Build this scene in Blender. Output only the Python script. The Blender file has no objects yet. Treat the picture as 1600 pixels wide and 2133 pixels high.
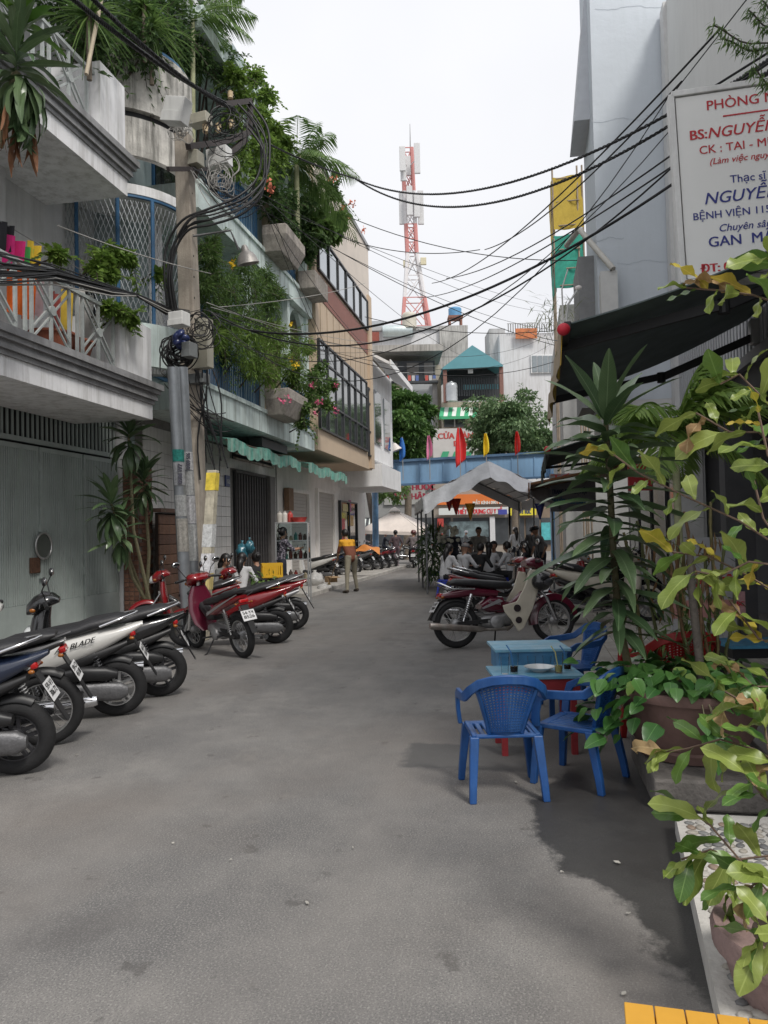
import bpy, bmesh, math, random
from mathutils import Vector as V, Matrix, Euler, noise as mnoise
R = math.radians
random.seed(7)
rnd = random.Random(11)
U = rnd.uniform
sc = bpy.context.scene
C = sc.collection
# ------------------------------------------------------------------ camera, sky, sun, exposure
CAM_H = 1.55; FPX = 1603.0; PITCH = R(1.6); ROLL = R(1.2)
fw = V((0, math.cos(PITCH), math.sin(PITCH))); u0 = V((0, -math.sin(PITCH), math.cos(PITCH))); r0 = V((1, 0, 0))
up = u0 * math.cos(ROLL) + r0 * math.sin(ROLL)
rt = r0 * math.cos(ROLL) - u0 * math.sin(ROLL)
cd = bpy.data.cameras.new('camera'); cam = bpy.data.objects.new('camera', cd); C.objects.link(cam)
cam.matrix_world = Matrix(((rt.x, up.x, -fw.x, 0), (rt.y, up.y, -fw.y, 0), (rt.z, up.z, -fw.z, CAM_H), (0, 0, 0, 1)))
cd.sensor_fit = 'VERTICAL'; cd.sensor_height = 24.0; cd.lens = 24.0 * FPX / 2133.0
cd.clip_start = 0.05; cd.clip_end = 3000
sc.camera = cam
SUN_EL, SUN_AZ = R(53), R(148)      # azimuth measured clockwise from +Y
world = bpy.data.worlds.new('World'); sc.world = world; world.use_nodes = True
wn = world.node_tree; wn.nodes.clear()
w_out = wn.nodes.new('ShaderNodeOutputWorld'); w_bg = wn.nodes.new('ShaderNodeBackground')
w_sky = wn.nodes.new('ShaderNodeTexSky'); w_sky.sky_type = 'NISHITA'; w_sky.sun_disc = False
w_sky.sun_elevation = SUN_EL; w_sky.sun_rotation = SUN_AZ; w_sky.dust_density = 6.0; w_sky.air_density = 1.5
w_mix = wn.nodes.new('ShaderNodeMix'); w_mix.data_type = 'RGBA'; w_mix.inputs[0].default_value = 0.93
w_tc = wn.nodes.new('ShaderNodeTexCoord'); w_no = wn.nodes.new('ShaderNodeTexNoise')
w_no.inputs['Scale'].default_value = 1.6; w_no.inputs['Detail'].default_value = 4
w_rp = wn.nodes.new('ShaderNodeValToRGB')                      # an even overcast cloud deck
w_rp.color_ramp.elements[0].color = (5.3, 5.4, 5.75, 1); w_rp.color_ramp.elements[0].position = .3
w_rp.color_ramp.elements[1].color = (6.5, 6.5, 6.65, 1); w_rp.color_ramp.elements[1].position = .75
wn.links.new(w_tc.outputs['Generated'], w_no.inputs['Vector'])
wn.links.new(w_no.outputs['Fac'], w_rp.inputs['Fac'])
w_sx = wn.nodes.new('ShaderNodeSeparateXYZ'); wn.links.new(w_tc.outputs['Generated'], w_sx.inputs[0])
w_el = wn.nodes.new('ShaderNodeMapRange'); w_el.inputs[1].default_value = 0; w_el.inputs[2].default_value = 1; w_el.inputs[3].default_value = .97; w_el.inputs[4].default_value = 1.22   # overcast skies brighten steadily towards the zenith
wn.links.new(w_sx.outputs['Z'], w_el.inputs[0])
w_sc = wn.nodes.new('ShaderNodeVectorMath'); w_sc.operation = 'SCALE'; wn.links.new(w_rp.outputs[0], w_sc.inputs[0]); wn.links.new(w_el.outputs[0], w_sc.inputs['Scale'])
wn.links.new(w_sky.outputs[0], w_mix.inputs[6]); wn.links.new(w_sc.outputs[0], w_mix.inputs[7])
wn.links.new(w_mix.outputs[2], w_bg.inputs['Color']); w_bg.inputs['Strength'].default_value = 0.088
wn.links.new(w_bg.outputs[0], w_out.inputs['Surface'])
sl = bpy.data.lights.new('sun', 'SUN'); sun = bpy.data.objects.new('sun', sl); C.objects.link(sun)
sl.energy = 1.5; sl.angle = R(14); sl.color = (1.0, 0.965, 0.91)
sd = V((math.sin(SUN_AZ) * math.cos(SUN_EL), math.cos(SUN_AZ) * math.cos(SUN_EL), math.sin(SUN_EL)))
sun.rotation_euler = sd.to_track_quat('Z', 'Y').to_euler(); sun.location = sd * 60
sc.view_settings.view_transform = 'Standard'; sc.view_settings.look = 'None'
sc.view_settings.exposure = 0.75; sc.view_settings.gamma = 1.0
sc.cycles.use_denoising = True
sc.cycles.max_bounces = 8; sc.cycles.transparent_max_bounces = 12
# ------------------------------------------------------------------ measuring helpers (pixel of the photograph -> place)
def ray(u, v): return fw + rt * ((u - 800) / FPX) + up * ((1066.5 - v) / FPX)
def gz(u, v, z=0.0):
 d = ray(u, v); t = (z - CAM_H) / d.z; return V((d.x * t, d.y * t, z))
def aty(u, v, Y):
 d = ray(u, v); t = Y / d.y; return V((d.x * t, Y, CAM_H + d.z * t))
class Frame:
 def __init__(s, ang, o=(0, 0)): s.ang = ang; s.c = math.cos(ang); s.s = math.sin(ang); s.o = o
 def P(s, x, y, z=0.0): return V((s.o[0] + x * s.c - y * s.s, s.o[1] + x * s.s + y * s.c, z))
 def loc(s, p): x = p[0] - s.o[0]; y = p[1] - s.o[1]; return V((x * s.c + y * s.s, -x * s.s + y * s.c, p[2]))
 def pn(s, u, v, n):
  d = ray(u, v); o = s.loc((0, 0, 0)); t = (n - o[1]) / (-d.x * s.s + d.y * s.c)
  return s.loc((d.x * t, d.y * t, CAM_H + d.z * t))
 def ps(s, u, v, S):
  d = ray(u, v); o = s.loc((0, 0, 0)); t = (S - o[0]) / (d.x * s.c + d.y * s.s)
  return s.loc((d.x * t, d.y * t, CAM_H + d.z * t))
 def pz(s, u, v, z=0.0): return s.loc(gz(u, v, z))
W = Frame(0.0)
L = Frame(R(90 - 10.5))          # x = along the street away from the camera, y = to the left, z up
# ------------------------------------------------------------------ materials
_m = {}
def M(name, col=(.5, .5, .5), rough=.6, var=.12, scale=6.0, bump=0.0, bscale=40.0, metal=0.0, coat=0.0, streak=0.0,
      streak_col=(.05, .05, .045), alpha=1.0, trans=0.0, emit=None, spec=.5, sss=0.0, uneven=0.0, speck=0.0):
 if name in _m: return _m[name]
 m = bpy.data.materials.new(name); m.use_nodes = True; nt = m.node_tree; N = nt.nodes; K = nt.links
 b = N['Principled BSDF']
 b.inputs['Roughness'].default_value = rough; b.inputs['Metallic'].default_value = metal
 b.inputs['Coat Weight'].default_value = coat; b.inputs['Coat Roughness'].default_value = .06
 b.inputs['Specular IOR Level'].default_value = spec
 b.inputs['Alpha'].default_value = alpha; b.inputs['Transmission Weight'].default_value = trans
 if sss: b.inputs['Subsurface Weight'].default_value = sss; b.inputs['Subsurface Scale'].default_value = .01
 tc = N.new('ShaderNodeTexCoord')
 no = N.new('ShaderNodeTexNoise'); no.inputs['Scale'].default_value = scale; no.inputs['Detail'].default_value = 6
 no.inputs['Roughness'].default_value = .65
 K.new(tc.outputs['Object'], no.inputs['Vector'])
 rp = N.new('ShaderNodeMapRange'); rp.inputs[1].default_value = .3; rp.inputs[2].default_value = .7
 rp.inputs[3].default_value = 1 - var; rp.inputs[4].default_value = 1 + var
 K.new(no.outputs['Fac'], rp.inputs[0])
 mu = N.new('ShaderNodeVectorMath'); mu.operation = 'SCALE'; mu.inputs[0].default_value = col[:3]
 K.new(rp.outputs[0], mu.inputs['Scale'])
 last = mu.outputs[0]
 if streak > 0:
  mp = N.new('ShaderNodeMapping'); mp.inputs['Scale'].default_value = (5, 5, .35)
  K.new(tc.outputs['Object'], mp.inputs['Vector'])
  n2 = N.new('ShaderNodeTexNoise'); n2.inputs['Scale'].default_value = 1.3; n2.inputs['Detail'].default_value = 7
  n2.inputs['Roughness'].default_value = .7
  K.new(mp.outputs[0], n2.inputs['Vector'])
  r2 = N.new('ShaderNodeMapRange'); r2.inputs[1].default_value = .46; r2.inputs[2].default_value = .70
  r2.inputs[3].default_value = 0; r2.inputs[4].default_value = streak
  K.new(n2.outputs['Fac'], r2.inputs[0])
  mx = N.new('ShaderNodeMix'); mx.data_type = 'RGBA'; mx.inputs[7].default_value = (*streak_col, 1)
  K.new(r2.outputs[0], mx.inputs[0]); K.new(last, mx.inputs[6]); last = mx.outputs[2]
 if speck > 0:
  n3 = N.new('ShaderNodeTexNoise'); n3.inputs['Scale'].default_value = scale * 14; n3.inputs['Detail'].default_value = 3
  K.new(tc.outputs['Object'], n3.inputs['Vector'])
  r3 = N.new('ShaderNodeMapRange'); r3.inputs[1].default_value = .6; r3.inputs[2].default_value = .72
  r3.inputs[3].default_value = 0; r3.inputs[4].default_value = speck
  K.new(n3.outputs['Fac'], r3.inputs[0])
  mx = N.new('ShaderNodeMix'); mx.data_type = 'RGBA'; mx.inputs[7].default_value = (*streak_col, 1)
  K.new(r3.outputs[0], mx.inputs[0]); K.new(last, mx.inputs[6]); last = mx.outputs[2]
 K.new(last, b.inputs['Base Color'])
 if uneven > 0:
  rr = N.new('ShaderNodeMapRange'); rr.inputs[3].default_value = max(0, rough - uneven); rr.inputs[4].default_value = min(1, rough + uneven)
  K.new(no.outputs['Fac'], rr.inputs[0]); K.new(rr.outputs[0], b.inputs['Roughness'])
 if bump > 0:
  nb = N.new('ShaderNodeTexNoise'); nb.inputs['Scale'].default_value = bscale; nb.inputs['Detail'].default_value = 5
  K.new(tc.outputs['Object'], nb.inputs['Vector'])
  bp = N.new('ShaderNodeBump'); bp.inputs['Strength'].default_value = bump; bp.inputs['Distance'].default_value = .02
  K.new(nb.outputs['Fac'], bp.inputs['Height']); K.new(bp.outputs[0], b.inputs['Normal'])
 if emit: b.inputs['Emission Color'].default_value = (*emit[:3], 1); b.inputs['Emission Strength'].default_value = emit[3]
 _m[name] = m
 return m
def leafmat(name, col, col2=None, rough=.45, trans=.25, vein=0):
 """foliage: colour varies from leaf to leaf (per mesh island) and lets some light through"""
 if name in _m: return _m[name]
 m = bpy.data.materials.new(name); m.use_nodes = True; nt = m.node_tree; N = nt.nodes; K = nt.links
 b = N['Principled BSDF']; out = N['Material Output']
 b.inputs['Roughness'].default_value = rough; b.inputs['Specular IOR Level'].default_value = .4
 col2 = col2 or tuple(c * 1.8 for c in col)
 ge = N.new('ShaderNodeNewGeometry'); oi = N.new('ShaderNodeObjectInfo')
 ad = N.new('ShaderNodeMath'); ad.operation = 'ADD'
 K.new(ge.outputs['Random Per Island'], ad.inputs[0]); K.new(oi.outputs['Random'], ad.inputs[1])
 fr = N.new('ShaderNodeMath'); fr.operation = 'FRACT'; K.new(ad.outputs[0], fr.inputs[0])
 tc = N.new('ShaderNodeTexCoord'); no = N.new('ShaderNodeTexNoise'); no.inputs['Scale'].default_value = 9; no.inputs['Detail'].default_value = 4
 K.new(tc.outputs['Object'], no.inputs['Vector'])
 a2 = N.new('ShaderNodeMath'); a2.operation = 'MULTIPLY_ADD'; a2.inputs[1].default_value = .6;
 K.new(no.outputs['Fac'], a2.inputs[0])
 s2 = N.new('ShaderNodeMath'); s2.operation = 'MULTIPLY'; s2.inputs[1].default_value = .8; K.new(fr.outputs[0], s2.inputs[0])
 K.new(s2.outputs[0], a2.inputs[2])
 s3 = N.new('ShaderNodeMath'); s3.operation = 'SUBTRACT'; s3.inputs[1].default_value = .2; K.new(a2.outputs[0], s3.inputs[0])
 cr = N.new('ShaderNodeMix'); cr.data_type = 'RGBA'; cr.inputs[6].default_value = (*col, 1); cr.inputs[7].default_value = (*col2, 1)
 K.new(s3.outputs[0], cr.inputs[0]); cr.clamp_factor = True
 co = cr.outputs[2]
 if vein:                                      # pale midrib and side veins, blade lies along X
  def mm(op, a, c=None, d=None):
   q = N.new('ShaderNodeMath'); q.operation = op
   for i, z in enumerate((a, c, d)):
    if z is None: continue
    if isinstance(z, (int, float)): q.inputs[i].default_value = z
    else: K.new(z, q.inputs[i])
   return q.outputs[0]
  sx = N.new('ShaderNodeSeparateXYZ'); K.new(tc.outputs['Object'], sx.inputs[0]); ay = mm('ABSOLUTE', sx.outputs[1])
  rib = mm('LESS_THAN', ay, .0018 * vein); sv = mm('GREATER_THAN', mm('SINE', mm('MULTIPLY', mm('SUBTRACT', sx.outputs[0], ay), 420 / vein)), .93)
  v2 = N.new('ShaderNodeMix'); v2.data_type = 'RGBA'; v2.inputs[7].default_value = (*(min(1, c * 1.5 + .05) for c in col2), 1); K.new(mm('MAXIMUM', mm('MULTIPLY', rib, .45), mm('MULTIPLY', sv, .13)), v2.inputs[0]); K.new(co, v2.inputs[6]); co = v2.outputs[2]
 K.new(co, b.inputs['Base Color'])
 tr = N.new('ShaderNodeBsdfTranslucent'); K.new(co, tr.inputs['Color'])
 mx = N.new('ShaderNodeMixShader'); mx.inputs[0].default_value = trans
 K.new(b.outputs[0], mx.inputs[1]); K.new(tr.outputs[0], mx.inputs[2]); K.new(mx.outputs[0], out.inputs['Surface'])
 _m[name] = m
 return m
def glass(name, col=(.9, .95, .95), rough=.02, fac=.25, dark=None):
 """thin glazing: mostly clear, reflecting at grazing angles"""
 if name in _m: return _m[name]
 m = bpy.data.materials.new(name); m.use_nodes = True; nt = m.node_tree; N = nt.nodes; K = nt.links
 N.remove(N['Principled BSDF']); out = N['Material Output']
 t = N.new('ShaderNodeBsdfTransparent'); t.inputs['Color'].default_value = (*col, 1)
 g = N.new('ShaderNodeBsdfGlossy'); g.inputs['Roughness'].default_value = rough
 lw = N.new('ShaderNodeLayerWeight'); lw.inputs['Blend'].default_value = fac
 mx = N.new('ShaderNodeMixShader'); K.new(lw.outputs['Fresnel'], mx.inputs[0]); K.new(t.outputs[0], mx.inputs[1]); K.new(g.outputs[0], mx.inputs[2])
 K.new(mx.outputs[0], out.inputs['Surface']); _m[name] = m
 return m
# ------------------------------------------------------------------ mesh builder
class MB:
 def __init__(s): s.v = []; s.f = []; s.mi = []; s.cur = 0
 def add(s, vs, fs):
  o = len(s.v); s.v.extend(tuple(p) for p in vs); s.f.extend(tuple(i + o for i in f) for f in fs)
  s.mi.extend([s.cur] * len(fs)); return s
 def box(s, x0, x1, y0, y1, z0, z1):
  return s.add([(x0, y0, z0), (x1, y0, z0), (x1, y1, z0), (x0, y1, z0), (x0, y0, z1), (x1, y0, z1), (x1, y1, z1), (x0, y1, z1)],
                     [(0, 3, 2, 1), (4, 5, 6, 7), (0, 1, 5, 4), (1, 2, 6, 5), (2, 3, 7, 6), (3, 0, 4, 7)])
 def obox(s, c, sz, rot=None, e=None):
  Mx = rot or (Euler(e).to_matrix() if e else Matrix.Identity(3)); c = V(c); hx, hy, hz = sz[0] / 2, sz[1] / 2, sz[2] / 2
  vs = [c + Mx @ V(p) for p in [(-hx, -hy, -hz), (hx, -hy, -hz), (hx, hy, -hz), (-hx, hy, -hz), (-hx, -hy, hz), (hx, -hy, hz), (hx, hy, hz), (-hx, hy, hz)]]
  return s.add(vs, [(0, 3, 2, 1), (4, 5, 6, 7), (0, 1, 5, 4), (1, 2, 6, 5), (2, 3, 7, 6), (3, 0, 4, 7)])
 def bar(s, p, q, w=.04, h=None, upv=(0, 0, 1)):
  p, q = V(p), V(q); h = h or w; d = q - p; l = d.length; d.normalize(); u = V(upv)
  if abs(d.dot(u)) > .98: u = V((1, 0, 0)) if abs(d.x) < .9 else V((0, 1, 0))
  x = d.cross(u).normalized(); z = x.cross(d)
  return s.obox((p + q) / 2, (w, l, h), Matrix((x, d, z)).transposed())
 def tube(s, pts, r=.02, n=8, cap=True, closed=False):
  pts = [V(p) for p in pts]; rs = r if isinstance(r, (list, tuple)) else [r] * len(pts); m = len(pts)
  vs = []; fs = []; x = None
  for i, p in enumerate(pts):
   a = pts[(i - 1) % m] if (i > 0 or closed) else p; b = pts[(i + 1) % m] if (i < m - 1 or closed) else p
   d = (b - a); d = d.normalized() if d.length > 1e-9 else V((0, 0, 1))
   if x is None:
    x = d.orthogonal().normalized()
   else:
    x = x - d * x.dot(d); x = x.normalized() if x.length > 1e-6 else d.orthogonal().normalized()
   y = d.cross(x)
   for k in range(n):
    t = 2 * math.pi * k / n; vs.append(p + (x * math.cos(t) + y * math.sin(t)) * rs[i])
  for i in range(m if closed else m - 1):
   j = (i + 1) % m
   for k in range(n): fs.append((i * n + k, i * n + (k + 1) % n, j * n + (k + 1) % n, j * n + k))
  if cap and not closed: fs.append(tuple(range(n - 1, -1, -1))); fs.append(tuple((m - 1) * n + k for k in range(n)))
  return s.add(vs, fs)
 def lathe(s, prof, c=(0, 0, 0), rot=None, n=20, cap=True):
  c = V(c); Mx = rot or Matrix.Identity(3); vs = []; fs = []; m = len(prof)
  for r_, z in prof:
   for k in range(n):
    t = 2 * math.pi * k / n; vs.append(c + Mx @ V((r_ * math.cos(t), r_ * math.sin(t), z)))
  for i in range(m - 1):
   for k in range(n): fs.append((i * n + k, i * n + (k + 1) % n, (i + 1) * n + (k + 1) % n, (i + 1) * n + k))
  if cap:
   if prof[0][0] > 1e-6: fs.append(tuple(range(n - 1, -1, -1)))
   if prof[-1][0] > 1e-6: fs.append(tuple((m - 1) * n + k for k in range(n)))
  return s.add(vs, fs)
 def ell(s, c, r, rot=None, nu=12, nv=8):
  Mx = rot or Matrix.Identity(3); c = V(c); vs = [c + Mx @ V((0, 0, -r[2]))]; fs = []
  for j in range(1, nv):
   a = -math.pi / 2 + math.pi * j / nv
   for k in range(nu):
    t = 2 * math.pi * k / nu; vs.append(c + Mx @ V((r[0] * math.cos(a) * math.cos(t), r[1] * math.cos(a) * math.sin(t), r[2] * math.sin(a))))
  vs.append(c + Mx @ V((0, 0, r[2]))); T = len(vs) - 1
  for k in range(nu): fs.append((0, 1 + (k + 1) % nu, 1 + k)); fs.append((T, T - nu + k, T - nu + (k + 1) % nu))
  for j in range(nv - 2):
   for k in range(nu): a = 1 + j * nu; fs.append((a + k, a + (k + 1) % nu, a + nu + (k + 1) % nu, a + nu + k))
  return s.add(vs, fs)
 def loft(s, rings, cap=True, closed=False):
  n = len(rings[0]); m = len(rings); vs = [p for r_ in rings for p in r_]; fs = []
  for i in range(m if closed else m - 1):
   j = (i + 1) % m
   for k in range(n): fs.append((i * n + k, i * n + (k + 1) % n, j * n + (k + 1) % n, j * n + k))
  if cap and not closed: fs.append(tuple(range(n - 1, -1, -1))); fs.append(tuple((m - 1) * n + k for k in range(n)))
  return s.add(vs, fs)
 def prism(s, poly, ext):
  """polygon (3-D points) extruded along ext"""
  e = V(ext); n = len(poly); vs = [V(p) for p in poly] + [V(p) + e for p in poly]
  fs = [tuple(range(n - 1, -1, -1)), tuple(range(n, 2 * n))] + [(k, (k + 1) % n, n + (k + 1) % n, n + k) for k in range(n)]
  return s.add(vs, fs)
 def grid(s, fn, nu, nv, th=None):
  """surface fn(i/nu, j/nv) -> point; th: a thickness vector makes it a closed slab"""
  P = [[V(fn(i / nu, j / nv)) for j in range(nv + 1)] for i in range(nu + 1)]
  idx = lambda i, j: i * (nv + 1) + j
  vs = [p for r_ in P for p in r_]; fs = [(idx(i, j), idx(i + 1, j), idx(i + 1, j + 1), idx(i, j + 1)) for i in range(nu) for j in range(nv)]
  if th is not None:
   o = len(vs); t = V(th); vs += [p + t for p in vs]
   fs += [tuple(reversed([k + o for k in f])) for f in fs]
   for i in range(nu):
    fs.append((idx(i + 1, 0), idx(i, 0), idx(i, 0) + o, idx(i + 1, 0) + o)); fs.append((idx(i, nv), idx(i + 1, nv), idx(i + 1, nv) + o, idx(i, nv) + o))
   for j in range(nv):
    fs.append((idx(0, j), idx(0, j + 1), idx(0, j + 1) + o, idx(0, j) + o)); fs.append((idx(nu, j + 1), idx(nu, j), idx(nu, j) + o, idx(nu, j + 1) + o))
  return s.add(vs, fs)
 def mesh(s, name, mats, smooth=None, off=(0, 0, 0)):
  me = bpy.data.meshes.new(name)
  vs = s.v if off == (0, 0, 0) else [(a - off[0], b - off[1], c - off[2]) for a, b, c in s.v]
  me.from_pydata(vs, [], s.f)
  for m in (mats if isinstance(mats, (list, tuple)) else [mats]): me.materials.append(m)
  if any(s.mi): me.polygons.foreach_set('material_index', s.mi)
  if smooth:
   me.polygons.foreach_set('use_smooth', [True] * len(me.polygons))
   if smooth is not True and smooth < 179: me.set_sharp_from_angle(angle=R(smooth))
  me.update(); return me
 def build(s, name, mats, parent=None, smooth=None, bevel=0, label=None):
  off = tuple(_off.get(parent.name, (0, 0, 0))) if parent else (0, 0, 0)
  o = bpy.data.objects.new(name, s.mesh(name, mats, smooth, off)); C.objects.link(o); o.parent = parent
  if parent: _off[o.name] = off
  if bevel:
   b = o.modifiers.new('bevel', 'BEVEL'); b.width = bevel; b.segments = 2; b.limit_method = 'ANGLE'; b.angle_limit = R(40)
  if label: o['label'] = label
  return o
_off = {}
def thing(name, label, cat, F=W, at=(0, 0, 0), rz=None, group=None, own=False):
 """an Empty at a thing's base; its parts are authored in frame F's coordinates (own=False) or in the thing's own (own=True)"""
 o = bpy.data.objects.new(name, None); C.objects.link(o); o.empty_display_size = .2
 o.location = F.P(*at); o.rotation_euler = (0, 0, F.ang if rz is None else rz)
 _off[o.name] = (0, 0, 0) if own else tuple(at)
 o['label'] = label; o['category'] = cat
 if group: o['group'] = group
 return o
def tag(o, label, cat, group=None):
 o['label'] = label; o['category'] = cat
 if group: o['group'] = group
 return o
def struct(name, mb, mat, F=W, smooth=None):
 o = mb.build(name, mat, None, smooth); o.rotation_euler = (0, 0, F.ang); o['kind'] = 'structure'; return o
def solo(name, mb, mat, label, cat, F=W, at=(0, 0, 0), rz=None, group=None, smooth=None, bevel=0, own=False):
 """a thing that is one mesh"""
 me = mb.mesh(name, mat, smooth, (0, 0, 0) if own else tuple(at)); o = bpy.data.objects.new(name, me); C.objects.link(o)
 o.location = F.P(*at); o.rotation_euler = (0, 0, F.ang if rz is None else rz); _off[o.name] = (0, 0, 0) if own else tuple(at)
 if bevel:
  b = o.modifiers.new('bevel', 'BEVEL'); b.width = bevel; b.segments = 2; b.limit_method = 'ANGLE'; b.angle_limit = R(40)
 return tag(o, label, cat, group)
def dup(root, loc, rz=None, label=None, group=None, scale=None):
 r_ = root.copy(); C.objects.link(r_); r_.location = loc; _off[r_.name] = _off.get(root.name, (0, 0, 0))
 if rz is not None: r_.rotation_euler = (0, 0, rz)
 if scale: r_.scale = (scale,) * 3
 if label: r_['label'] = label
 if group: r_['group'] = group
 for ch in list(root.children):
  c = ch.copy(); C.objects.link(c); c.parent = r_
  for g in list(ch.children): d = g.copy(); C.objects.link(d); d.parent = c
 return r_
def piece(name, me, parent, loc, rot=None, sc_=None):
 """a small part sharing its mesh with its likes; loc in the parent's authored coordinates"""
 o = bpy.data.objects.new(name, me); C.objects.link(o); o.parent = parent; off = _off.get(parent.name, (0, 0, 0))
 o.location = (loc[0] - off[0], loc[1] - off[1], loc[2] - off[2])
 if rot is not None: o.rotation_euler = rot.to_euler() if isinstance(rot, Matrix) else rot
 if sc_ is not None: o.scale = sc_ if isinstance(sc_, (tuple, list, V)) else (sc_,) * 3
 return o
_boxes = {}
def boxmesh(key, sx, sy, sz, mat, ch=0.0):
 if key not in _boxes:
  b = MB()
  if ch:
   ring = lambda ex, ey, z: [(ex, -ey + ch, z), (ex, ey - ch, z), (ex - ch, ey, z), (-ex + ch, ey, z), (-ex, ey - ch, z), (-ex, -ey + ch, z), (-ex + ch, -ey, z), (ex - ch, -ey, z)]
   hx, hy, hz = sx / 2, sy / 2, sz / 2
   b.loft([ring(hx - ch, hy - ch, -hz), ring(hx, hy, -hz + ch), ring(hx, hy, hz - ch), ring(hx - ch, hy - ch, hz)])
  else: b.box(-sx / 2, sx / 2, -sy / 2, sy / 2, -sz / 2, sz / 2)
  _boxes[key] = b.mesh(key, mat)
 return _boxes[key]
def text(s, parent, mat, origin, right, upd, width=None, height=None, bold=.0, shear=0.0, align='CENTER', depth=.004, name='printed_text'):
 """flat lettering, fitted to width and/or cap height; origin = middle of the baseline (authored coordinates of parent)"""
 cu = bpy.data.curves.new('t', 'FONT'); cu.body = s; cu.align_x = align; cu.extrude = 0.0; cu.shear = shear; cu.resolution_u = 3
 ob = bpy.data.objects.new('t', cu); C.objects.link(ob); me = bpy.data.meshes.new_from_object(ob)
 bpy.data.objects.remove(ob); bpy.data.curves.remove(cu)
 xs = [v.co.x for v in me.vertices]
 if not xs: return None
 w = max(xs) - min(xs); k = (height / .7) if height else width / w; kx = width / w if width else k
 r_, u_ = V(right).normalized(), V(upd).normalized(); n_ = r_.cross(u_); off = V(_off.get(parent.name, (0, 0, 0))) if parent else V((0, 0, 0))
 for v in me.vertices: v.co = V(origin) - off + r_ * (v.co.x * kx) + u_ * (v.co.y * k) + n_ * depth
 if bold:                                          # heavier strokes: the same glyphs laid twice more, a hair apart
  nv = len(me.vertices); co = [v.co.copy() for v in me.vertices]; fs = [tuple(p.vertices) for p in me.polygons]; dx = bold * 1.6 * k
  allv = co + [c + r_ * dx + n_ * .0006 for c in co] + [c - r_ * dx + n_ * .0012 for c in co]; bpy.data.meshes.remove(me); me = bpy.data.meshes.new(name); me.from_pydata(allv, [], fs + [tuple(i + nv for i in f) for f in fs] + [tuple(i + 2 * nv for i in f) for f in fs])
 me.name = name; me.materials.clear(); me.materials.append(mat)
 o = bpy.data.objects.new(name, me); C.objects.link(o); o.parent = parent; return o
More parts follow.
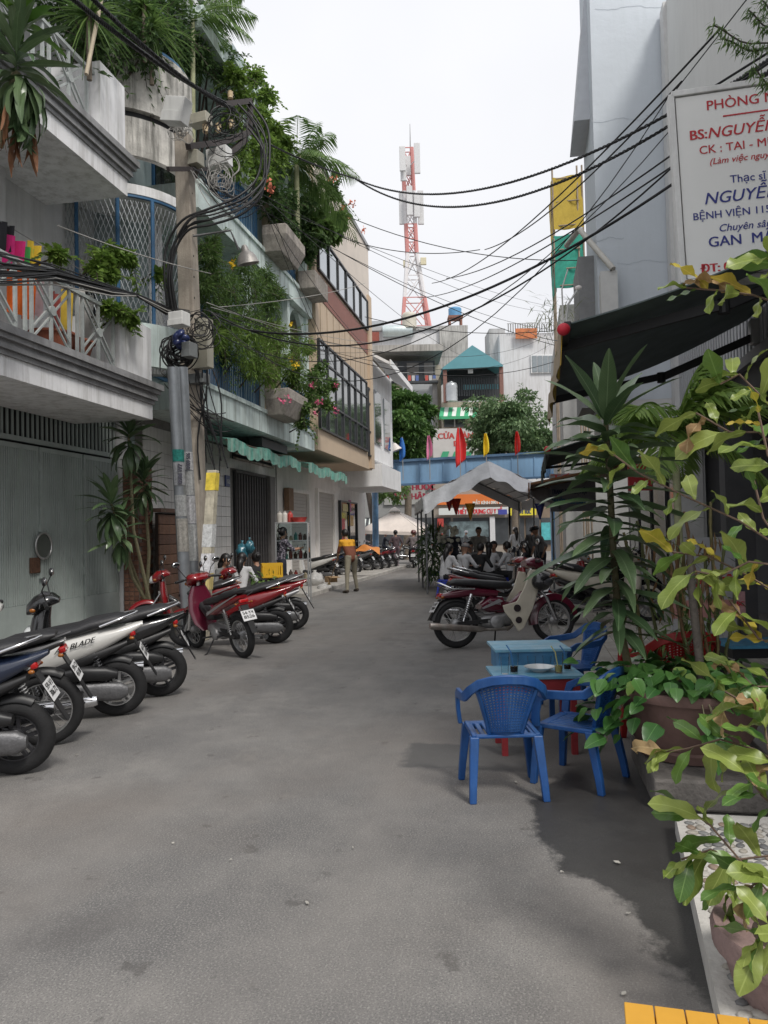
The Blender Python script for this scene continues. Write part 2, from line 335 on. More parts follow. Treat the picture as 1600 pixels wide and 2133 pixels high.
# ================================================================== GROUND
def road_material():
 m = bpy.data.materials.new('asphalt'); m.use_nodes = True; nt = m.node_tree; N = nt.nodes; K = nt.links; b = N['Principled BSDF']
 tc = N.new('ShaderNodeTexCoord'); sx = N.new('ShaderNodeSeparateXYZ'); K.new(tc.outputs['Object'], sx.inputs[0])
 def nz(scale, det=5, ro=.6):
  n = N.new('ShaderNodeTexNoise'); n.inputs['Scale'].default_value = scale; n.inputs['Detail'].default_value = det; n.inputs['Roughness'].default_value = ro
  K.new(tc.outputs['Object'], n.inputs['Vector']); return n.outputs['Fac']
 def rng(x, a, b_, c, d):
  r_ = N.new('ShaderNodeMapRange'); r_.inputs[1].default_value = a; r_.inputs[2].default_value = b_; r_.inputs[3].default_value = c; r_.inputs[4].default_value = d
  K.new(x, r_.inputs[0]); return r_.outputs[0]
 def mt(op, x, y):
  n = N.new('ShaderNodeMath'); n.operation = op
  for i, q in enumerate((x, y)):
   if isinstance(q, (int, float)): n.inputs[i].default_value = q
   else: K.new(q, n.inputs[i])
  return n.outputs[0]
 def mix(f, a, b_):
  n = N.new('ShaderNodeMix'); n.data_type = 'RGBA'
  if isinstance(f, (int, float)): n.inputs[0].default_value = f
  else: K.new(f, n.inputs[0])
  for i, q in ((6, a), (7, b_)):
   if isinstance(q, tuple): n.inputs[i].default_value = (*q, 1)
   else: K.new(q, n.inputs[i])
  return n.outputs[2]
 base = mix(rng(nz(.5, 8, .7), .36, .64, 0, 1), (.118, .115, .113), (.225, .214, .20))
 base = mix(rng(nz(2.2, 8, .75), .42, .66, 0, .75), base, (.115, .112, .110))
 base = mix(rng(nz(110, 3), .50, .68, 0, .75), base, (.33, .315, .295))            # pale aggregate
 base = mix(rng(nz(150, 2), .52, .70, 0, .7), base, (.05, .05, .05))           # pits
 base = mix(rng(nz(26, 2), .70, .78, 0, .35), base, (.42, .40, .37))             # trodden-in bits
 mp = N.new('ShaderNodeMapping'); mp.inputs['Scale'].default_value = (.10, 1.1, 1); K.new(tc.outputs['Object'], mp.inputs['Vector'])
 ns = N.new('ShaderNodeTexNoise'); ns.inputs['Scale'].default_value = 1.2; ns.inputs['Detail'].default_value = 5; K.new(mp.outputs[0], ns.inputs['Vector'])
 base = mix(rng(ns.outputs['Fac'], .46, .64, 0, .45), base, (.215, .20, .185))          # worn, dusty wheel tracks
 base = mix(rng(nz(.8, 8, .7), .56, .66, 0, .55), base, (.085, .08, .078))              # old damp and oil blotches
 base = mix(rng(nz(4.5, 4, .6), .64, .70, 0, .5), base, (.06, .055, .052))               # drips
 base = mix(rng(nz(1.6, 6, .75), .60, .68, 0, .35), base, (.27, .255, .235))             # dried dust
 vo = N.new('ShaderNodeTexVoronoi'); vo.feature = 'DISTANCE_TO_EDGE'; vo.inputs['Scale'].default_value = .42
 wv = N.new('ShaderNodeMix'); wv.data_type = 'RGBA'; wv.inputs[0].default_value = .12; n7 = N.new('ShaderNodeTexNoise'); n7.inputs['Scale'].default_value = 2.5; n7.inputs['Detail'].default_value = 6; K.new(tc.outputs['Object'], n7.inputs['Vector'])
 K.new(tc.outputs['Object'], wv.inputs[6]); K.new(n7.outputs['Color'], wv.inputs[7]); K.new(wv.outputs[2], vo.inputs['Vector'])
 crk = mt('MULTIPLY', rng(vo.outputs['Distance'], .001, .003, 1, 0), rng(nz(.5, 3), .52, .6, 0, 1)); base = mix(mt('MULTIPLY', crk, .0), base, (.04, .038, .037))
 base = mix(rng(nz(.28, 5, .6), .48, .66, 0, .4), base, (.185, .155, .13))             # brownish silt
 def band(x, lo, hi, soft): return mt('MULTIPLY', rng(x, lo - soft, lo + soft, 0, 1), rng(x, hi - soft, hi + soft, 1, 0))
 wob = mt('MULTIPLY', mt('SUBTRACT', nz(9), .5), .16)
 X = mt('ADD', sx.outputs[0], wob); Y = mt('ADD', sx.outputs[1], wob)
 p0 = L.pz(830, 1598); p1 = L.pz(1000, 1552)
 patch = mt('MULTIPLY', band(X, p0.x, p1.x, .03), band(Y, -.05, p0.y, .03))
 base = mix(mt('MULTIPLY', patch, .85), base, (.085, .083, .081))
 # water spilled along the right-hand edge: X runs along the street, Y to the left
 fc = N.new('ShaderNodeFloatCurve'); cv = fc.mapping.curves[0]
 pts = [(L.pz(*q).x / 8, L.pz(*q).y) for q in [(1470, 2110), (1360, 1990), (1295, 1880), (1160, 1800), (1105, 1715), (1130, 1640), (1215, 1590)]]
 ys = [(x, (y + 2) / 4) for x, y in pts]
 while len(cv.points) < len(ys) + 2: cv.points.new(.5, .5)
 allp = [(0, ys[0][1] - .1)] + ys + [(1, .2)]
 for q, (x, y) in zip(cv.points, sorted(allp)): q.location = (x, y); q.handle_type = 'AUTO'
 fc.mapping.update(); K.new(mt('DIVIDE', sx.outputs[0], 8), fc.inputs['Value'])
 nb = mt('SUBTRACT', mt('MULTIPLY', fc.outputs[0], 4), 2)
 w2 = mt('MULTIPLY', mt('SUBTRACT', nz(5, 6, .65), .5), .45)
 wet = rng(mt('SUBTRACT', mt('ADD', nb, w2), sx.outputs[1]), -.02, .05, 0, 1)
 wet = mt('MULTIPLY', wet, rng(sx.outputs[0], 5.0, 5.4, 1, 0))
 base = mix(mt('MULTIPLY', wet, .80), base, (.012, .012, .012))
 K.new(base, b.inputs['Base Color'])
 K.new(mt('SUBTRACT', rng(nz(3), .3, .7, .72, .9), mt('MULTIPLY', wet, .30)), b.inputs['Roughness'])
 bp = N.new('ShaderNodeBump'); bp.inputs['Strength'].default_value = .22; bp.inputs['Distance'].default_value = .012
 K.new(nz(110, 4), bp.inputs['Height']); K.new(bp.outputs[0], b.inputs['Normal'])
 return m
g = MB(); g.add([(-60, -400, 0), (900, -400, 0), (900, 400, 0), (-60, 400, 0)], [(0, 1, 2, 3)])
struct('road', g, road_material(), L)
concrete = M('pavement_concrete', (.36, .34, .31), .85, .2, 1.5, .3, 60, streak=.0, speck=.35)
kerb_m = M('kerb_concrete', (.40, .38, .35), .85, .2, 3, .3, 60)
g = MB(); g.box(18.6, 36, 5.5, 9.5, -.05, .085); struct('pavement_left', g, concrete, L)
# kerb stones along the left pavement, one by one
ks = boxmesh('kerb_stone', .96, .16, .16, kerb_m, .012)
pl = [o for o in C.objects if o.name == 'pavement_left'][0]
for i in range(17): piece('kerb_stone', ks, pl, (19.1 + i * .985, 5.43, .03 + U(-.004, .004)))
g = MB(); g.box(7.4, 34, -2.72, -.95, -.05, .03); pr = struct('pavement_right', g, M('paver_bed', (.20, .18, .155), .9, .2, 8, .2), L)
g = MB(); g.prism([(7.9, -.97, -.02), (7.9, -.62, -.02), (9.2, -.42, -.02), (12, -.30, -.02), (34, -.3, -.02), (34, -.97, -.02)], (0, 0, .045)); struct('apron_right', g, M('apron_concrete', (.33, .31, .28), .85, .25, 1.2, .3, 60, speck=.4, streak_col=(.12, .11, .1)), L)
pav_m = [M('paver_%d' % k, c, .85, .16, 5, .35, 70, speck=.25) for k, c in enumerate([(.35, .325, .29), (.31, .285, .255), (.385, .36, .32)])]
pm = [boxmesh('paver_%d' % k, .262, .150, .04, pav_m[k], .005) for k in range(3)]
for i in range(29):
 for j in range(11):
  if len(pr.children) > 299: break
  x = 8.1 + i * .27; y = -1.03 - j * .158
  piece('paver', pm[rnd.randrange(3)], pr, (x + .135 * (j % 2), y, .020 + U(-.003, .003)), (U(-.006, .006), U(-.006, .006), U(-.01, .01)))
# small litter trodden onto the road
paper = M('litter_paper', (.36, .345, .31), .8)
for k, (u, v) in enumerate([(748, 1415), (1075, 1632), (735, 1770), (195, 1555), (160, 1575), (480, 1795), (1310, 1907), (1300, 2075), (870, 1300), (1170, 1820), (1285, 1800), (640, 1885), (360, 1760)]):
 c = gz(u, v); b = MB(); a = U(.006, .018); n_ = 6
 ring = [(a * U(.6, 1.2) * math.cos(t * 1.047), a * .55 * U(.6, 1.2) * math.sin(t * 1.047), .006 + U(0, .006)) for t in range(n_)]
 b.prism(ring, (0, 0, .003)); solo('paper_scrap', b, paper, 'tiny pale scrap on the asphalt ' + ('left of the tent post', 'under the near blue chair', 'in the middle of the foreground road', 'in front of the white scooter', 'left of the one before the white scooter', 'in the left half of the foreground', 'on the edge of the wet patch', 'just above the yellow table', 'left of the wine red motorbike', 'in the wet patch by the chair legs', 'in the wet patch near the plinth', 'low in the middle of the foreground', 'in front of the leftmost scooter')[k], 'litter', W, (c.x, c.y, 0), U(0, 6), 'scraps on the road', own=True)
# ================================================================== LEFT SIDE: the grey house with the sheet-metal gate
grey_wall = M('grey_paint', (.62, .62, .625), .75, .1, 2, .15, 30, streak=.25, streak_col=(.2, .2, .19))
white_tr = M('white_trim', (.84, .84, .85), .7, .1, 2, .12, 30, streak=.55, streak_col=(.30, .29, .26))
mould_m = M('dark_moulding', (.30, .30, .305), .7, .2, 4, .2, 30, streak=.4)
gate_m = M('gate_grey_green', (.40, .45, .43), .55, .12, 2, .05, 20, streak=.25, streak_col=(.22, .25, .24))
steel = M('brushed_steel', (.55, .55, .55), .3, .1, 8, metal=.9)
rail_m = M('rail_grey_paint', (.40, .43, .42), .5, .15, 6, .1, 40)
dark_in = M('dark_interior', (.035, .037, .04), .8, .3, 2)
glass_d = M('window_dark_glass', (.02, .024, .028), .08, .2, 1, spec=.8)
concrete_old = M('stained_concrete', (.58, .56, .52), .85, .3, 3, .5, 25, streak=.95, streak_col=(.07, .07, .06))
NB = 6.26                                       # balcony front plane
house = thing('grey_house', 'grey house with ribbed metal gate, two railed balconies and white mouldings', 'house', L, (10.2, 7.75, 0))
w = MB(); w.box(3.5, 13.95, 7.98, 13, 0, 12.5); w.box(3.5, 13.95, 7.80, 7.98, 3.98, 12.5); w.box(13.75, 13.95, 7.70, 7.98, 0, 3.98); w.box(3.5, 8.0, 7.72, 7.98, 0, 3.98)
w.build('wall', grey_wall, house)
def slab(z0, z1, s0, s1, nb, nback, zt):
 b = MB(); b.box(s0, s1, nb, nback, z0, z1); sl_ = b.build('balcony_slab', white_tr, house)
 m_ = MB()                                   # stepped moulding on top of the fascia
 for k, (dz, pr_) in enumerate([(.0, .03), (.07, .07), (.13, .06), (.18, .11), (.25, .15)]):
  m_.box(s0, s1 + pr_, nb - pr_, nback, z1 + dz + .002, z1 + dz + (.068 if k < 4 else .10))
 m_.build('moulding', mould_m, sl_)
slab(3.6, 3.86, 4, 12.32, NB + .06, 7.80, 4.2)
slab(7.18, 7.45, 4, 11.55, NB + .06, 7.80, 7.8)
# white pier and corner columns
b = MB(); b.box(11.35, 12.38, NB + .10, 7.85, 4.215, 5.2); b.build('parapet_pier', white_tr, house)
b = MB(); b.box(10.68, 11.42, NB + .02, 7.85, 7.80, 8.92); b.build('parapet_pier', white_tr, house)
b = MB(); b.box(8.0, 8.35, 7.55, 7.80, 4.215, 7.18); b.build('pilaster', grey_wall, house); b = MB(); b.box(9.9, 10.25, 7.6, 7.80, 4.215, 7.18); b.build('pilaster', grey_wall, house)
# balcony railings: frames with crossed bars
def railing(s0, s1, z0, z1, n, npan):
 r_ = MB(); r_.box(s0, s1, n - .035, n + .035, z1 - .05, z1); hand = r_.build('handrail', rail_m, house)
 r_ = MB(); r_.box(s0, s1, n - .02, n + .02, z0, z0 + .04); r_.build('bottom_rail', rail_m, hand)
 w_ = (s1 - s0) / npan; zm = (z0 + z1) / 2
 post = boxmesh('post%.2f' % z0, .04, .04, z1 - z0 - .08, rail_m)
 for i in range(npan):
  a = s0 + i * w_; c = a + w_ / 2
  for x in (a + .03, a + w_ * .14, c, a + w_ * .86): piece('post', post, hand, (x, n, zm))
  d = MB()
  for sg in (1, -1):
   for o_ in (-.07, .07):
    d.bar((a + w_ * .14, n + .012 * sg, (z0 + .05 if sg > 0 else z1 - .06) + o_), (a + w_ * .86, n + .012 * sg, (z1 - .06 if sg > 0 else z0 + .05) + o_), .025, .025)
  d.lathe([(.07, -.02), (.07, .02)], (c, n - .02, zm), Matrix.Rotation(R(90), 3, 'X'), 14)
  d.build('crossed_bars', rail_m, hand)
railing(4.2, 11.35, 4.25, 5.2, NB + .14, 6)
railing(4.2, 10.68, 7.83, 8.75, NB + .14, 5)
# gate: three ribbed leaves, a grille of upright bars above, round glazed handle
gate = MB(); gate.box(8.0, 13.75, 7.80, 7.86, 0.02, 3.08); gt = gate.build('gate', gate_m, house)
rib = MB()
def ribs(a, b_, z0, z1):
 n_ = int((b_ - a) / .052); st = (b_ - a) / n_
 for k in range(n_): rib.box(a + k * st + .010, a + k * st + .040, 7.775, 7.80, z0, z1)
leaf = [(8.05, 9.6), (9.66, 11.22), (11.28, 12.48), (12.54, 13.7)]
for a, b_ in leaf: ribs(a + .05, b_ - .05, .55 if a > 9 else .55, 3.0)
ro = rib.build('ribbing', gate_m, gt); ro['kind'] = 'stuff'
for a, b_ in leaf:
 b = MB()
 for z in (.04, .47, 3.0): b.box(a, b_, 7.765, 7.80, z, z + .075 if z > .1 else z + .43)
 b.box(a, a + .05, 7.766, 7.80, .5, 3.0); b.box(b_ - .05, b_, 7.766, 7.80, .5, 3.0); b.build('leaf_frame', gate_m, gt)
hinge = boxmesh('hinge', .05, .05, .12, gate_m)
for x in (11.25, 12.51):
 for z in (1.0, 1.75, 2.75): piece('hinge', hinge, gt, (x, 7.755, z))
q = L.pn(88, 1137, 7.75); b = MB(); ang = Matrix.Rotation(R(90), 3, 'X')
b.tube([(q.x + .21 * math.cos(t * .2618), 7.72, q.z + .21 * math.sin(t * .2618)) for t in range(24)], .018, 8, closed=True); b.build('ring_handle', steel, gt, 60)
b = MB(); b.lathe([(.20, 0), (.20, .015)], (q.x, 7.745, q.z), ang, 24); b.build('porthole', M('porthole_glass', (.10, .11, .10), .25), gt)
q = L.pn(73, 1177, 7.75); b = MB(); b.box(q.x - .12, q.x + .12, 7.73, 7.77, q.z - .13, q.z + .12); b.build('lock_box', M('rusty_lock', (.10, .05, .03), .8, .4, 20), gt, bevel=.01)
# grille above the gate
gb = MB(); gb.box(8.0, 13.75, 7.80, 7.86, 3.12, 3.2); gb.box(8.0, 13.75, 7.80, 7.86, 3.9, 3.98); gr = gb.build('grille', gate_m, house)
bm_ = boxmesh('grille_bar', .03, .03, .72, gate_m)
for i in range(46): piece('bar', bm_, gr, (8.06 + i * .1247, 7.83, 3.55))
b = MB(); b.box(8.0, 13.75, 7.95, 7.97, .02, 3.96); b.build('dark_garage_opening', dark_in, house)
# first-floor door, arched window and a shuttered window above
fr = M('cream_window_frame', (.55, .53, .47), .6)
q0 = L.pn(75, 660, 7.80); q1 = L.pn(155, 440, 7.80)
def arch(s0, s1, z0, z1, n, parent, bars=True):
 c = (s0 + s1) / 2; r_ = (s1 - s0) / 2; zs = z1 - r_
 path = [(s0, z0), (s0, zs)] + [(c - r_ * math.cos(t * math.pi / 10), zs + r_ * math.sin(t * math.pi / 10)) for t in range(1, 10)] + [(s1, zs), (s1, z0)]
 b = MB(); b.prism([(x, n, z) for x, z in path], (0, .03, 0)); wi = b.build('arched_window', glass_d, parent)
 b = MB()
 for (x, z), (x2, z2) in zip(path, path[1:]): b.bar((x, n - .02, z), (x2, n - .02, z2), .10, .10, (0, 1, 0))
 b.build('frame', fr, wi)
 b = MB()
 for k in range(1, 5): b.bar((s0 + (s1 - s0) * k / 5, n - .03, z0), (s0 + (s1 - s0) * k / 5, n - .03, zs), .02)
 for k in range(7): b.bar((s0, n - .03, z0 + (zs - z0) * k / 6), (s1, n - .03, z0 + (zs - z0) * k / 6), .02)
 for k in range(1, 6): t = k * math.pi / 6; b.bar((c, n - .03, zs), (c - r_ * math.cos(t), n - .03, zs + r_ * math.sin(t)), .02)
 b.build('grille_bars', M('black_iron', (.02, .02, .022), .5), wi)
arch(q0.x + 1.2, q0.x + 2.3, 4.25, 6.75, 7.79, house)
b = MB(); b.box(8.42, 9.6, 7.75, 7.80, 4.3, 6.7); dd = b.build('balcony_door', M('grey_door', (.30, .30, .31), .6), house)
for k in range(2):
 b = MB(); b.box(8.52 + .55 * k, 8.98 + .55 * k, 7.735, 7.76, 4.9, 6.5); b.build('pane', glass_d, dd)
b = MB(); b.box(8.6, 9.9, 7.75, 7.80, 8.1, 10.3); b.build('balcony_door', M('grey_door', (.30, .30, .31), .6), house)
b = MB(); b.box(4, 11.6, 6.3, 13, 11.2, 11.5); b.build('roof_slab', white_tr, house)
# clothes and pots on the lower balcony
def cloth(name, s, z, wd, hg, col, lab, n=NB + .45, amp=.06):
 b = MB(); ph = U(0, 6); b.grid(lambda a, c: (s + (a - .5) * wd * (1 - .12 * c), n + amp * math.sin(a * 9 + ph) + .03 * c, z - c * hg + .04 * abs(a - .5)), 10, 6, (0, .008, 0))
 solo(name, b, M('cloth_' + name + str(col), col, .85, .15, 8), lab, 'clothes', L, (s, n, z), group='washing on the balcony')
for (u, v, wd, hg, col, nm, lb) in [
 (30, 500, .45, .55, (.75, .03, .22), 'hung_blouse', 'bright pink blouse hanging above the lower balcony rail'),
 (70, 512, .35, .6, (.8, .55, .05), 'hung_shirt', 'yellow and orange shirt hanging beside the pink blouse'),
 (12, 470, .30, .45, (.02, .02, .025), 'hung_jacket', 'black jacket hanging at the left end of the washing'),
 (48, 560, .7, .85, (.85, .16, .02), 'hung_towel', 'large orange cloth hung over the lower balcony'),
 (85, 575, .30, .75, (.72, .55, .58), 'hung_singlet', 'pale pink top hung beside the orange cloth'),
 (140, 610, .25, .8, (.6, .42, .05), 'hung_trousers', 'mustard trousers hanging behind the lower balcony bars'),
 (178, 615, .5, .85, (.62, .60, .58), 'hung_sheet', 'white patterned cloth hanging near the balcony pier'),
 (118, 615, .25, .7, (.30, .06, .05), 'hung_dress', 'dark red dress hanging behind the crossed bars'),
 (58, 520, .2, .4, (.08, .45, .10), 'hung_vest', 'small green vest hanging among the washing')]:
 q = L.pn(u, v - 2, NB + .45); cloth(nm, q.x, q.z, wd * .7, hg * .8, col, lb)
b = MB(); b.tube([(7.5, NB + .45, 5.78), (12.3, NB + .45, 5.72)], .006, 5); solo('washing_line', b, M('wire_grey', (.2, .2, .2), .5), 'thin washing line strung along the lower balcony', 'line', L, (9, NB + .45, 5.7))
terracotta = M('terracotta', (.28, .09, .05), .8, .2, 8, .2, 40)
def pot(name, F, at, r_, h, mat, lab, rim=True, soil=True, group=None, n=24):
 t = thing(name, lab, 'pot', F, at, 0, group, own=True)
 b = MB(); pr_ = [(r_ * .62, 0), (r_ * .68, .01), (r_ * .86, h * .55), (r_ * .97, h * .9)]
 pr_ += [(r_ * 1.06, h * .9), (r_ * 1.08, h * .95), (r_ * 1.06, h), (r_ * .93, h), (r_ * .90, h * .86), (0, h * .86)]
 b.lathe(pr_, n=n); b.build('bowl', mat, t, 40)
 if soil: b = MB(); b.lathe([(0, h * .875), (r_ * .9, h * .87)], n=16); b.build('soil', M('potting_soil', (.05, .035, .025), .95, .4, 12, .6, 40), t)
 return t
for k, (u, lb) in enumerate([(110, 'dark red balcony pot behind the crossed bars'), (150, 'brown balcony pot next to the dark red pot')]):
 q = L.pn(u, 735, NB + .5); pot('balcony_pot', L, (q.x, NB + .5, 4.22), .32, .36, terracotta, lb)
# ------------------------------------------------------------------ mint house with curved end, slabs, railings
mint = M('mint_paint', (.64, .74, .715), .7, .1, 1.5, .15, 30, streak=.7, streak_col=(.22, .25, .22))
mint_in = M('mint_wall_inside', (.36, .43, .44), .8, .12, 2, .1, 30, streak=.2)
tile_m = [M('wall_tile_%d' % k, c, .3, .08, 3, .02, 20, streak=.3, streak_col=(.2, .18, .16)) for k, c in enumerate([(.66, .64, .61), (.69, .67, .64), (.63, .61, .585)])]
blue_m = M('blue_rail_paint', (.035, .12, .24), .5, .25, 5, .1, 40)
NM = 6.05
mh = thing('mint_house', 'pale mint house with blue railings, long slabs and a tiled ground floor', 'house', L, (18, 7.4, 0))
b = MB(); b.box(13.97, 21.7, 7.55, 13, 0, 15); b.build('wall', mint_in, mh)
for z0, z1, s0 in ((4.0, 4.52, 13.6), (7.9, 8.42, 13.75), (11.6, 12.0, 14)):
 b = MB(); b.box(s0, 21.72, NM, 7.56, z0, z1); b.box(s0, 21.72, NM - .05, NM + .1, z1 - .06, z1 + .03); b.build('floor_slab', mint, mh)
for s in (16.9, 19.7, 21.5):
 b = MB(); b.box(s, s + .2, NM + .12, NM + .34, 4.55, 7.9); b.box(s, s + .2, NM + .12, NM + .34, 8.45, 11.6); b.build('column', mint, mh)
# arched bay near the far end of each floor
for z0 in (7.88, 11.58):
 b = MB(); pts = [(19.9 + 1.6 * k / 12, NM + .20, z0 - .9 * abs((k - 6) / 6) ** 2.4) for k in range(13)]
 b.prism([(19.9, NM + .2, z0)] + pts + [(21.5, NM + .2, z0)], (0, .12, 0)); b.build('arch_spandrel', mint, mh)
 b = MB(); b.prism([(16.2 + .7 * 0, NM + .2, z0), (16.2, NM + .2, z0 - .15), (16.9, NM + .2, z0 - .9), (16.9, NM + .2, z0)], (0, .12, 0)); b.build('arch_spandrel', mint, mh)
# blue railings above both slabs
bal = boxmesh('baluster', .022, .022, .92, blue_m)
def blue_rail(s0, s1, z, n):
 b = MB(); b.box(s0, s1, n - .025, n + .025, z + .96, z + 1.0); h_ = b.build('handrail', blue_m, mh)
 b = MB(); b.box(s0, s1, n - .015, n + .015, z + .06, z + .09); b.build('bottom_rail', blue_m, h_)
 for i in range(int((s1 - s0) / .105)): piece('baluster', bal, h_, (s0 + .05 + i * .105, n, z + .5))
blue_rail(14.0, 17.35, 4.53, NM + .08); blue_rail(18.9, 21.6, 4.53, NM + .08); blue_rail(14.9, 17.4, 8.43, NM + .08); blue_rail(18.9, 20.4, 8.43, NM + .08)
# concrete planter boxes hung off the slabs
plant_m = M('pebbledash_box', (.40, .36, .32), .9, .25, 12, .9, 90, streak=.5, speck=.5)
for z in (4.42, 8.35):
 b = MB(); s0, s1 = 17.35, 18.95
 b.loft([[(s0 + .12, NM - .45, z), (s1 - .12, NM - .45, z), (s1 - .12, NM - .01, z), (s0 + .12, NM - .01, z)],
   [(s0, NM - .62, z + .38), (s1, NM - .62, z + .38), (s1, NM - .01, z + .38), (s0, NM - .01, z + .38)],
   [(s0, NM - .62, z + .62), (s1, NM - .62, z + .62), (s1, NM - .01, z + .62), (s0, NM - .01, z + .62)]])
 b.build('planter_box', plant_m, mh, bevel=.02)
b = MB(); b.box(20.3, 21.7, NM - .5, NM - .01, 8.35, 8.85); b.build('planter_box', plant_m, mh, bevel=.02)
# windows at the back of the balconies
for s0, s1, z0, z1 in ((14.6, 15.6, 4.9, 7.0), (17.2, 18.8, 4.7, 7.1), (19.9, 21.2, 4.7, 7.0), (14.8, 16, 8.9, 10.9), (17.6, 19, 8.8, 10.9)):
 b = MB(); b.box(s0, s1, 7.50, 7.55, z0, z1); wf = b.build('window', blue_m, mh)
 for k in range(3):
  ww = (s1 - s0 - .16) / 3; b = MB(); b.box(s0 + .06 + k * (ww + .02), s0 + .06 + k * (ww + .02) + ww, 7.485, 7.505, z0 + .07, z1 - .07); b.build('pane', glass_d, wf)
# curved concrete end with two stained parapet rings
def ring(c, r_, z0, z1, th=.12, a0=150, a1=300, n=20):
 b = MB(); P = []
 for k in range(n + 1):
  t = R(a0 + (a1 - a0) * k / n); P.append((math.cos(t), math.sin(t)))
 rings = [[(c[0] + x * r_, c[1] + y * r_, z0), (c[0] + x * r_, c[1] + y * r_, z1), (c[0] + x * (r_ - th), c[1] + y * (r_ - th), z1), (c[0] + x * (r_ - th), c[1] + y * (r_ - th), z0)] for x, y in P]
 return b.loft(rings)
RC = (13.25, 7.35)
ring(RC, 1.30, 9.05, 10.2).build('curved_parapet', concrete_old, mh, 40)
ring(RC, 1.24, 8.25, 8.93).build('curved_parapet', concrete_old, mh, 40)
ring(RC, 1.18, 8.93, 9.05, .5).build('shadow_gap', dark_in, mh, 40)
ring(RC, 1.28, 7.55, 7.72, 1.2).build('curved_soffit', white_tr, mh, 40)
ring(RC, 1.30, 4.55, 5.3).build('curved_parapet', mint, mh, 40)
ring(RC, 1.27, 7.50, 7.545, .05).build('blue_hoop', blue_m, mh, 40)
ring((13.25, 7.35), 1.24, 10.24, 10.30, .06).build('blue_handrail', blue_m, mh, 40)
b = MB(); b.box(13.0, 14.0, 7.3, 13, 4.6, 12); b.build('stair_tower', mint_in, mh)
b = MB()
for k in range(12): b.tube([(13.35 + .1 * math.cos(k * .524), 6.75 + .1 * math.sin(k * .524), 4.6), (13.35 + .1 * math.cos(k * .524), 6.75 + .1 * math.sin(k * .524), 7.5)], .03, 5)
b.tube([(13.35, 6.75, 4.6), (13.35, 6.75, 7.5)], .10, 12); b.build('fluted_column', white_tr, mh, 50)
for t in (172, 205, 232):
 b = MB(); x, y = RC[0] + 1.27 * math.cos(R(t)), RC[1] + 1.27 * math.sin(R(t)); b.tube([(x, y, 5.3), (x, y, 7.5)], .035, 8); b.build('blue_pole', blue_m, mh)
net = MB()                                      # chain-link mesh bent round the bay
for k in range(-16, 40):
 for sg in (1, -1):
  pts = []
  for j in range(12):
   a = 150 + k * 4 + sg * j * 3.2; z = 5.35 + j * .19
   if 150 <= a <= 262: pts.append((RC[0] + 1.25 * math.cos(R(a)), RC[1] + 1.25 * math.sin(R(a)), z))
  if len(pts) > 1: net.tube(pts, .006, 3, cap=False)
o = net.build('chain_mesh', M('galvanised_wire', (.35, .37, .38), .4, metal=.6), mh); o['kind'] = 'stuff'
# white louvred storey above, glimpsed through the leaves
lv = boxmesh('roof_louvre', 2.2, .5, .09, white_tr)
for k in range(6): piece('louvre', lv, mh, (15.6, 6.7, 12.3 + k * .38), (R(12), 0, 0))
# tiled ground floor: single tiles, except where the folding gate and the vent open
NT = 7.40
gf = MB(); gf.box(13.97, 22.3, NT + .012, 7.56, 0, 4.0); gfo = gf.build('ground_floor_wall', M('tile_grout', (.22, .21, .20), .9, .2, 6), mh)
g0, g1 = L.pn(487, 1100, NT).x, L.pn(552, 1100, NT).x; gtop = L.pn(500, 982, NT).z
v0, v1 = L.pn(484, 940, NT).x, L.pn(565, 940, NT).x; vz0, vz1 = L.pn(520, 965, NT).z, L.pn(520, 925, NT).z
tms = [boxmesh('tile_%d' % k, .292, .024, .242, tile_m[k], .004) for k in range(3)]
for i in range(27):
 for j in range(15):
  s = 14.15 + i * .3; z = .18 + j * .25
  if g0 - .1 < s < g1 + .5 and z < gtop: continue
  if v0 - .1 < s < v1 + .1 and vz0 - .1 < z < vz1 + .1: continue
  piece('tile', tms[rnd.randrange(3)], gfo, (s, NT, z))
b = MB(); b.box(g0, g1 + .45, NT - .008, NT + .012, .0, gtop); b.build('gate_recess', dark_in, mh)
fold = M('folding_gate_iron', (.075, .07, .07), .55, .2, 8)
b = MB(); b.box(g0, g1, NT - .09, NT - .02, gtop - .06, gtop); fg = b.build('folding_gate', fold, mh)
fs_ = boxmesh('fold_slat', .035, .05, gtop - .08, fold); nslat = 24
for k in range(nslat): piece('slat', fs_, fg, (g0 + (g1 - g0) * (k + .5) / nslat, NT - .06 - .02 * (k % 2), (gtop - .08) / 2))
b = MB(); b.box(g1 + .02, g1 + .45, NT - .18, NT - .02, 0, gtop); b.build('door_reveal', M('grey_reveal', (.16, .15, .145), .7), mh)
b = MB(); b.box(v0, v1, NT - .008, NT + .01, vz0, vz1); vt = b.build('vent_opening', dark_in, mh)
vm = boxmesh('vent_blade', (v1 - v0) / 3 - .08, .12, .05, M('vent_concrete', (.30, .27, .24), .9))
for c in range(3):
 for k in range(4): piece('louvre', vm, vt, (v0 + (v1 - v0) * (c + .5) / 3, NT - .04, vz0 + (vz1 - vz0) * (k + .3) / 3.8), (R(25), 0, 0))
q = L.pn(471, 1002, NT); b = MB(); b.box(q.x - .13, q.x + .13, NT - .05, NT - .012, q.z - .14, q.z + .14); np_ = b.build('number_plate', M('plate_blue', (.05, .07, .20), .4), mh)
text('152', mh, M('plate_white', (.7, .7, .7), .5), (q.x, NT - .052, q.z - .06), (1, 0, 0), (0, 0, 1), width=.18, bold=.02)
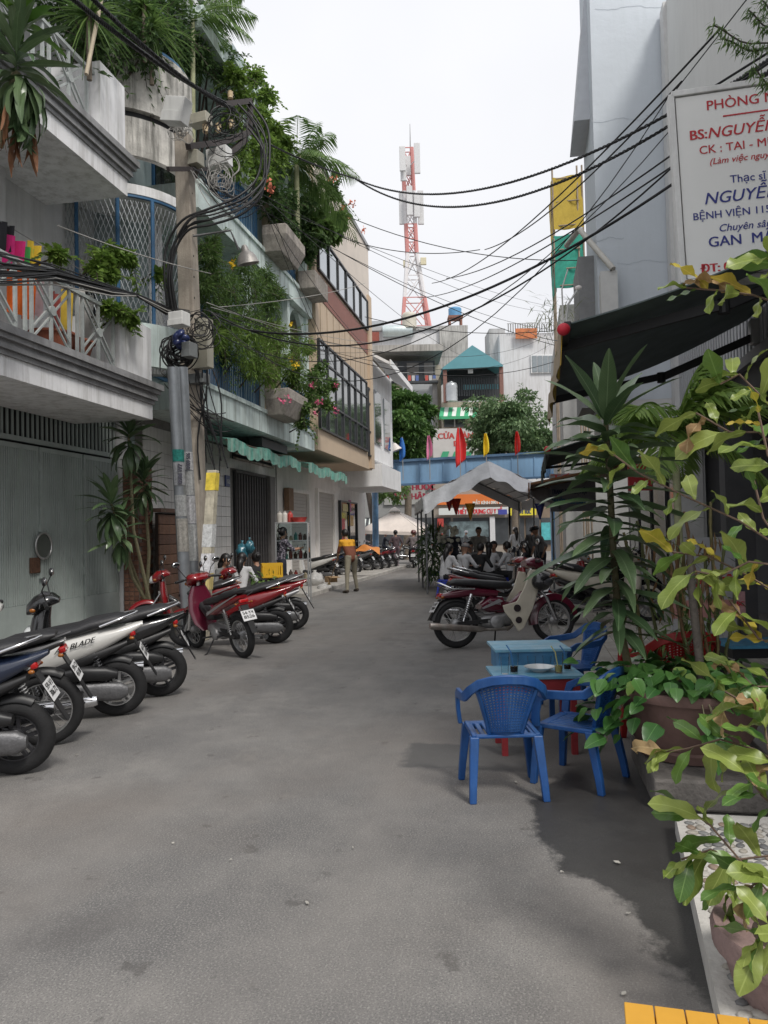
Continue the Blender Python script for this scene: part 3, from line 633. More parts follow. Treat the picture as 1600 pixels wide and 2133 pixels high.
# old scalloped green awning in two lengths
awn_m = M('green_awning', (.10, .30, .24), .8, .5, 6, .3, 30, streak=.8, streak_col=(.45, .48, .42))
def tatter(s0, s1, zf, zb, nf, lab, n_=26):
 t = thing('green_awning', lab, 'awning', L, (s0, nf, zf))
 b = MB(); b.grid(lambda a, c: (s0 + a * (s1 - s0), nf + c * (7.35 - nf), zf + c * (zb - zf) + .05 * math.sin(a * 17) * (1 - c)), n_, 4, (0, 0, -.012)); b.build('canopy', awn_m, t)
 b = MB(); b.grid(lambda a, c: (s0 + a * (s1 - s0), nf - .012 + .015 * math.sin(a * 60), zf + .05 * math.sin(a * 17) - c * (.24 + .06 * abs(math.sin(a * n_ * 1.2)))), n_ * 4, 2, (0, .006, 0)); b.build('valance', awn_m, t)
 b = MB(); b.tube([(s0, nf + .02, zf - .02), (s1, nf + .02, zf - .02)], .02, 6); b.build('front_bar', M('rusty_iron', (.09, .06, .045), .8, .4, 10), t)
A0 = L.pn(473, 885, 6.15); A1 = L.pn(625, 945, 6.15); A2 = L.pn(642, 950, 6.15); A3 = L.pn(722, 985, 6.15)
tatter(A0.x, A1.x, 3.62, 3.85, 6.15, 'long tattered green awning over the tiled ground floor')
tatter(A2.x, A3.x, 3.62, 3.85, 6.15, 'short green awning over the white shopfront by the beige building')
b = MB(); b.box(A0.x + 2.6, A0.x + 4.6, 6.3, 6.65, 3.74, 3.95); solo('roller_awning_box', b, M('dark_grey_metal', (.06, .06, .06), .6), 'dark roller box hung under the mint slab above the awning', 'awning box', L, (A0.x + 3, 6.4, 3.7))
# ------------------------------------------------------------------ beige building with big windows, and the white one beyond
NBg = 5.95
beige = M('beige_panel', (.55, .43, .31), .7, .06, 1.5, .05, 20, streak=.2, streak_col=(.35, .27, .19))
beige_l = M('beige_pale', (.64, .57, .50), .7, .06, 1.5, .05, 20)
brown = M('brown_panel', (.23, .085, .06), .6, .1, 2)
mull = M('mullion_dark', (.03, .032, .035), .45)
pane_m = M('reflective_glass', (.40, .43, .45), .05, .1, .5, metal=.9)
bb = thing('beige_building', 'beige building with brown diagonal panel and large dark framed windows', 'building', L, (25.7, 6, 0))
S0, S1 = 21.74, 29.75
b = MB(); b.box(S0, S1, NBg, 13, 4.05, 12.85); b.build('wall', beige, bb)
b = MB(); b.box(S0, S1 + .1, NBg - .06, 13, 12.85, 13.0); b.build('roof_edge', M('grey_roof_edge', (.3, .3, .31), .6), bb)
b = MB(); b.box(S0, S1, NBg - .012, NBg - .002, 10.7, 12.84); b.build('upper_wall_cladding', beige_l, bb)
pts = [(S0 + .02, 9.36), (S1 - .35, 9.36), (S1 - .35, L.pn(752, 735, NBg).z + .2), (S0 + .02, L.pn(655, 610, NBg).z)]
b = MB(); b.prism([(x, NBg - .02, z) for x, z in pts], (0, .018, 0)); b.build('brown_band', brown, bb)
seam = boxmesh('panel_seam', .02, .012, 3.0, M('panel_seam', (.30, .23, .16), .8))
for k in range(10): piece('panel_seam', seam, bb, (S0 + .5 + k * .8, NBg - .006, 8.15 + .0))
def window(s0, s1, z0, z1, nc, rows, n, parent):
 b = MB(); fz = .05
 for k in range(nc + 1): x = s0 + (s1 - s0) * k / nc; b.box(x - .035, x + .035, n - .09, n, z0, z1)
 for z in rows: b.box(s0, s1, n - .085, n - .002, z - .03, z + .03)
 wf = b.build('window', mull, parent)
 for k in range(nc):
  for z, z2 in zip(rows, rows[1:]):
   b = MB(); a = s0 + (s1 - s0) * k / nc + .035; c = s0 + (s1 - s0) * (k + 1) / nc - .035; t = U(-.012, .012)
   b.prism([(a, n - .045 + t, z + .03), (c, n - .045 - t, z + .03), (c, n - .045 - t, z2 - .03), (a, n - .045 + t, z2 - .03)], (0, .02, 0)); b.build('pane', pane_m, wf)
window(S0 + .1, S1 - 1.05, 4.68, 7.35, 7, [4.7, 5.55, 6.75, 7.33], NBg, bb)
window(S1 - .8, S1 - .15, 4.55, 7.2, 1, [4.57, 5.5, 6.6, 7.18], NBg, bb)
window(S0 + .25, S1 - .6, 9.45, 10.62, 6, [9.47, 10.6], NBg, bb)
b = MB(); b.box(S1 - .5, S1 + .02, NBg - .10, 8, 4.1, 10.9); b.build('corner_fin', beige, bb)
stucco = M('white_stucco', (.82, .79, .76), .8, .08, 2, .15, 30, streak=.25, streak_col=(.42, .38, .34))
b = MB(); b.box(22.31, 31.0, NT + .05, 12, 0, 4.05); b.build('ground_floor_wall', stucco, bb)
shut = M('shutter_taupe', (.42, .39, .36), .6, .06, 2)
for u0_, u1_ in ((602, 640), (661, 693)):
 a = L.pn(u0_, 1030, NT).x; c = L.pn(u1_, 1030, NT).x; zt = L.pn((u0_ + u1_) / 2, 1027, NT).z
 b = MB(); b.box(a, c, NT + .03, NT + .06, .0, zt); sh = b.build('roller_shutter', shut, bb)
 sm = boxmesh('shutter_slat%d' % u0_, c - a - .02, .02, .10, shut, .006)
 for k in range(int(zt / .112)): piece('slat', sm, sh, ((a + c) / 2, NT + .022, .06 + k * .112))
 b = MB(); b.box(a - .14, a, NT - .07, NT + .06, 0, zt + .12); b.box(c, c + .14, NT - .07, NT + .06, 0, zt + .12); b.box(a - .13, c + .13, NT - .068, NT + .06, zt, zt + .11); b.build('door_surround', stucco, bb)
a = L.pn(708, 1100, NT).x; c = L.pn(742, 1100, NT).x; zt = L.pn(725, 1045, NT).z
b = MB(); b.box(a, c, NT - .02, NT + .04, .1, zt); b.build('shop_window', glass_d, bb)
for k, (x0, z0, w_, h_, col) in enumerate([(.3, 1.3, .5, .9, (.6, .05, .06)), (.9, 1.2, .4, .5, (.15, .35, .08)), (1.4, 1.9, 1.0, .45, (.6, .35, .08)), (1.5, 2.5, .5, .5, (.45, .05, .25)), (.5, 2.5, .9, .3, (.6, .5, .2))]):
 b = MB(); b.box(a + x0, a + x0 + w_, NT - .028, NT - .022, z0, z0 + h_); b.build('window_sticker', M('sticker%d' % k, col, .5, .3, 14), bb)
b = MB()
for x in (a, (a + c) / 2, c): b.box(x - .04, x + .04, NT - .08, NT + .02, .0, zt)
b.box(a, c, NT - .078, NT + .02, zt - .06, zt); b.build('shop_window_frame', mull, bb)
wb = thing('white_corner_building', 'white corner building beyond the beige one, with slanted canopy', 'building', L, (32, 6, 0))
wht = M('white_paint', (.80, .80, .80), .75, .08, 2, .1, 30, streak=.3, streak_col=(.4, .4, .38))
b = MB(); b.box(29.9, 35.5, 6.1, 14, 4.6, 8.7); b.build('wall', wht, wb)
b = MB(); b.box(31.0, 35.5, 7.5, 14, 0, 4.6); b.build('ground_floor_wall', stucco, wb)
b = MB(); b.box(30.2, 34.9, 5.65, 7.5, 3.45, 4.35); b.build('sign_box', wht, wb)
b = MB(); b.prism([(29.9, 6.0, 8.7), (35.8, 6.0, 8.7), (35.8, 5.2, 8.25), (29.9, 5.2, 8.25)], (0, 0, .12)); b.prism([(29.9, 5.19, 8.2), (35.8, 5.19, 8.2), (35.8, 5.19, 8.45), (29.9, 5.19, 8.45)], (0, -.05, 0)); b.build('roof_canopy', wht, wb)
for k in range(2):
 b = MB(); b.box(31.0 + k * 2.2, 32.4 + k * 2.2, 6.04, 6.1, 5.3, 7.5); b.build('window', pane_m, wb)
# ------------------------------------------------------------------ dark plank wall, brick pier and planter by the gate
plank_m = [M('plank_%d' % k, c, .75, .3, 4, .4, 30, streak=.5) for k, c in enumerate([(.12, .06, .037), (.095, .047, .03), (.14, .07, .042)])]
pw = thing('plank_wall', 'low dark brown plank wall between the gate and the pole', 'wall', L, (15, 7.2, 0))
b = MB(); b.box(14.0, 16.3, 7.1, 7.16, 0, 2.05); b.build('backing', M('dark_wood_back', (.02, .012, .009), .9), pw)
pk = [boxmesh('plank_%d' % k, 2.3, .03, .19, plank_m[k], .006) for k in range(3)]
for j in range(10): piece('plank', pk[j % 3], pw, (15.15, 7.085 + U(-.004, .004), .12 + j * .2))
b = MB(); b.box(13.98, 16.32, 7.02, 7.2, 2.06, 2.14); b.build('coping', M('coping_dark', (.10, .06, .045), .8), pw)
brick_m = [M('brick_%d' % k, c, .85, .2, 8, .4, 50) for k, c in enumerate([(.20, .10, .065), (.165, .08, .055), (.23, .12, .08)])]
bp_ = thing('brick_pier', 'narrow brown brick pier at the edge of the gate', 'pier', L, (13.9, 7.5, 0))
b = MB(); b.box(13.72, 14.28, 7.36, 7.68, 0, 2.95); b.build('mortar', M('mortar', (.17, .14, .12), .95), bp_)
bk = [boxmesh('brick_%d' % k, .20, .03, .075, brick_m[k], .006) for k in range(3)]; bs = [boxmesh('bricks_%d' % k, .03, .09, .075, brick_m[k], .006) for k in range(3)]
for j in range(34):
 for i in range(3):
  x = 13.74 + .105 + i * .21 - (.105 if j % 2 else 0)
  if x > 14.22 or x < 13.78: continue
  piece('brick', bk[rnd.randrange(3)], bp_, (x, 7.355, .06 + j * .086))
 for i in range(3): piece('brick', bs[rnd.randrange(3)], bp_, (13.715, 7.41 + i * .105, .06 + j * .086))
# ================================================================== RIGHT SIDE
NR = -2.7
pale_wall = M('pale_grey_wall', (.72, .72, .70), .8, .05, .8, .12, 20, streak=.15, streak_col=(.45, .44, .42))
bluewall = M('blue_grey_render', (.60, .645, .69), .85, .05, .6, .25, 8, streak=.3, streak_col=(.51, .56, .58))
black_m = M('black_metal', (.012, .012, .013), .5, .2, 8)
slat_m = M('slat_grey', (.50, .51, .53), .5, .08, 3)
sh = thing('slatted_house', 'pale grey house on the right with upright metal slats above its dark front', 'house', L, (9, NR, 0))
b = MB(); b.box(2.0, 14.6, -9, NR, 5.6, 11); b.build('upper_wall', pale_wall, sh)
b = MB(); b.box(2.0, 14.6, -9, NR - .25, 3.55, 5.6); b.build('slat_backing', M('slat_backing', (.03, .032, .034), .7), sh)
b = MB(); b.box(2.0, 14.6, NR - .2, NR + .04, 3.5, 3.63); b.build('slat_rail', M('slat_rail', (.20, .20, .21), .6), sh)
sm = boxmesh('facade_slat', .07, .015, 1.98, slat_m)
for k in range(70): piece('slat', sm, sh, (3.6 + k * .155, NR - .02, 4.61))
b = MB(); b.box(14.3, 14.62, NR - .4, NR + .06, .0, 11); b.build('corner_pilaster', M('pale_pilaster', (.63, .63, .62), .8, .05), sh)
b = MB(); b.box(2, 14.6, -9, NR - 1.6, 0, 3.5); b.build('shop_back_wall', M('shop_back', (.13, .13, .135), .8, .2, 2), sh)
b = MB(); b.box(2, 14.6, NR - 1.6, NR - .05, 3.2, 3.5); b.build('lintel', M('dark_lintel', (.05, .05, .055), .7), sh)
for s, wd, mt_ in ((8.0, .35, 'charcoal'), (11.2, .30, 'charcoal'), (14.25, .38, 'pale')):
 b = MB(); b.box(s, s + wd, NR - .35, NR + .02, .0, 3.5); b.build('column', M('column_' + mt_, (.09, .09, .095) if mt_ == 'charcoal' else (.45, .45, .44), .75, .15, 3), sh)
# white louvred shutter, seen edge-on beside the column
lf = MB(); lf.box(9.3, 9.36, NR - .75, NR - .15, .3, 2.3); lo = lf.build('louvred_shutter', M('shutter_dark', (.03, .03, .035), .6), sh)
lb = boxmesh('shutter_blade', .03, .5, .028, M('shutter_white', (.62, .62, .62), .5))
for k in range(32): piece('blade', lb, lo, (9.285, NR - .45, .4 + k * .058), (0, R(25), 0))
NS = L.ps(1237, 300, 14.66).y
bh = thing('blue_grey_tower_house', 'tall blue grey house on the right with a plain cracked side wall', 'house', L, (18, -3, 0))
b = MB(); b.box(14.66, 16.9, -9, NS, 3.9, 13); b.build('side_wall', bluewall, bh)
b = MB(); b.box(14.64, 24, -9, NR - .3, 0, 3.3); b.build('lower_wall', M('dim_lower_wall', (.16, .16, .165), .8, .15, 2), bh)
b = MB(); b.box(14.665, 16.9, -9, NS - .05, 3.3, 3.9); b.build('soffit_beam', M('white_lower_wall', (.62, .61, .60), .8, .08, 2), bh)
for k in range(4):
 b = MB(); b.box(15.2 + k * 2.1, 16.9 + k * 2.1, NR - .3, NR - .25, .15, 2.7); dd = b.build('shop_door', M('door_frame_dark', (.04, .04, .045), .6), bh)
 b = MB(); b.box(15.3 + k * 2.1, 16.8 + k * 2.1, NR - .25, NR - .235, .3, 2.6); b.build('pane', fwin if 'fwin' in globals() else glass_d, dd)
zf = L.ps(1215, 255, 15.4).z
b = MB(); b.prism([(15.3, NS, zf), (15.3, NS + .30, zf), (15.3, NS + .04, 12), (15.3, NS, 12)], (1.5, 0, 0)); b.build('slanted_fin', M('fin_pale', (.58, .60, .63), .8, .06), bh)
b = MB(); zb = L.ps(1260, 570, 14.5).z; b.box(14.35, 14.655, L.ps(1285, 600, 14.5).y, NS - .02, 3.6, zb); b.build('service_riser', M('riser_white', (.66, .66, .64), .8, .06), bh)
b = MB(); b.box(15.3, 16.8, NS, NS + .3, 3.9, L.ps(1200, 560, 16).z); b.build('balcony_box', M('balcony_grey', (.27, .27, .27), .8, .1), bh)
p1, p2 = L.ps(1207, 478, 15.0), L.ps(1277, 560, 14.3); b = MB(); b.tube([p1 + V((.8, .2, 0)), p1, p2, p2 + V((.3, 0, -.05))], .055, 10); b.build('downpipe', M('cream_pipe', (.52, .50, .45), .6, .1), bh, 50)
# hairline cracks in the render
ck = M('crack_dark', (.42, .46, .50), .9)
for (u0_, v0_, u1_) in ((1232, 252, 1345), (1345, 240, 1390), (1240, 500, 1300), (1285, 548, 1400), (1240, 18, 1390)):
 n_ = 22; pts = []
 for k in range(n_ + 1):
  a = k / n_; pts.append(L.ps(u0_ + (u1_ - u0_) * a, v0_ - 6 * a + 3 * math.sin(a * 9) + U(-1.2, 1.2), 14.655))
 b = MB(); b.tube(pts, .0025, 3); b.build('crack', ck, bh)
# scaffold with netting beyond
SS = 24.5
def R4(u, v, S=SS): return L.ps(u, v, S)
sca = thing('scaffold', 'bamboo and pipe scaffold wrapped in yellow and green netting', 'scaffold', L, (SS, -2, 0))
ya, yb = R4(1154, 500).y, R4(1216, 500).y
poles = M('scaffold_pole', (.30, .24, .18), .7, .2, 8)
for y_ in (ya, (ya + yb) / 2 - .3, yb):
 for s in (SS, SS + 1.2):
  b = MB(); b.tube([(s, y_, 0), (s, y_, R4(1155, 350).z)], .03, 6); b.build('upright', poles, sca)
for k, v in enumerate((372, 420, 470, 520, 560, 595)):
 b = MB(); z = R4(1180, v).z; b.tube([(SS - .05, ya - .1, z), (SS - .05, yb + .1, z)], .02, 6); b.build('ledger', poles, sca)
net_y = M('yellow_netting', (.50, .36, .06), .9, .12, 4, .2, 30); net_g = M('green_netting', (.04, .30, .22), .9, .25, 4, .2, 30)
for nm, v0_, v1_, m_ in (('yellow_net', 368, 478, net_y), ('green_net', 490, 600, net_g)):
 z0, z1 = R4(1180, v1_).z, R4(1180, v0_).z
 b = MB(); b.grid(lambda a, c: (SS - .04 + .06 * math.sin(a * 7 + c * 5), ya + a * (yb - ya), z1 - c * (z1 - z0)), 8, 8, (.01, 0, 0)); b.build(nm, m_, sca, 60)
 b = MB(); b.grid(lambda a, c: (SS + a * 2.5, ya - .01 + .05 * math.sin(a * 9 + c * 4), z1 - c * (z1 - z0)), 8, 8, (0, .01, 0)); b.build(nm, m_, sca, 60)
b = MB(); b.box(SS + 1.5, 36, -9, ya - .2, 0, 9); wl = b.build('house_under_repair', M('raw_render', (.36, .36, .35), .9, .15, 2), sca)
# ------------------------------------------------------------------ the doctor's sign
sg_org = aty(1424, 590, 6.7); sg_r = V((.97, -.24, 0)).normalized(); sg_u = (V((0, 0, 1)) + V((-.035, 0, 0))).normalized(); sg_n = sg_r.cross(sg_u).normalized()
SW, SHh = 1.9, 1.68
sg = thing('clinic_sign', 'white framed clinic signboard with red and blue lettering projecting over the pavement', 'sign', W, tuple(sg_org))
def SP(x, y, z=0): return sg_org + sg_r * x + sg_u * y + sg_n * z
frame_m = M('sign_frame', (.70, .70, .68), .45, .12, 5, streak=.3, streak_col=(.3, .3, .28)); face_m = M('sign_face', (.80, .80, .77), .4, .04, 1)
b = MB(); b.prism([SP(.035, .035, -.0), SP(SW - .035, .035, 0), SP(SW - .035, SHh - .035, 0), SP(.035, SHh - .035, 0)], -sg_n * .12); b.build('sign_face', face_m, sg)
b = MB()
for p, q in (((0, 0), (0, SHh)), ((SW, 0), (SW, SHh)), ((0, 0), (SW, 0)), ((0, SHh), (SW, SHh))):
 b.bar(SP(p[0], p[1], -.06), SP(q[0], q[1], -.06), .05, .16, tuple(sg_n))
b.build('sign_frame', frame_m, sg, bevel=.006)
sred = M('sign_red', (.50, .02, .03), .5, .05); sblue = M('sign_blue', (.02, .03, .22), .5, .05)
def px_s(u, v):                                   # photo pixel -> sign coordinates
 d = ray(u, v); t = (sg_org - V((0, 0, CAM_H))).dot(sg_n) / d.dot(sg_n); p = V((0, 0, CAM_H)) + d * t - sg_org
 return p.dot(sg_r), p.dot(sg_u)
def stext(s, u, v, hpx, mat, **k):
 x, y = px_s(u, v); _, y2 = px_s(u, v - hpx); text(s, sg, mat, SP(x, y, .003), sg_r, sg_u, height=y2 - y, align='LEFT', depth=.001, **k)
stext('PHÒNG MẠCH', 1484, 226, 20, sred, bold=.008)
stext('BS: ', 1447, 290, 20, sred, bold=.02); stext('NGUYỄN VĂN', 1484, 285, 22, sred, bold=.008, shear=.25)
stext('CK : TAI - MŨI - HỌNG', 1466, 319, 17, sred, bold=.006)
stext('(Làm việc nguyên ngày)', 1486, 340, 13, sred, shear=.25, bold=.006)
stext('Thạc sĩ - Bác sĩ', 1528, 377, 16, sblue, bold=.006)
stext('NGUYỄN THỊ', 1472, 424, 24, sblue, shear=.25, bold=.006)
stext('BỆNH VIỆN 115 - KHOA NỘI', 1448, 458, 15, sblue, bold=.008)
stext('Chuyên sâu :', 1500, 480, 15, sblue, shear=.25, bold=.006)
stext('GAN  MẬT', 1478, 513, 21, sblue, bold=.01)
stext('ĐT: 0866 22', 1461, 567, 17, sred, bold=.03)
x0, y0 = px_s(1518, 237); b = MB(); b.bar(SP(x0, y0, .003), SP(SW - .05, y0 - .0, .003), .012, .003, tuple(sg_n)); b.build('red_rule', sred, sg)
b = MB(); b.bar(SP(SW - .1, SHh * .7, -.1), SP(SW + .9, SHh * .7, -.1), .05); b.bar(SP(SW - .1, SHh * .2, -.1), SP(SW + .9, SHh * .2, -.1), .05); b.build('wall_bracket', frame_m, sg)
# ------------------------------------------------------------------ black folding-arm awning
AF0, AF1 = L.pz(1180, 676, 3.2), L.pz(1158, 832, 3.2); nf = -.38; sA, sB = AF0.x, AF1.x
aw = thing('black_awning', 'black folding arm awning with yellow valance over the pavement tables', 'awning', L, (sA, NR, 0))
fab = M('black_fabric', (.12, .15, .15), .85, .2, 3, .1, 60)
zw0, zw1 = 4.15, 4.15
def AS(a, c, dz=0): return (sA + a * (sB - sA), nf + c * (NR - nf), 3.2 + c * (4.05 - 3.2) - .10 * math.sin(c * math.pi) * (1 - .3 * math.sin(a * 3.14)) + .012 * math.sin(a * 40) * (1 - c) + dz)
b = MB(); b.grid(lambda a, c: AS(a, c), 18, 12, (0, 0, .012)); b.build('fabric', fab, aw, 60)
b = MB(); b.box(sA - .05, sB + .05, nf - .01, nf + .06, 3.14, 3.215); b.build('front_bar', black_m, aw, bevel=.01)
yel = M('yellow_valance', (.62, .40, .05), .8, .2, 5, .1, 40); tan = M('faded_valance', (.38, .31, .22), .85, .15, 5, .1, 40)
b = MB(); b.grid(lambda a, c: (sA + a * (sB - sA), nf + .066 + .02 * c + .018 * math.sin(a * 24), 3.17 - c * (.30 + .03 * math.sin(a * 19))), 40, 4, (0, .004, 0)); b.build('valance', tan, aw, 60)
b = MB(); b.grid(lambda a, c: (sA + a * (sB - sA), nf + .058 + .02 * c + .018 * math.sin(a * 24), 3.165 - c * (.29 + .03 * math.sin(a * 19))), 40, 4, (0, .004, 0)); b.build('valance_lining', yel, aw, 60)
text('COFFEE', aw, black_m, (sB - .9, nf + .05, 2.98), (1, 0, 0), (0, 0, 1), width=1.1, bold=.02, depth=0)
for s, k in ((sA + .5, -1), (sB - .35, 1)):
 A = V((s, NR + .05, 3.75)); Bq = V((s + .12 * k, (nf + NR) / 2 - .1, 3.36)); D = V((s, nf + .05, 3.13))
 b = MB(); b.bar(A, Bq, .06, .09); ar = b.build('folding_arm', black_m, aw, bevel=.01)
 b = MB(); b.bar(Bq + V((0, .02, .01)), D, .05, .08); b.lathe([(.05, -.06), (.05, .06)], Bq, None, 12); b.build('forearm', black_m, ar)
 b = MB(); b.obox(A + V((0, -.02, .06)), (.14, .1, .3)); b.build('bracket', M('cast_aluminium', (.45, .45, .44), .45, metal=.7), ar, bevel=.02)
b = MB(); b.tube([(sA - .1, NR + .1, 4.06), (sB + .1, NR + .1, 4.06)], .05, 10); b.build('roller', black_m, aw)
q = aty(1174, 686, 6.1); b = MB(); b.ell((0, 0, 0), (.052, .052, .05), None, 18, 12)
t = thing('red_lantern_ball', 'small round red ball hanging at the awning corner', 'lantern', W, tuple(q), 0, own=True); b.build('ball', M('red_ball', (.55, .02, .04), .55, .1), t, True)
b = MB(); b.tube([(0, 0, .05), (0, .02, .33), (.06, .05, .5)], .006, 6); b.build('wire', M('pale_pipe', (.5, .5, .48), .5), t)
# low floodlight pipe beside the ball
q1, q2 = aty(1180, 660, 7.2), aty(1205, 600, 7.2)
t = thing('pipe_floodlight', 'thin pale pipe with a small white floodlight above the red ball', 'lamp', W, tuple(q1))
b = MB(); b.tube([q1 - V((0, 0, .1)), q1, q1 + V((.02, 0, .12)), q2], .010, 6); b.build('pipe', M('pale_pipe', (.5, .5, .48), .5), t)
b = MB(); b.ell(q2, (.035, .03, .025)); b.build('lamp_head', M('lamp_white', (.7, .65, .62), .5), t, True)
# second, farther awning and brown canopy
aw2 = thing('small_dark_awning', 'small dark awning with red end cap beyond the tall plant', 'awning', L, (14, -1, 0))
b = MB(); a0, a1 = L.ps(1090, 905, 14), L.ps(1110, 925, 17.5)
b.prism([(13.2, -.35, 2.85), (16.6, -.35, 2.85), (16.6, -1.6, 3.2), (13.2, -1.6, 3.2)], (0, 0, .02)); b.build('fabric', M('dark_green_fabric', (.02, .035, .03), .85), aw2)
b = MB(); b.box(13.15, 16.65, -.4, -.33, 2.8, 2.87); b.build('front_bar', black_m, aw2)
b = MB(); b.grid(lambda a, c: (13.2 + a * 3.4, -.34 + .02 * math.sin(a * 20), 2.8 - c * (.22 + .05 * math.sin(a * 15))), 20, 2, (0, .005, 0)); b.build('valance', M('dark_green_fabric', (.02, .035, .03), .85), aw2)
for k in range(2): b = MB(); b.bar((13.5 + k * 2.8, -.4, 2.84), (13.5 + k * 2.8, -1.9, 2.95), .05); b.build('arm', black_m, aw2)
b = MB(); b.ell((13.15, -.37, 2.9), (.06, .06, .06)); b.build('end_cap', M('red_ball', (.55, .02, .04), .55, .1), aw2, True)
b = MB(); b.prism([(17.2, -.1, 2.55), (21, -.1, 2.55), (21, -2.6, 3.0), (17.2, -2.6, 3.0)], (0, 0, .05)); b.prism([(17.15, -.05, 2.4), (21, -.05, 2.4), (21, -.05, 2.6), (17.15, -.05, 2.6)], (0, -.03, 0))
solo('brown_canopy', b, M('brown_canopy', (.20, .09, .035), .7, .2, 5), 'brown sheet canopy behind the right end of the tent', 'canopy', L, (18, -1, 2.5))
# ------------------------------------------------------------------ shop signs and banner on the right
def board(name, lab, u0_, v0_, u1_, v1_, Y, mat, th=.06, cat='sign', face=None):
 p, q = aty(u0_, v1_, Y), aty(u1_, v0_, Y); t = thing(name, lab, cat, W, (p.x, Y, p.z))
 b = MB(); b.box(p.x, q.x, Y, Y + th, p.z, q.z); b.build('panel', mat, t); return t, p, q
t, p, q = board('hair_salon_sign', 'grey hair salon signboard half hidden behind the tall plant', 1148, 985, 1240, 1066, 19, M('salon_board', (.20, .20, .21), .6, .1), .08)
for s, zz, col, hh in (('TÓC', .86, (.35, .02, .02), .11), ('UỐN - DUỖI', .66, (.2, .2, .2), .10), ('TRANG ĐIỂM DẠ HỘI', .46, (.02, .03, .08), .12), ('NHUỘM - HIGHLIGHT', .2, (.03, .14, .28), .13)):
 text(s, t, M('salon_' + s[:3], col, .6), ((p.x + q.x) / 2 - .1, 18.995, p.z + zz * (q.z - p.z)), (1, 0, 0), (0, 0, 1), width=.85, height=hh, bold=.02)
t, p, q = board('red_cafe_sign', 'small red signboard with pale lettering behind the plant', 1311, 950, 1357, 1022, 10.5, M('red_board', (.33, .02, .025), .5, .1), .05)
for s, zz, hh in (('SỐ 164', .72, .055), ('GAMING', .42, .06), ('APEX', .1, .07)): text(s, t, M('cream_letters', (.6, .5, .4), .6), ((p.x + q.x) / 2, 10.495, p.z + zz * (q.z - p.z)), (1, 0, 0), (0, 0, 1), width=.22, height=hh, bold=.02)
t, p, q = board('coffee_banner', 'white standing banner with red coffee lettering behind the bamboo', 1402, 1118, 1530, 1345, 8.6, M('banner_white', (.40, .40, .41), .5, .08, 2), .03, 'banner')
text('CÀ PHÊ', t, M('banner_red', (.45, .02, .03), .5), (p.x + .42, 8.595, q.z - .55), (1, 0, 0), (0, 0, 1), width=.52, height=.11, bold=.04)
text('VIỆT', t, M('banner_red', (.45, .02, .03), .5), (p.x + .13, 8.595, q.z - .58), (1, 0, 0), (0, 0, 1), width=.2, height=.09, bold=.02)
b = MB(); b.box(p.x, q.x, 8.592, 8.598, p.z + .3, p.z + .5); b.build('pink_strip', M('banner_pink', (.45, .22, .2), .5), t)
t, p, q = board('pink_price_board', 'small pink price board with red letters beside the louvred shutter', 1532, 1232, 1552, 1285, 8.4, M('pink_board', (.45, .25, .25), .6, .2, 30), .02)
text('BC', t, M('banner_red', (.45, .02, .03), .5), ((p.x + q.x) / 2, 8.395, p.z + .12), (1, 0, 0), (0, 0, 1), width=.08, bold=.03)
b = MB(); b.tube([((p.x + q.x) / 2, 8.42, 0), ((p.x + q.x) / 2, 8.42, p.z)], .012, 6); b.build('post', black_m, t)
# blue-topped bench table on the right with things under it
p, q = aty(1500, 1338, 7.6), aty(1612, 1310, 7.6); bt = thing('blue_side_table', 'blue wooden table on the pavement behind the bamboo pot', 'table', W, (p.x, 7.6, 0))
b = MB(); b.box(p.x, q.x + .8, 7.35, 7.9, p.z - .03, p.z); b.build('tabletop', M('peeling_blue', (.05, .22, .36), .6, .3, 8, .1, 30, streak=.2), bt)
b = MB(); b.box(p.x + .03, q.x + .77, 7.4, 7.85, p.z - .13, p.z - .032); b.build('apron', black_m, bt)
for x in (p.x + .08, q.x + .7):
 for y in (7.42, 7.82): b = MB(); b.box(x, x + .05, y, y + .05, 0, p.z - .13); b.build('leg', black_m, bt)
# ================================================================== BACKGROUND: across the main street
def BX(name, lab, cat, u0_, v0_, u1_, v1_, Y, depth, mat, part='wall', to_ground=False):
 p, q = aty(u0_, v1_, Y), aty(u1_, v0_, Y); z0 = 0 if to_ground else p.z
 t = thing(name, lab, cat, W, ((p.x + q.x) / 2, Y, 0)); b = MB(); b.box(p.x, q.x, Y, Y + depth, z0, q.z); b.build(part, mat, t); return t, p, q
def rect(t, nm, u0_, v0_, u1_, v1_, Y, th, mat):
 p, q = aty(u0_, v1_, Y), aty(u1_, v0_, Y); b = MB(); b.box(p.x, q.x, Y - th, Y, p.z, q.z); return b.build(nm, mat, t)
far_white = M('far_white', (.62, .62, .63), .85, .07, .4, .1, 4, streak=.55, streak_col=(.36, .35, .33))
far_cream = M('far_cream', (.45, .40, .32), .85, .15, .6, .1, 4, streak=.5, streak_col=(.2, .18, .15))
far_dark = M('far_dark', (.045, .05, .055), .7, .3, .6)
fwin = M('far_window', (.06, .065, .07), .15, .3, .6)
t, p, q = BX('far_white_block', 'weathered white apartment block behind the roofs with tanks on top', 'building', 740, 686, 972, 1000, 72, 14, far_white, to_ground=True)
b = MB(); b.box(p.x - .1, q.x + .1, 71.8, 86.2, q.z, q.z + .35); b.build('parapet', M('far_grey', (.42, .42, .42), .9, .2, .5), t)
rect(t, 'red_wall_strip', 755, 693, 790, 712, 71.99, .3, M('far_redbrown', (.25, .07, .05), .8))
rect(t, 'pillar', 917, 680, 973, 770, 71.98, .4, M('far_stain', (.40, .39, .37), .9, .25, .5, .1, 4, streak=.7))
rect(t, 'small_shed', 774, 668, 800, 690, 72.5, -2, M('far_grey2', (.38, .40, .42), .8))
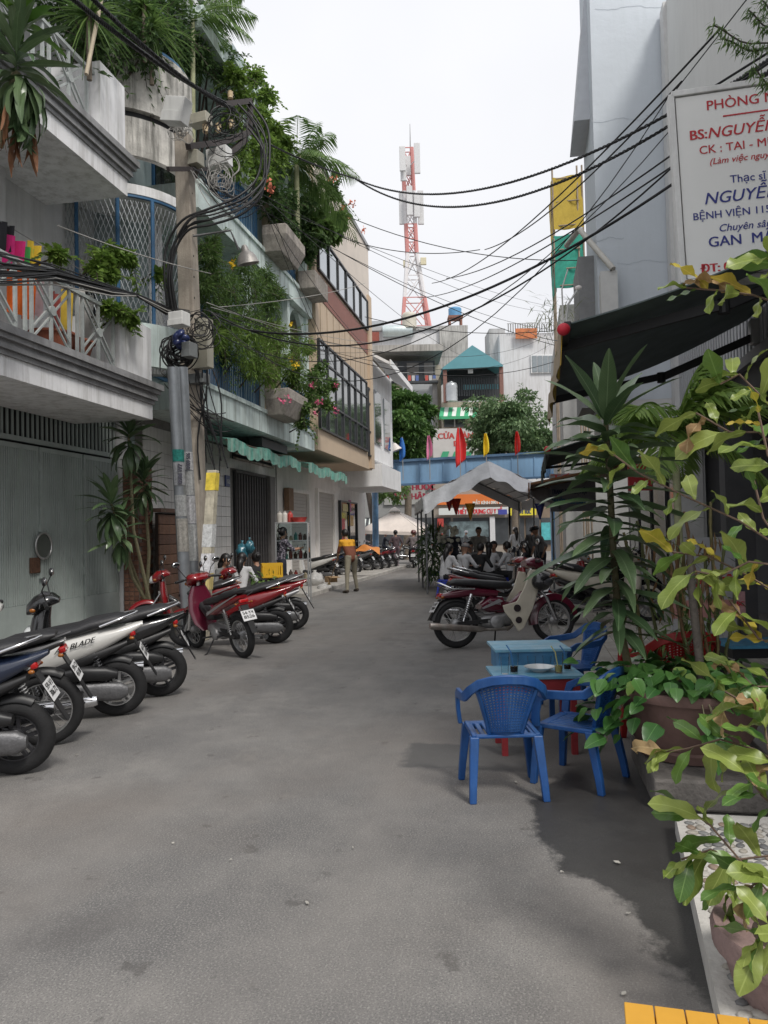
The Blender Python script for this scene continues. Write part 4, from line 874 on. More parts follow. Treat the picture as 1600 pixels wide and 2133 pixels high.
# roof tanks
def tank(name, lab, u, v0_, v1_, w_, Y, mat, legs=None):
 a, c = aty(u, v1_, Y), aty(u, v0_, Y); r_ = w_ * Y / FPX / 2; h = c.z - a.z; o = thing(name, lab, 'water tank', W, tuple(a), 0, own=True)
 b = MB(); pr_ = [(r_ * .98, 0)] + [(r_ * (1 if k % 2 else .965), h * (.03 + k * .1)) for k in range(9)] + [(r_ * .8, h * .92), (r_ * .3, h * .98), (r_ * .28, h), (0, h)]
 b.lathe(pr_, n=22); b.build('tank', mat, o, 50)
 if legs:
  for k in range(4): x, y = r_ * (1 if k % 2 else -1) * .85, r_ * (1 if k > 1 else -1) * .85; b = MB(); b.box(x - .08, x + .08, y - .08, y + .08, -legs, 0); b.build('leg', M('rust_steel', (.22, .10, .07), .8), o)
  b = MB(); b.box(-r_ * 1.1, r_ * 1.1, -r_ * 1.1, r_ * 1.1, -.25, -.02); b.build('deck', M('rust_steel', (.22, .10, .07), .8), o)
 return o
tank('water_tank', 'cream and white water tank on the far white roof', 853, 650, 684, 31, 71.6, M('tank_cream', (.55, .52, .44), .5, .15, 1))
tank('water_tank', 'blue water tank on a stand on the far white roof', 948, 640, 660, 28, 73, M('tank_blue', (.10, .28, .48), .5, .1), 1.2)
a = aty(797, 690, 71.6); b = MB(); b.lathe([(.5, 0), (.55, .2), (.55, 2.6), (.5, 2.8)], a, Matrix.Rotation(R(90), 3, 'Y'), 18)
solo('water_tank', b, M('tank_steel', (.55, .62, .62), .3, metal=.5), 'steel water tank lying on its side on the far white roof', 'water tank', W, tuple(a), smooth=50)
# cream house with flat concrete roof
t, p, q = BX('cream_house', 'old cream house with flat roof and open balcony in the middle distance', 'house', 782, 760, 918, 1000, 64, 8, far_cream, to_ground=True)
p, q = aty(775, 742, 64), aty(920, 728, 64); b = MB(); b.box(p.x, q.x, 62.5, 73, p.z, q.z + .1); b.build('roof_slab', M('far_concrete', (.38, .36, .33), .9, .2, .6, streak=.6), t)
rect(t, 'balcony_recess', 800, 752, 905, 800, 63.98, .2, far_dark)
for k, (u0_, u1_) in enumerate(((802, 828), (848, 872), (884, 902))):
 rect(t, 'shutter', u0_, 756, u1_, 790, 63.8, .1, M('far_shutter', (.16, .15, .14), .7, .2, 2))
 for j in range(3): rect(t, 'wash_hanging', u0_ + 2 + j * 8, 782, u0_ + 8 + j * 8, 794, 63.5, .05, M('far_wash%d' % j, ((.5, .1, .08), (.5, .5, .5), (.1, .15, .35))[j], .8))
for v in (775, 762): rect(t, 'balcony_rail', 798, v, 908, v + 3, 63.4, .08, M('far_rail', (.45, .45, .45), .6))
rect(t, 'lower_wall', 840, 800, 905, 900, 63.9, .3, M('far_grey3', (.42, .44, .45), .85, .1, .5))
rect(t, 'ledge', 836, 795, 912, 801, 63.2, .6, far_dark)
rect(t, 'pipe', 903, 790, 910, 900, 63.3, .3, M('far_pipe', (.25, .24, .23), .7))
# teal-roofed house
t, p, q = BX('teal_roof_house', 'open topped house with bright teal gable roof over dark balcony', 'house', 925, 835, 1050, 1000, 62, 9, far_cream, to_ground=True)
b = MB(); A, B_, Cc = aty(922, 769, 60.5), aty(1048, 763, 60.5), aty(984, 722, 60.5)
teal = M('teal_sheet', (.10, .28, .32), .6, .08, 1); b.prism([A, B_, Cc], (0, .15, 0)); b.build('gable', teal, t)
b = MB(); b.prism([A, Cc, Cc + V((0, 9, .0)), A + V((0, 9, 0))], (0, 0, .12)); b.prism([Cc, B_, B_ + V((0, 9, 0)), Cc + V((0, 9, 0))], (0, 0, .12)); b.build('roof_sheets', teal, t)
rect(t, 'dark_loft', 926, 768, 1046, 836, 64, .2, far_dark)
for u in (927, 1044): rect(t, 'post', u - 3, 766, u + 3, 840, 61, .3, M('far_post', (.20, .10, .08), .7))
for k in range(22): rect(t, 'bar', 930 + k * 5.2, 785, 931.4 + k * 5.2, 825, 61.8, .05, far_dark)
rect(t, 'bar_rail', 928, 784, 1045, 787, 61.7, .08, far_dark); rect(t, 'teal_dado', 965, 800, 1040, 812, 61.9, .05, teal)
rect(t, 'roof_lamp', 975, 770, 985, 778, 61.5, .1, M('far_lamp', (.8, .8, .8), .5))
rect(t, 'upper_window', 925, 870, 968, 890, 61.9, .1, fwin); rect(t, 'window_frame', 946, 870, 948, 890, 61.75, .1, M('far_rail', (.45, .45, .45), .6))
tank('water_tank', 'steel water tank with blue band standing on the teal roofed house balcony', 941, 795, 836, 26, 60.8, M('tank_steel2', (.45, .47, .48), .3, .2, 1, metal=.5))
grn = M('green_white_canvas', (.05, .33, .16), .8, .1, 2); whc = M('canvas_white', (.62, .66, .62), .8)
c_ = thing('striped_canopy', 'green and white striped canopy above the medical supply sign', 'canopy', W, tuple(aty(955, 870, 60.5)))
for k in range(9):
 u0_ = 918 + k * 8.6; b = MB(); A, B_ = aty(u0_, 850, 61.8), aty(u0_ + 8.6, 850, 61.8); D, E_ = aty(u0_ - 3, 868, 60.2), aty(u0_ + 6, 868, 60.2)
 b.prism([A, B_, E_, D], (0, 0, .06)); b.build('canvas_strip', whc if k % 2 else grn, c_)
p, q = aty(915, 871, 60.15), aty(992, 866, 60.15); b = MB(); b.box(p.x, q.x, 60.1, 60.2, p.z - .1, q.z); b.build('canvas_valance', grn, c_)
# medical supply shop sign
t, p, q = BX('medical_supply_sign', 'large pale rooftop sign with red medical supply lettering between the trees', 'sign', 903, 890, 1055, 960, 58.5, .3, M('sign_pale', (.48, .46, .44), .7, .08, 1), 'panel')
sr2 = M('sign_dull_red', (.42, .05, .04), .6)
a = aty(912, 914, 58.45); text('CỬA HÀNG TRANG THIẾT BỊ', t, sr2, (a.x, 58.48, a.z), (1, 0, 0), (0, 0, 1), height=.42, align='LEFT', bold=.035)
a = aty(945, 929.5, 58.45); text('DỤNG CỤ Y KHOA', t, sr2, (a.x, 58.48, a.z), (1, 0, 0), (0, 0, 1), height=.42, align='LEFT', bold=.035)
for k in range(5):
 A = aty(916 + k * 24, 957, 58.4); b = MB(); b.prism([A, A + V((.55, 0, 0)), A + V((.75, 0, .6)), A + V((.25, 0, .6))], (0, .05, 0)); b.build('green_chevron', M('sign_green', (.04, .30, .15), .6), t)
# right white house with roof terrace
t, p, q = BX('far_white_house', 'white house with planted roof terrace beyond the scaffold', 'house', 1048, 690, 1300, 1000, 66, 12, far_white, to_ground=True)
rect(t, 'stair_tower', 1022, 684, 1052, 800, 67, -3, M('far_grey4', (.45, .45, .45), .85, .1, .5, streak=.4))
rect(t, 'terrace_rail', 1056, 672, 1160, 675, 65.9, .1, M('far_rail', (.45, .45, .45), .6))
for k in range(20): rect(t, 'terrace_bar', 1058 + k * 5, 675, 1059.5 + k * 5, 692, 65.9, .08, M('far_rail2', (.25, .25, .25), .6))
rect(t, 'orange_wall', 1074, 684, 1118, 706, 65.6, .1, M('far_orange', (.50, .17, .07), .8, .3, 2))
w_ = rect(t, 'window', 1106, 738, 1155, 778, 65.95, .1, M('far_rail3', (.70, .70, .70), .6))
for k in range(4): p, q = aty(1109 + k * 11.5, 775, 65.84), aty(1118 + k * 11.5, 741, 65.84); b = MB(); b.box(p.x, q.x, 65.80, 65.84, p.z, q.z); b.build('pane', M('far_pane', (.25, .28, .30), .2), w_)
# shop row at street level
SY = 57.0
def shop(lab, u0_, u1_, vtop, mat, front=fwin):
 t, p, q = BX('shop', lab, 'shop', u0_, vtop, u1_, 1180, SY, 4, mat, to_ground=True)
 for k in range(4):
  a = u0_ + (u1_ - u0_) * (k + .08) / 4; c = u0_ + (u1_ - u0_) * (k + .92) / 4; rect(t, 'shopfront_pane', a, 1078, c, 1134, SY - .02, .05, front)
 return t
t = shop('grey fronted shop with maroon letters behind the umbrella', 742, 902, 1000, M('shop_grey', (.24, .24, .235), .8, .1, 1), far_dark)
rect(t, 'fascia', 800, 1008, 885, 1052, SY, .15, M('shop_fascia', (.30, .30, .28), .7, .1, 1))
for s, u, v, h in (('NHÀ THUỐC', 806, 1022, .42), ('TƯ NHÂN', 812, 1041, .45)):
 a = aty(u, v, SY - .2); text(s, t, M('maroon', (.25, .02, .04), .6), (a.x, SY - .16, a.z), (1, 0, 0), (0, 0, 1), height=h, align='LEFT', bold=.04)
b = MB(); A = aty(748, 1100, SY - 1.2);
for k in range(6): b = MB(); b.prism([A + V((k * .22, 0, 0)), A + V((k * .22 + .22, 0, 0)), A + V((k * .22 + .3, 1.2, .7)), A + V((k * .22 + .08, 1.2, .7))], (0, 0, .03)); b.build('awning_strip', whc if k % 2 else far_dark, t)
t = shop('medical goods shop with orange fascia behind the tent', 902, 1062, 1000, M('shop_beige', (.30, .26, .22), .8, .1, 1))
rect(t, 'orange_fascia', 908, 1028, 1060, 1052, SY, .2, M('orange_sign', (.62, .16, .03), .6, .08, 1))
rect(t, 'white_fascia', 914, 1056, 1058, 1073, SY - .3, .2, M('white_sign', (.6, .62, .6), .6, .05, 1))
a = aty(998, 1070, SY - .55); text('THIẾT BỊ DỤNG CỤ Y TẾ', t, M('signred', (.55, .03, .04), .6), (a.x, SY - .52, a.z), (1, 0, 0), (0, 0, 1), width=3.4, height=.34, bold=.03)
a = aty(1020, 1050, SY - .3); text('MẮT KÍNH 0901 0351', t, whc, (a.x, SY - .22, a.z), (1, 0, 0), (0, 0, 1), width=2.4, height=.24, bold=.02)
rect(t, 'blue_badge', 1038, 1061, 1056, 1072, SY - .5, .04, M('signblue', (.05, .06, .30), .6))
rect(t, 'white_pillar', 1021, 1076, 1030, 1134, SY - .1, .2, far_white); rect(t, 'red_banner', 912, 1080, 924, 1116, SY - .3, .1, M('red_b', (.40, .05, .04), .7))
rect(t, 'shelf_goods', 935, 1085, 1018, 1120, SY - .08, .03, M('shelf_goods', (.12, .16, .17), .6, .9, 1.4))
t = shop('barber shop with yellow sign at the right of the tent', 1062, 1190, 1010, M('shop_brown', (.20, .15, .11), .8, .2, 1))
rect(t, 'yellow_fascia', 1063, 1058, 1116, 1074, SY - .3, .2, M('yellow_sign', (.68, .58, .04), .6, .05, 1))
a = aty(1092, 1070, SY - .55); text('HỚT TÓC', t, M('signnavy', (.05, .06, .12), .6), (a.x, SY - .52, a.z), (1, 0, 0), (0, 0, 1), width=1.0, height=.32, bold=.04)
rect(t, 'screen', 1128, 1088, 1160, 1125, SY - .2, .1, M('teal_poster', (.08, .4, .42), .5, .4, 2))
# red and white lattice mast
TY = 95.0
def TP(u, v): return aty(u, v, TY)
mast = thing('radio_mast', 'tall red and white lattice mast with panel antennas behind the roofs', 'mast', W, tuple(TP(866, 690)))
mred = M('mast_red', (.58, .25, .23), .6); mwhite = M('mast_white', (.68, .66, .66), .6)
base = TP(866, 690); zt = TP(856, 312).z; z0 = base.z - 6
def halfw(z):
 a = (z - base.z) / (zt - base.z); return 1.22 * ((29 - 19 * min(1, max(a, -.1) / .42)) * TY / FPX if a < .42 else 10 * TY / FPX)
def cx(z): return base.x - (z - base.z) / (zt - base.z) * 10 * TY / FPX
bands = [(-.15, .17, mred), (.17, .42, mwhite), (.42, .58, mred), (.58, .76, mwhite), (.76, 1.0, mred)]
for lo_, hi_, m_ in bands:
 za, zb = base.z + lo_ * (zt - base.z), base.z + hi_ * (zt - base.z); legs = []
 for sx in (-1, 1):
  for sy in (-1, 1):
   f = lambda z: V((cx(z) + sx * halfw(z) * .8, TY + sy * halfw(z) * .8, z))
   b = MB(); b.tube([f(za), f((za + zb) / 2), f(zb)], .24, 6); b.build('leg', m_, mast)
 b = MB(); nseg = max(2, int((zb - za) / 2.6))
 for k in range(nseg):
  a_, c_2 = za + (zb - za) * k / nseg, za + (zb - za) * (k + 1) / nseg
  for s1, s2 in (((-1, -1), (1, -1)), ((1, -1), (1, 1)), ((1, 1), (-1, 1)), ((-1, 1), (-1, -1))):
   g_ = lambda s_, z: V((cx(z) + s_[0] * halfw(z) * .8, TY + s_[1] * halfw(z) * .8, z))
   b.tube([g_(s1, a_), g_(s2, c_2)], .07, 4); b.tube([g_(s2, a_), g_(s1, c_2)], .07, 4); b.tube([g_(s1, c_2), g_(s2, c_2)], .07, 4)
 o = b.build('bracing', m_, mast); o['kind'] = 'stuff'
ant = M('antenna_panel', (.60, .60, .60), .5)
for (u, v0_, v1_) in ((838, 325, 375), (840, 345, 390), (868, 318, 380), (850, 330, 370), (838, 405, 470), (877, 400, 470), (846, 545, 560), (881, 545, 560), (853, 400, 460), (868, 410, 460)):
 p, q = TP(u, v1_), TP(u, v0_); b = MB(); y = U(-1.2, 1.2); b.box(p.x - .36, p.x + .36, TY - .15 + y - 1.5, TY + .15 + y - 1.5, p.z, q.z); b.build('panel_antenna', ant if v1_ < 540 else M('antenna_cream', (.6, .55, .38), .5), mast, bevel=.05)
 b = MB(); b.tube([(p.x, TY + y - 1.5, (p.z + q.z) / 2), (cx(p.z), TY, (p.z + q.z) / 2)], .06, 4); b.build('antenna_bracket', mwhite, mast)
p, q = TP(855, 315), TP(854, 258); b = MB(); b.tube([p, q], [.09, .03], 5); b.build('whip', M('whip_grey', (.3, .3, .3), .5), mast)
# blue gate beam across the mouth of the lane
GY = 37.0
gbm = M('gate_blue', (.19, .34, .52), .6, .12, .8, .1, 8, streak=.4, streak_col=(.14, .22, .32))
gt_ = thing('lane_gate', 'blue sheet metal gate beam on posts across the end of the lane', 'gate', W, (-.3, GY, 0))
A = aty(777, 1012, GY); B_ = aty(1160, 992, GY + 1.5); C_ = aty(1160, 944, GY + 1.5); D = aty(777, 966, GY)
b = MB(); b.prism([A, B_, C_, D], (0, .5, 0)); b.build('beam', gbm, gt_)
b = MB(); b.bar(D + V((0, -.03, .06)), C_ + V((0, -.03, .06)), .2, .12); b.bar(A + V((0, -.03, -.02)), B_ + V((0, -.03, -.02)), .16, .1); b.build('beam_edge', M('gate_blue_dark', (.07, .14, .24), .6), gt_)
dv = (B_ - A);
rbm = boxmesh('beam_rib', .06, .05, 1.0, gbm)
for k in range(1, 8):
 p = A + dv * (k / 8); piece('beam_rib', rbm, gt_, p + V((0, -.02, .54)))
pp = M('post_blue', (.11, .24, .42), .6, .3, 3, .2, 20, streak=.9, streak_col=(.40, .40, .38))
b = MB(); p = aty(781, 966, GY - .3); b.tube([(p.x - .05, GY - .3, 0), (p.x, GY - .3, p.z + .2)], .16, 12); b.build('post', pp, gt_, 50)
b = MB(); p = aty(1150, 966, GY + 1.2); b.tube([(p.x, GY + 1.2, 0), (p.x, GY + 1.2, p.z)], .16, 12); b.build('post', pp, gt_, 50)
b = MB()
for k in range(7): t_ = k * .9; b.tube([(aty(781, 990, GY).x + .22 * math.cos(a * .6 + k), GY - .5, 4.1 + .2 * math.sin(a * .6 + k)) for a in range(11)], .03, 5)
cw = solo('cable_coil', b, M('cable_black', (.012, .012, .013), .55), 'small black cable coil tied to the blue gate post', 'cable', W, (aty(781, 990, GY).x, GY - .5, 4.1))
# flags on the beam
for u, vt_, vb_, col, nm in ((838, 912, 962, (.03, .16, .50), 'blue'), (894, 908, 960, (.75, .25, .42), 'pink'), (957, 892, 975, (.68, .03, .03), 'large red'), (1012, 903, 953, (.80, .58, .03), 'yellow'), (1077, 899, 950, (.68, .04, .03), 'small red')):
 a, c = aty(u, vb_, GY - .35), aty(u, vt_, GY - .35); h = c.z - a.z; wd = .42 if 'large' not in nm else .75
 t = thing('flag', nm + ' pennant flag hanging from a pole on the blue beam', 'flag', W, (a.x, GY - .35, a.z - .3), group='flags on the lane gate')
 b = MB(); b.tube([(c.x, GY - .35, a.z - .9), (c.x, GY - .35, c.z + .05)], .022, 6); b.build('pole', M('flag_pole', (.3, .3, .3), .5), t)
 b = MB(); k_ = U(0, 6)
 b.grid(lambda x, y: (c.x - .05 + (x - .35) * wd * (.25 + .9 * y * (1.4 - y)) , GY - .42 + .10 * math.sin(x * 7 + k_), c.z - y * h * (1 - .22 * x)), 8, 10, (0, .012, 0)); b.build('cloth', M('flag_' + nm, col, .75, .12, 3), t, 80)
# street lamp on the gate post
q = aty(826, 938, GY - .5); t = thing('gate_street_lamp', 'white street lamp on a bent arm at the left end of the blue beam', 'lamp', W, (q.x, GY - .5, q.z))
b = MB(); b.tube([aty(784, 966, GY - .5), aty(785, 922, GY - .5), aty(815, 918, GY - .5), aty(822, 926, GY - .5)], .04, 6); b.build('arm', M('lamp_grey', (.35, .36, .37), .5), t)
b = MB(); b.lathe([(.08, .35), (.14, .25), (.28, 0), (.24, -.02), (0, .02)], q, Euler((0, R(-20), 0)).to_matrix(), 16); b.build('shade', M('lamp_white', (.7, .65, .62), .5), t, 50)
# ================================================================== PLANTS
def rv(r_=1.0):
 while True:
  p = V((U(-1, 1), U(-1, 1), U(-1, 1)))
  if p.length <= 1: return p * r_
def leafquad(mb, p, d, n, l, w):
 """a small folded leaf of four triangles' worth"""
 s = d.cross(n); s = s.normalized() if s.length > 1e-5 else V((1, 0, 0)); m = p + d * (l * .5) + n * (w * .12)
 o = len(mb.v); e = p + d * l - n * (l * .12)
 mb.v += [tuple(p), tuple(m + s * w * .5), tuple(e), tuple(m - s * w * .5)]; mb.f += [(o, o + 1, o + 2, o + 3)]; mb.mi.append(mb.cur)
def foliage(mb, blobs, size, asp=.5, shell=.5, droop=.3):
 """blobs: (centre, (rx,ry,rz), count); leaves thicken towards each clump's outside"""
 for c, r_, n in blobs:
  c = V(c)
  for _ in range(n):
   q = rv();
   if q.length < shell * U(0, 1): q = q.normalized() * U(shell, 1)
   p = c + V((q.x * r_[0], q.y * r_[1], q.z * r_[2])); d = (q.normalized() * .7 + rv(.9) + V((0, 0, -droop))).normalized()
   nn = (V((0, 0, 1)) + rv(.8)).normalized(); l = size * U(.6, 1.3); leafquad(mb, p, d, nn, l, l * asp * U(.8, 1.2))
def sprays(mb, c, r_, n, length, size, asp=.3, up_=.2, m_=9, stems=None):
 """leafy twigs springing from the clump centre: gives an uneven, gappy outline"""
 for _ in range(n):
  d = (rv().normalized() + V((0, 0, up_))).normalized(); p = V(c) + V((U(-1, 1) * r_[0], U(-1, 1) * r_[1], U(-1, 1) * r_[2])) * .6; L_ = length * U(.5, 1.2); pts = []
  for k in range(m_):
   t = k / (m_ - 1); q = p + d * (L_ * t) + V((0, 0, -.35 * L_ * t * t)); pts.append(q)
   for sgn in (-1, 1):
    sd_ = d.cross(V((0, 0, 1))); sd_ = sd_.normalized() if sd_.length > .01 else V((1, 0, 0)); ld = (d * .5 + sd_ * sgn * .8 + rv(.4) + V((0, 0, -.15))).normalized()
    leafquad(mb, q, ld, (V((0, 0, 1)) + rv(.4)).normalized(), size * U(.7, 1.2), size * asp)
  if stems is not None: stems.tube(pts, .006, 3, cap=False)
def blobs_in(lo, hi, n, r_, cnt):
 return [(V((U(lo[0], hi[0]), U(lo[1], hi[1]), U(lo[2], hi[2]))), (r_ * U(.6, 1.3), r_ * U(.6, 1.3), r_ * U(.5, 1.1)), int(cnt * U(.6, 1.4))) for _ in range(n)]
bark = M('bark', (.16, .13, .10), .9, .3, 10, .7, 40); bark_d = M('bark_dark', (.07, .055, .045), .9, .3, 10, .7, 40)
g_dark = leafmat('leaf_dark', (.042, .085, .034), (.12, .20, .065), .45, .38); g_mid = leafmat('leaf_mid', (.065, .13, .036), (.18, .28, .08), .45, .38); g_lite = leafmat('leaf_light', (.11, .20, .04), (.25, .37, .08), .45, .38)
g_tree = leafmat('leaf_street_tree', (.05, .115, .035), (.14, .25, .065)); g_blue = leafmat('leaf_feathery', (.09, .16, .075), (.19, .28, .12))
fl_pink = M('flower_pink', (.60, .12, .22), .7); fl_or = M('flower_orange', (.65, .20, .12), .7); fl_yel = M('flower_yellow', (.75, .50, .02), .7)
STEMMY = ('terrace_shrubbery', 'trailing_vine', 'balcony_creeper', 'bougainvillea', 'broad_leaf_shrub', 'yellow_trumpet_bush', 'weeping_bush', 'pink_creeper', 'gate_balcony_vine', 'cable_side_shrub', 'overhanging_sprig')
def plant(name, lab, cat, at, trunk_mb, crown_mb, m_leaf, m_bark=bark, extra=(), F=W, group=None):
 t = thing(name, lab, cat, F, at, group=group)
 if trunk_mb and trunk_mb.v: trunk_mb.build('trunk', m_bark, t, 60)
 crown_mb.build('crown', m_leaf, t)
 if name in STEMMY and t.children and t.children[0].name.startswith('trunk'): t.children[0].name = 'stems'; t.children[0]['kind'] = 'stuff'
 for nm, mb, mt_ in extra:
  if mb.v: mb.build(nm, mt_, t)['kind'] = 'stuff'
 return t
def blossoms(mb, pts, r_=.05, k=6):
 for p in pts:
  for _ in range(k): d = rv().normalized(); leafquad(mb, V(p) + rv(r_), d, (d + rv(.6)).normalized(), r_ * 1.1, r_ * .9)
# street trees beyond the gate
def street_tree(u, vt_, vb_, w_, Y, m_, lab, n=26, cnt=420, size=.30):
 c = aty(u, (vt_ + vb_) / 2, Y); rx = w_ * Y / FPX / 2; rz = (vb_ - vt_) * Y / FPX / 2
 tr = MB(); base = V((c.x, Y, 0)); top = c + V((0, 0, rz * .3))
 tr.tube([base, base + (c - base) * .45 + V((.15, 0, 0)), c - V((0, 0, rz * .3)), top], [.26, .2, .15, .05], 10)
 cr = MB(); bl = []
 for k in range(n):
  q = rv(); a = V((q.x * rx * .85, q.y * rx * .8, q.z * rz * .85)); p = c + a; tr.tube([c - V((0, 0, rz * .5)), c + a * .5 + rv(.3), p], [.10, .05, .02], 5)
  rr = U(.12, .27) * rx; bl.append((p, (rr * 1.4, rr * 1.3, rr * .6), cnt))
 foliage(cr, bl, size, .45, .55);
 for p, _, _ in bl: sprays(cr, p, (.6, .6, .4), 5, rx * .35, size * .9, .35)
 return plant('street_tree', lab, 'tree', (base.x, Y, 0), tr, cr, m_)
street_tree(842, 785, 985, 150, 45, g_tree, 'dense green street tree behind the left end of the blue beam', 46)
street_tree(1065, 800, 985, 215, 46, g_blue, 'feathery pale green street tree behind the right end of the blue beam', 52, 330, .26)
# small tree that leans behind the blue post
tr = MB(); A = aty(770, 1150, 44); tr.tube([(A.x + .3, 44, 0), aty(778, 1080, 44), aty(766, 1020, 44)], [.25, .2, .14], 8); tr.tube([aty(778, 1060, 44), aty(800, 1035, 44), aty(835, 1020, 44)], [.13, .1, .05], 6)
cr = MB(); foliage(cr, blobs_in(aty(790, 1035, 45), aty(850, 1012, 43), 7, .5, 60), .28); plant('leaning_tree', 'dark leaning tree trunk with low leaves beyond the blue post', 'tree', (A.x + .3, 44, 0), tr, cr, g_mid, bark_d)
# jungle on the upper terrace of the mint house (left)
def LP(u, v, n): return L.pn(u, v, n)
tr = MB(); cr = MB(); c0 = LP(230, 90, 6.5)
for (u, v, n_, r_) in ((170, 60, 6.8, .55), (215, 20, 7.0, .7), (255, 95, 6.6, .6), (290, 115, 6.4, .45), (300, 50, 6.8, .7), (340, 10, 6.8, .7), (350, 90, 6.5, .55), (385, 60, 6.5, .6), (405, 115, 6.4, .45), (430, 30, 6.6, .6), (440, 110, 6.4, .45), (180, 105, 6.6, .35), (455, 150, 6.3, .35), (150, 10, 7, .5), (270, -20, 7, .7), (420, -20, 7, .6)):
 p = LP(u, v, n_); foliage(cr, [(p + rv(.15), (r_ * .8, r_ * .8, r_ * .7), 330), (p + rv(.5), (r_ * .5, r_ * .5, r_ * .4), 160)], .12, .45, .4); sprays(cr, p, (r_, r_, r_), 14, .7, .13, .4, .3, 8, tr)
 tr.tube([V((p.x, 6.9, 9.2)), p + rv(.2)], [.04, .015], 5)
plant('terrace_shrubbery', 'dense dark green shrubs overflowing the upper terrace at the left', 'shrub', (c0.x, 6.5, 9.2), tr, cr, g_dark, bark_d, F=L)
# spiky tufts among them
for k, (u, v, l) in enumerate(((315, 60, .8), (185, 30, .7), (300, 10, .8))):
 p = LP(u, v, 6.25); cr = MB()
 for _ in range(70):
  d = (rv().normalized() + V((0, 0, .25))).normalized(); pts = [p + d * (l * t) + V((0, 0, -.4 * l * t * t)) for t in (0, .35, .7, 1)]; s_ = d.cross(V((0, 0, 1))).normalized() * .022
  cr.grid(lambda a, c_, P=pts, S=s_: P[round(a * 3)] + S * ((c_ - .5) * 2 * (1 - .8 * a)), 3, 1)
 tr = MB(); tr.tube([p - V((0, 0, 1)), p], .04, 6); plant('spiky_plant', ('spiky green plant rising in the middle of the upper terrace shrubs', 'spiky green plant at the left of the upper terrace shrubs', 'spiky green plant at the top edge of the upper terrace')[k], 'plant', (p.x, p.y, p.z - 1), tr, cr, g_mid, F=L)
# feather palms
def palm(lab, crown_px, n_pl, base_z, fr_len, nf, m_, seed, trunk_r=.07, dirs=None, name='palm_tree'):
 p = LP(*crown_px, n_pl); tr = MB(); tr.tube([V((p.x - .1, p.y, base_z)), p], [trunk_r, trunk_r * .7], 8); cr = MB(); rb = MB(); rr = random.Random(seed)
 for k in range(nf):
  if dirs and k < len(dirs): az, el, fl = dirs[k]
  else: az, el, fl = rr.uniform(0, 360), rr.uniform(-5, 75), fr_len * rr.uniform(.8, 1.1)
  d = V((math.cos(R(az)) * math.cos(R(el)), math.sin(R(az)) * math.cos(R(el)), math.sin(R(el)))); pts = []
  for j in range(15): t = j / 14; pts.append(p + d * (fl * t) + V((0, 0, -.75 * fl * t * t * (1.15 - math.sin(R(max(el, 0))) * .6))))
  rb.tube(pts, .010, 4, cap=False)
  for j in range(1, 42):
   t = j / 41.; i = min(13, int(t * 14)); q = pts[i].lerp(pts[i + 1], t * 14 - i); tg = (pts[i + 1] - pts[i]).normalized(); sd_ = tg.cross(V((0, 0, 1))); sd_ = sd_.normalized() if sd_.length > .01 else V((1, 0, 0))
   ll = fl * .36 * math.sin(math.pi * min(.97, .12 + t * .88)) ** .7
   for sg_ in (-1, 1):
    dl = (tg * .65 + sd_ * sg_ * .8 + V((0, 0, -.35 + rr.uniform(-.15, .15)))).normalized(); w_ = tg.cross(dl).normalized().cross(dl) * .016; e = q + dl * ll + V((0, 0, -.25 * ll)); m2 = q + dl * (ll * .5)
    o = len(cr.v); cr.v += [tuple(q), tuple(m2 + w_), tuple(e), tuple(m2 - w_)]; cr.f.append((o, o + 1, o + 2, o + 3)); cr.mi.append(0)
 return plant(name, lab, 'palm', (p.x, p.y, base_z), tr, cr, m_, M('palm_trunk', (.33, .34, .20), .8, .2, 10, .3), [('frond_ribs', rb, g_lite)], F=L)
palm('feather palm on the balcony above the beige building', (618, 345), 5.7, 9.0, 1.9, 18, g_mid, 4, .09, [(20, 40, 2.1), (-10, 55, 2.0), (-60, 35, 2.1), (-30, 10, 2.3), (170, 40, 2.0), (200, 60, 2.0), (90, 70, 1.8), (-80, 60, 2.0)])
palm('feather palm at the top of the terrace with a long drooping frond', (402, 40), 6.2, 9.0, 1.5, 7, g_mid, 9, .06, [(-40, 62, 2.4), (-75, 40, 1.6), (150, 60, 1.5)])
# vines and shrubs hanging from the mint house
def bush(name, lab, spots, m_, size, asp, flowers=None, n_pl=5.9, dens=1.0, spl=.45, group=None, trunk=True):
 tr = MB(); cr = MB(); fm = MB(); c = LP(spots[0][0], spots[0][1], n_pl)
 for (u, v, rpx, *nn) in spots:
  p = LP(u, v, nn[0] if nn else n_pl); r_ = rpx * (p.x + 2) / FPX
  foliage(cr, [(p, (r_, r_ * .8, r_ * .8), int(170 * dens))] + [(p + rv(r_ * .7), (r_ * .45,) * 3, int(80 * dens)) for _ in range(3)], size, asp, .35); sprays(cr, p, (r_, r_ * .8, r_), int(9 * dens), spl, size, asp, .1, 8, tr)
  if trunk: tr.tube([p + V((0, .35, -r_ * 1.3)), p + rv(.1)], [.02, .008], 5)
 if flowers: blossoms(fm, [LP(u, v, n_pl - .3) + rv(.05) for u, v in flowers[0]], flowers[2] if len(flowers) > 2 else .06, 9)
 return plant(name, lab, 'shrub', (c.x, n_pl, c.z), tr, cr, m_, bark_d, [('flowers', fm, flowers[1])] if flowers else (), F=L)
bush('trailing_vine', 'light green vine with small leaves trailing beside the pole top', [(505, 200, 26), (540, 245, 30), (560, 200, 20), (520, 300, 34), (555, 300, 26), (500, 350, 34), (545, 360, 34), (575, 330, 24), (480, 250, 20), (490, 160, 22), (530, 160, 22), (570, 270, 20), (590, 300, 18)], g_lite, .11, .6, n_pl=5.75, dens=.8)
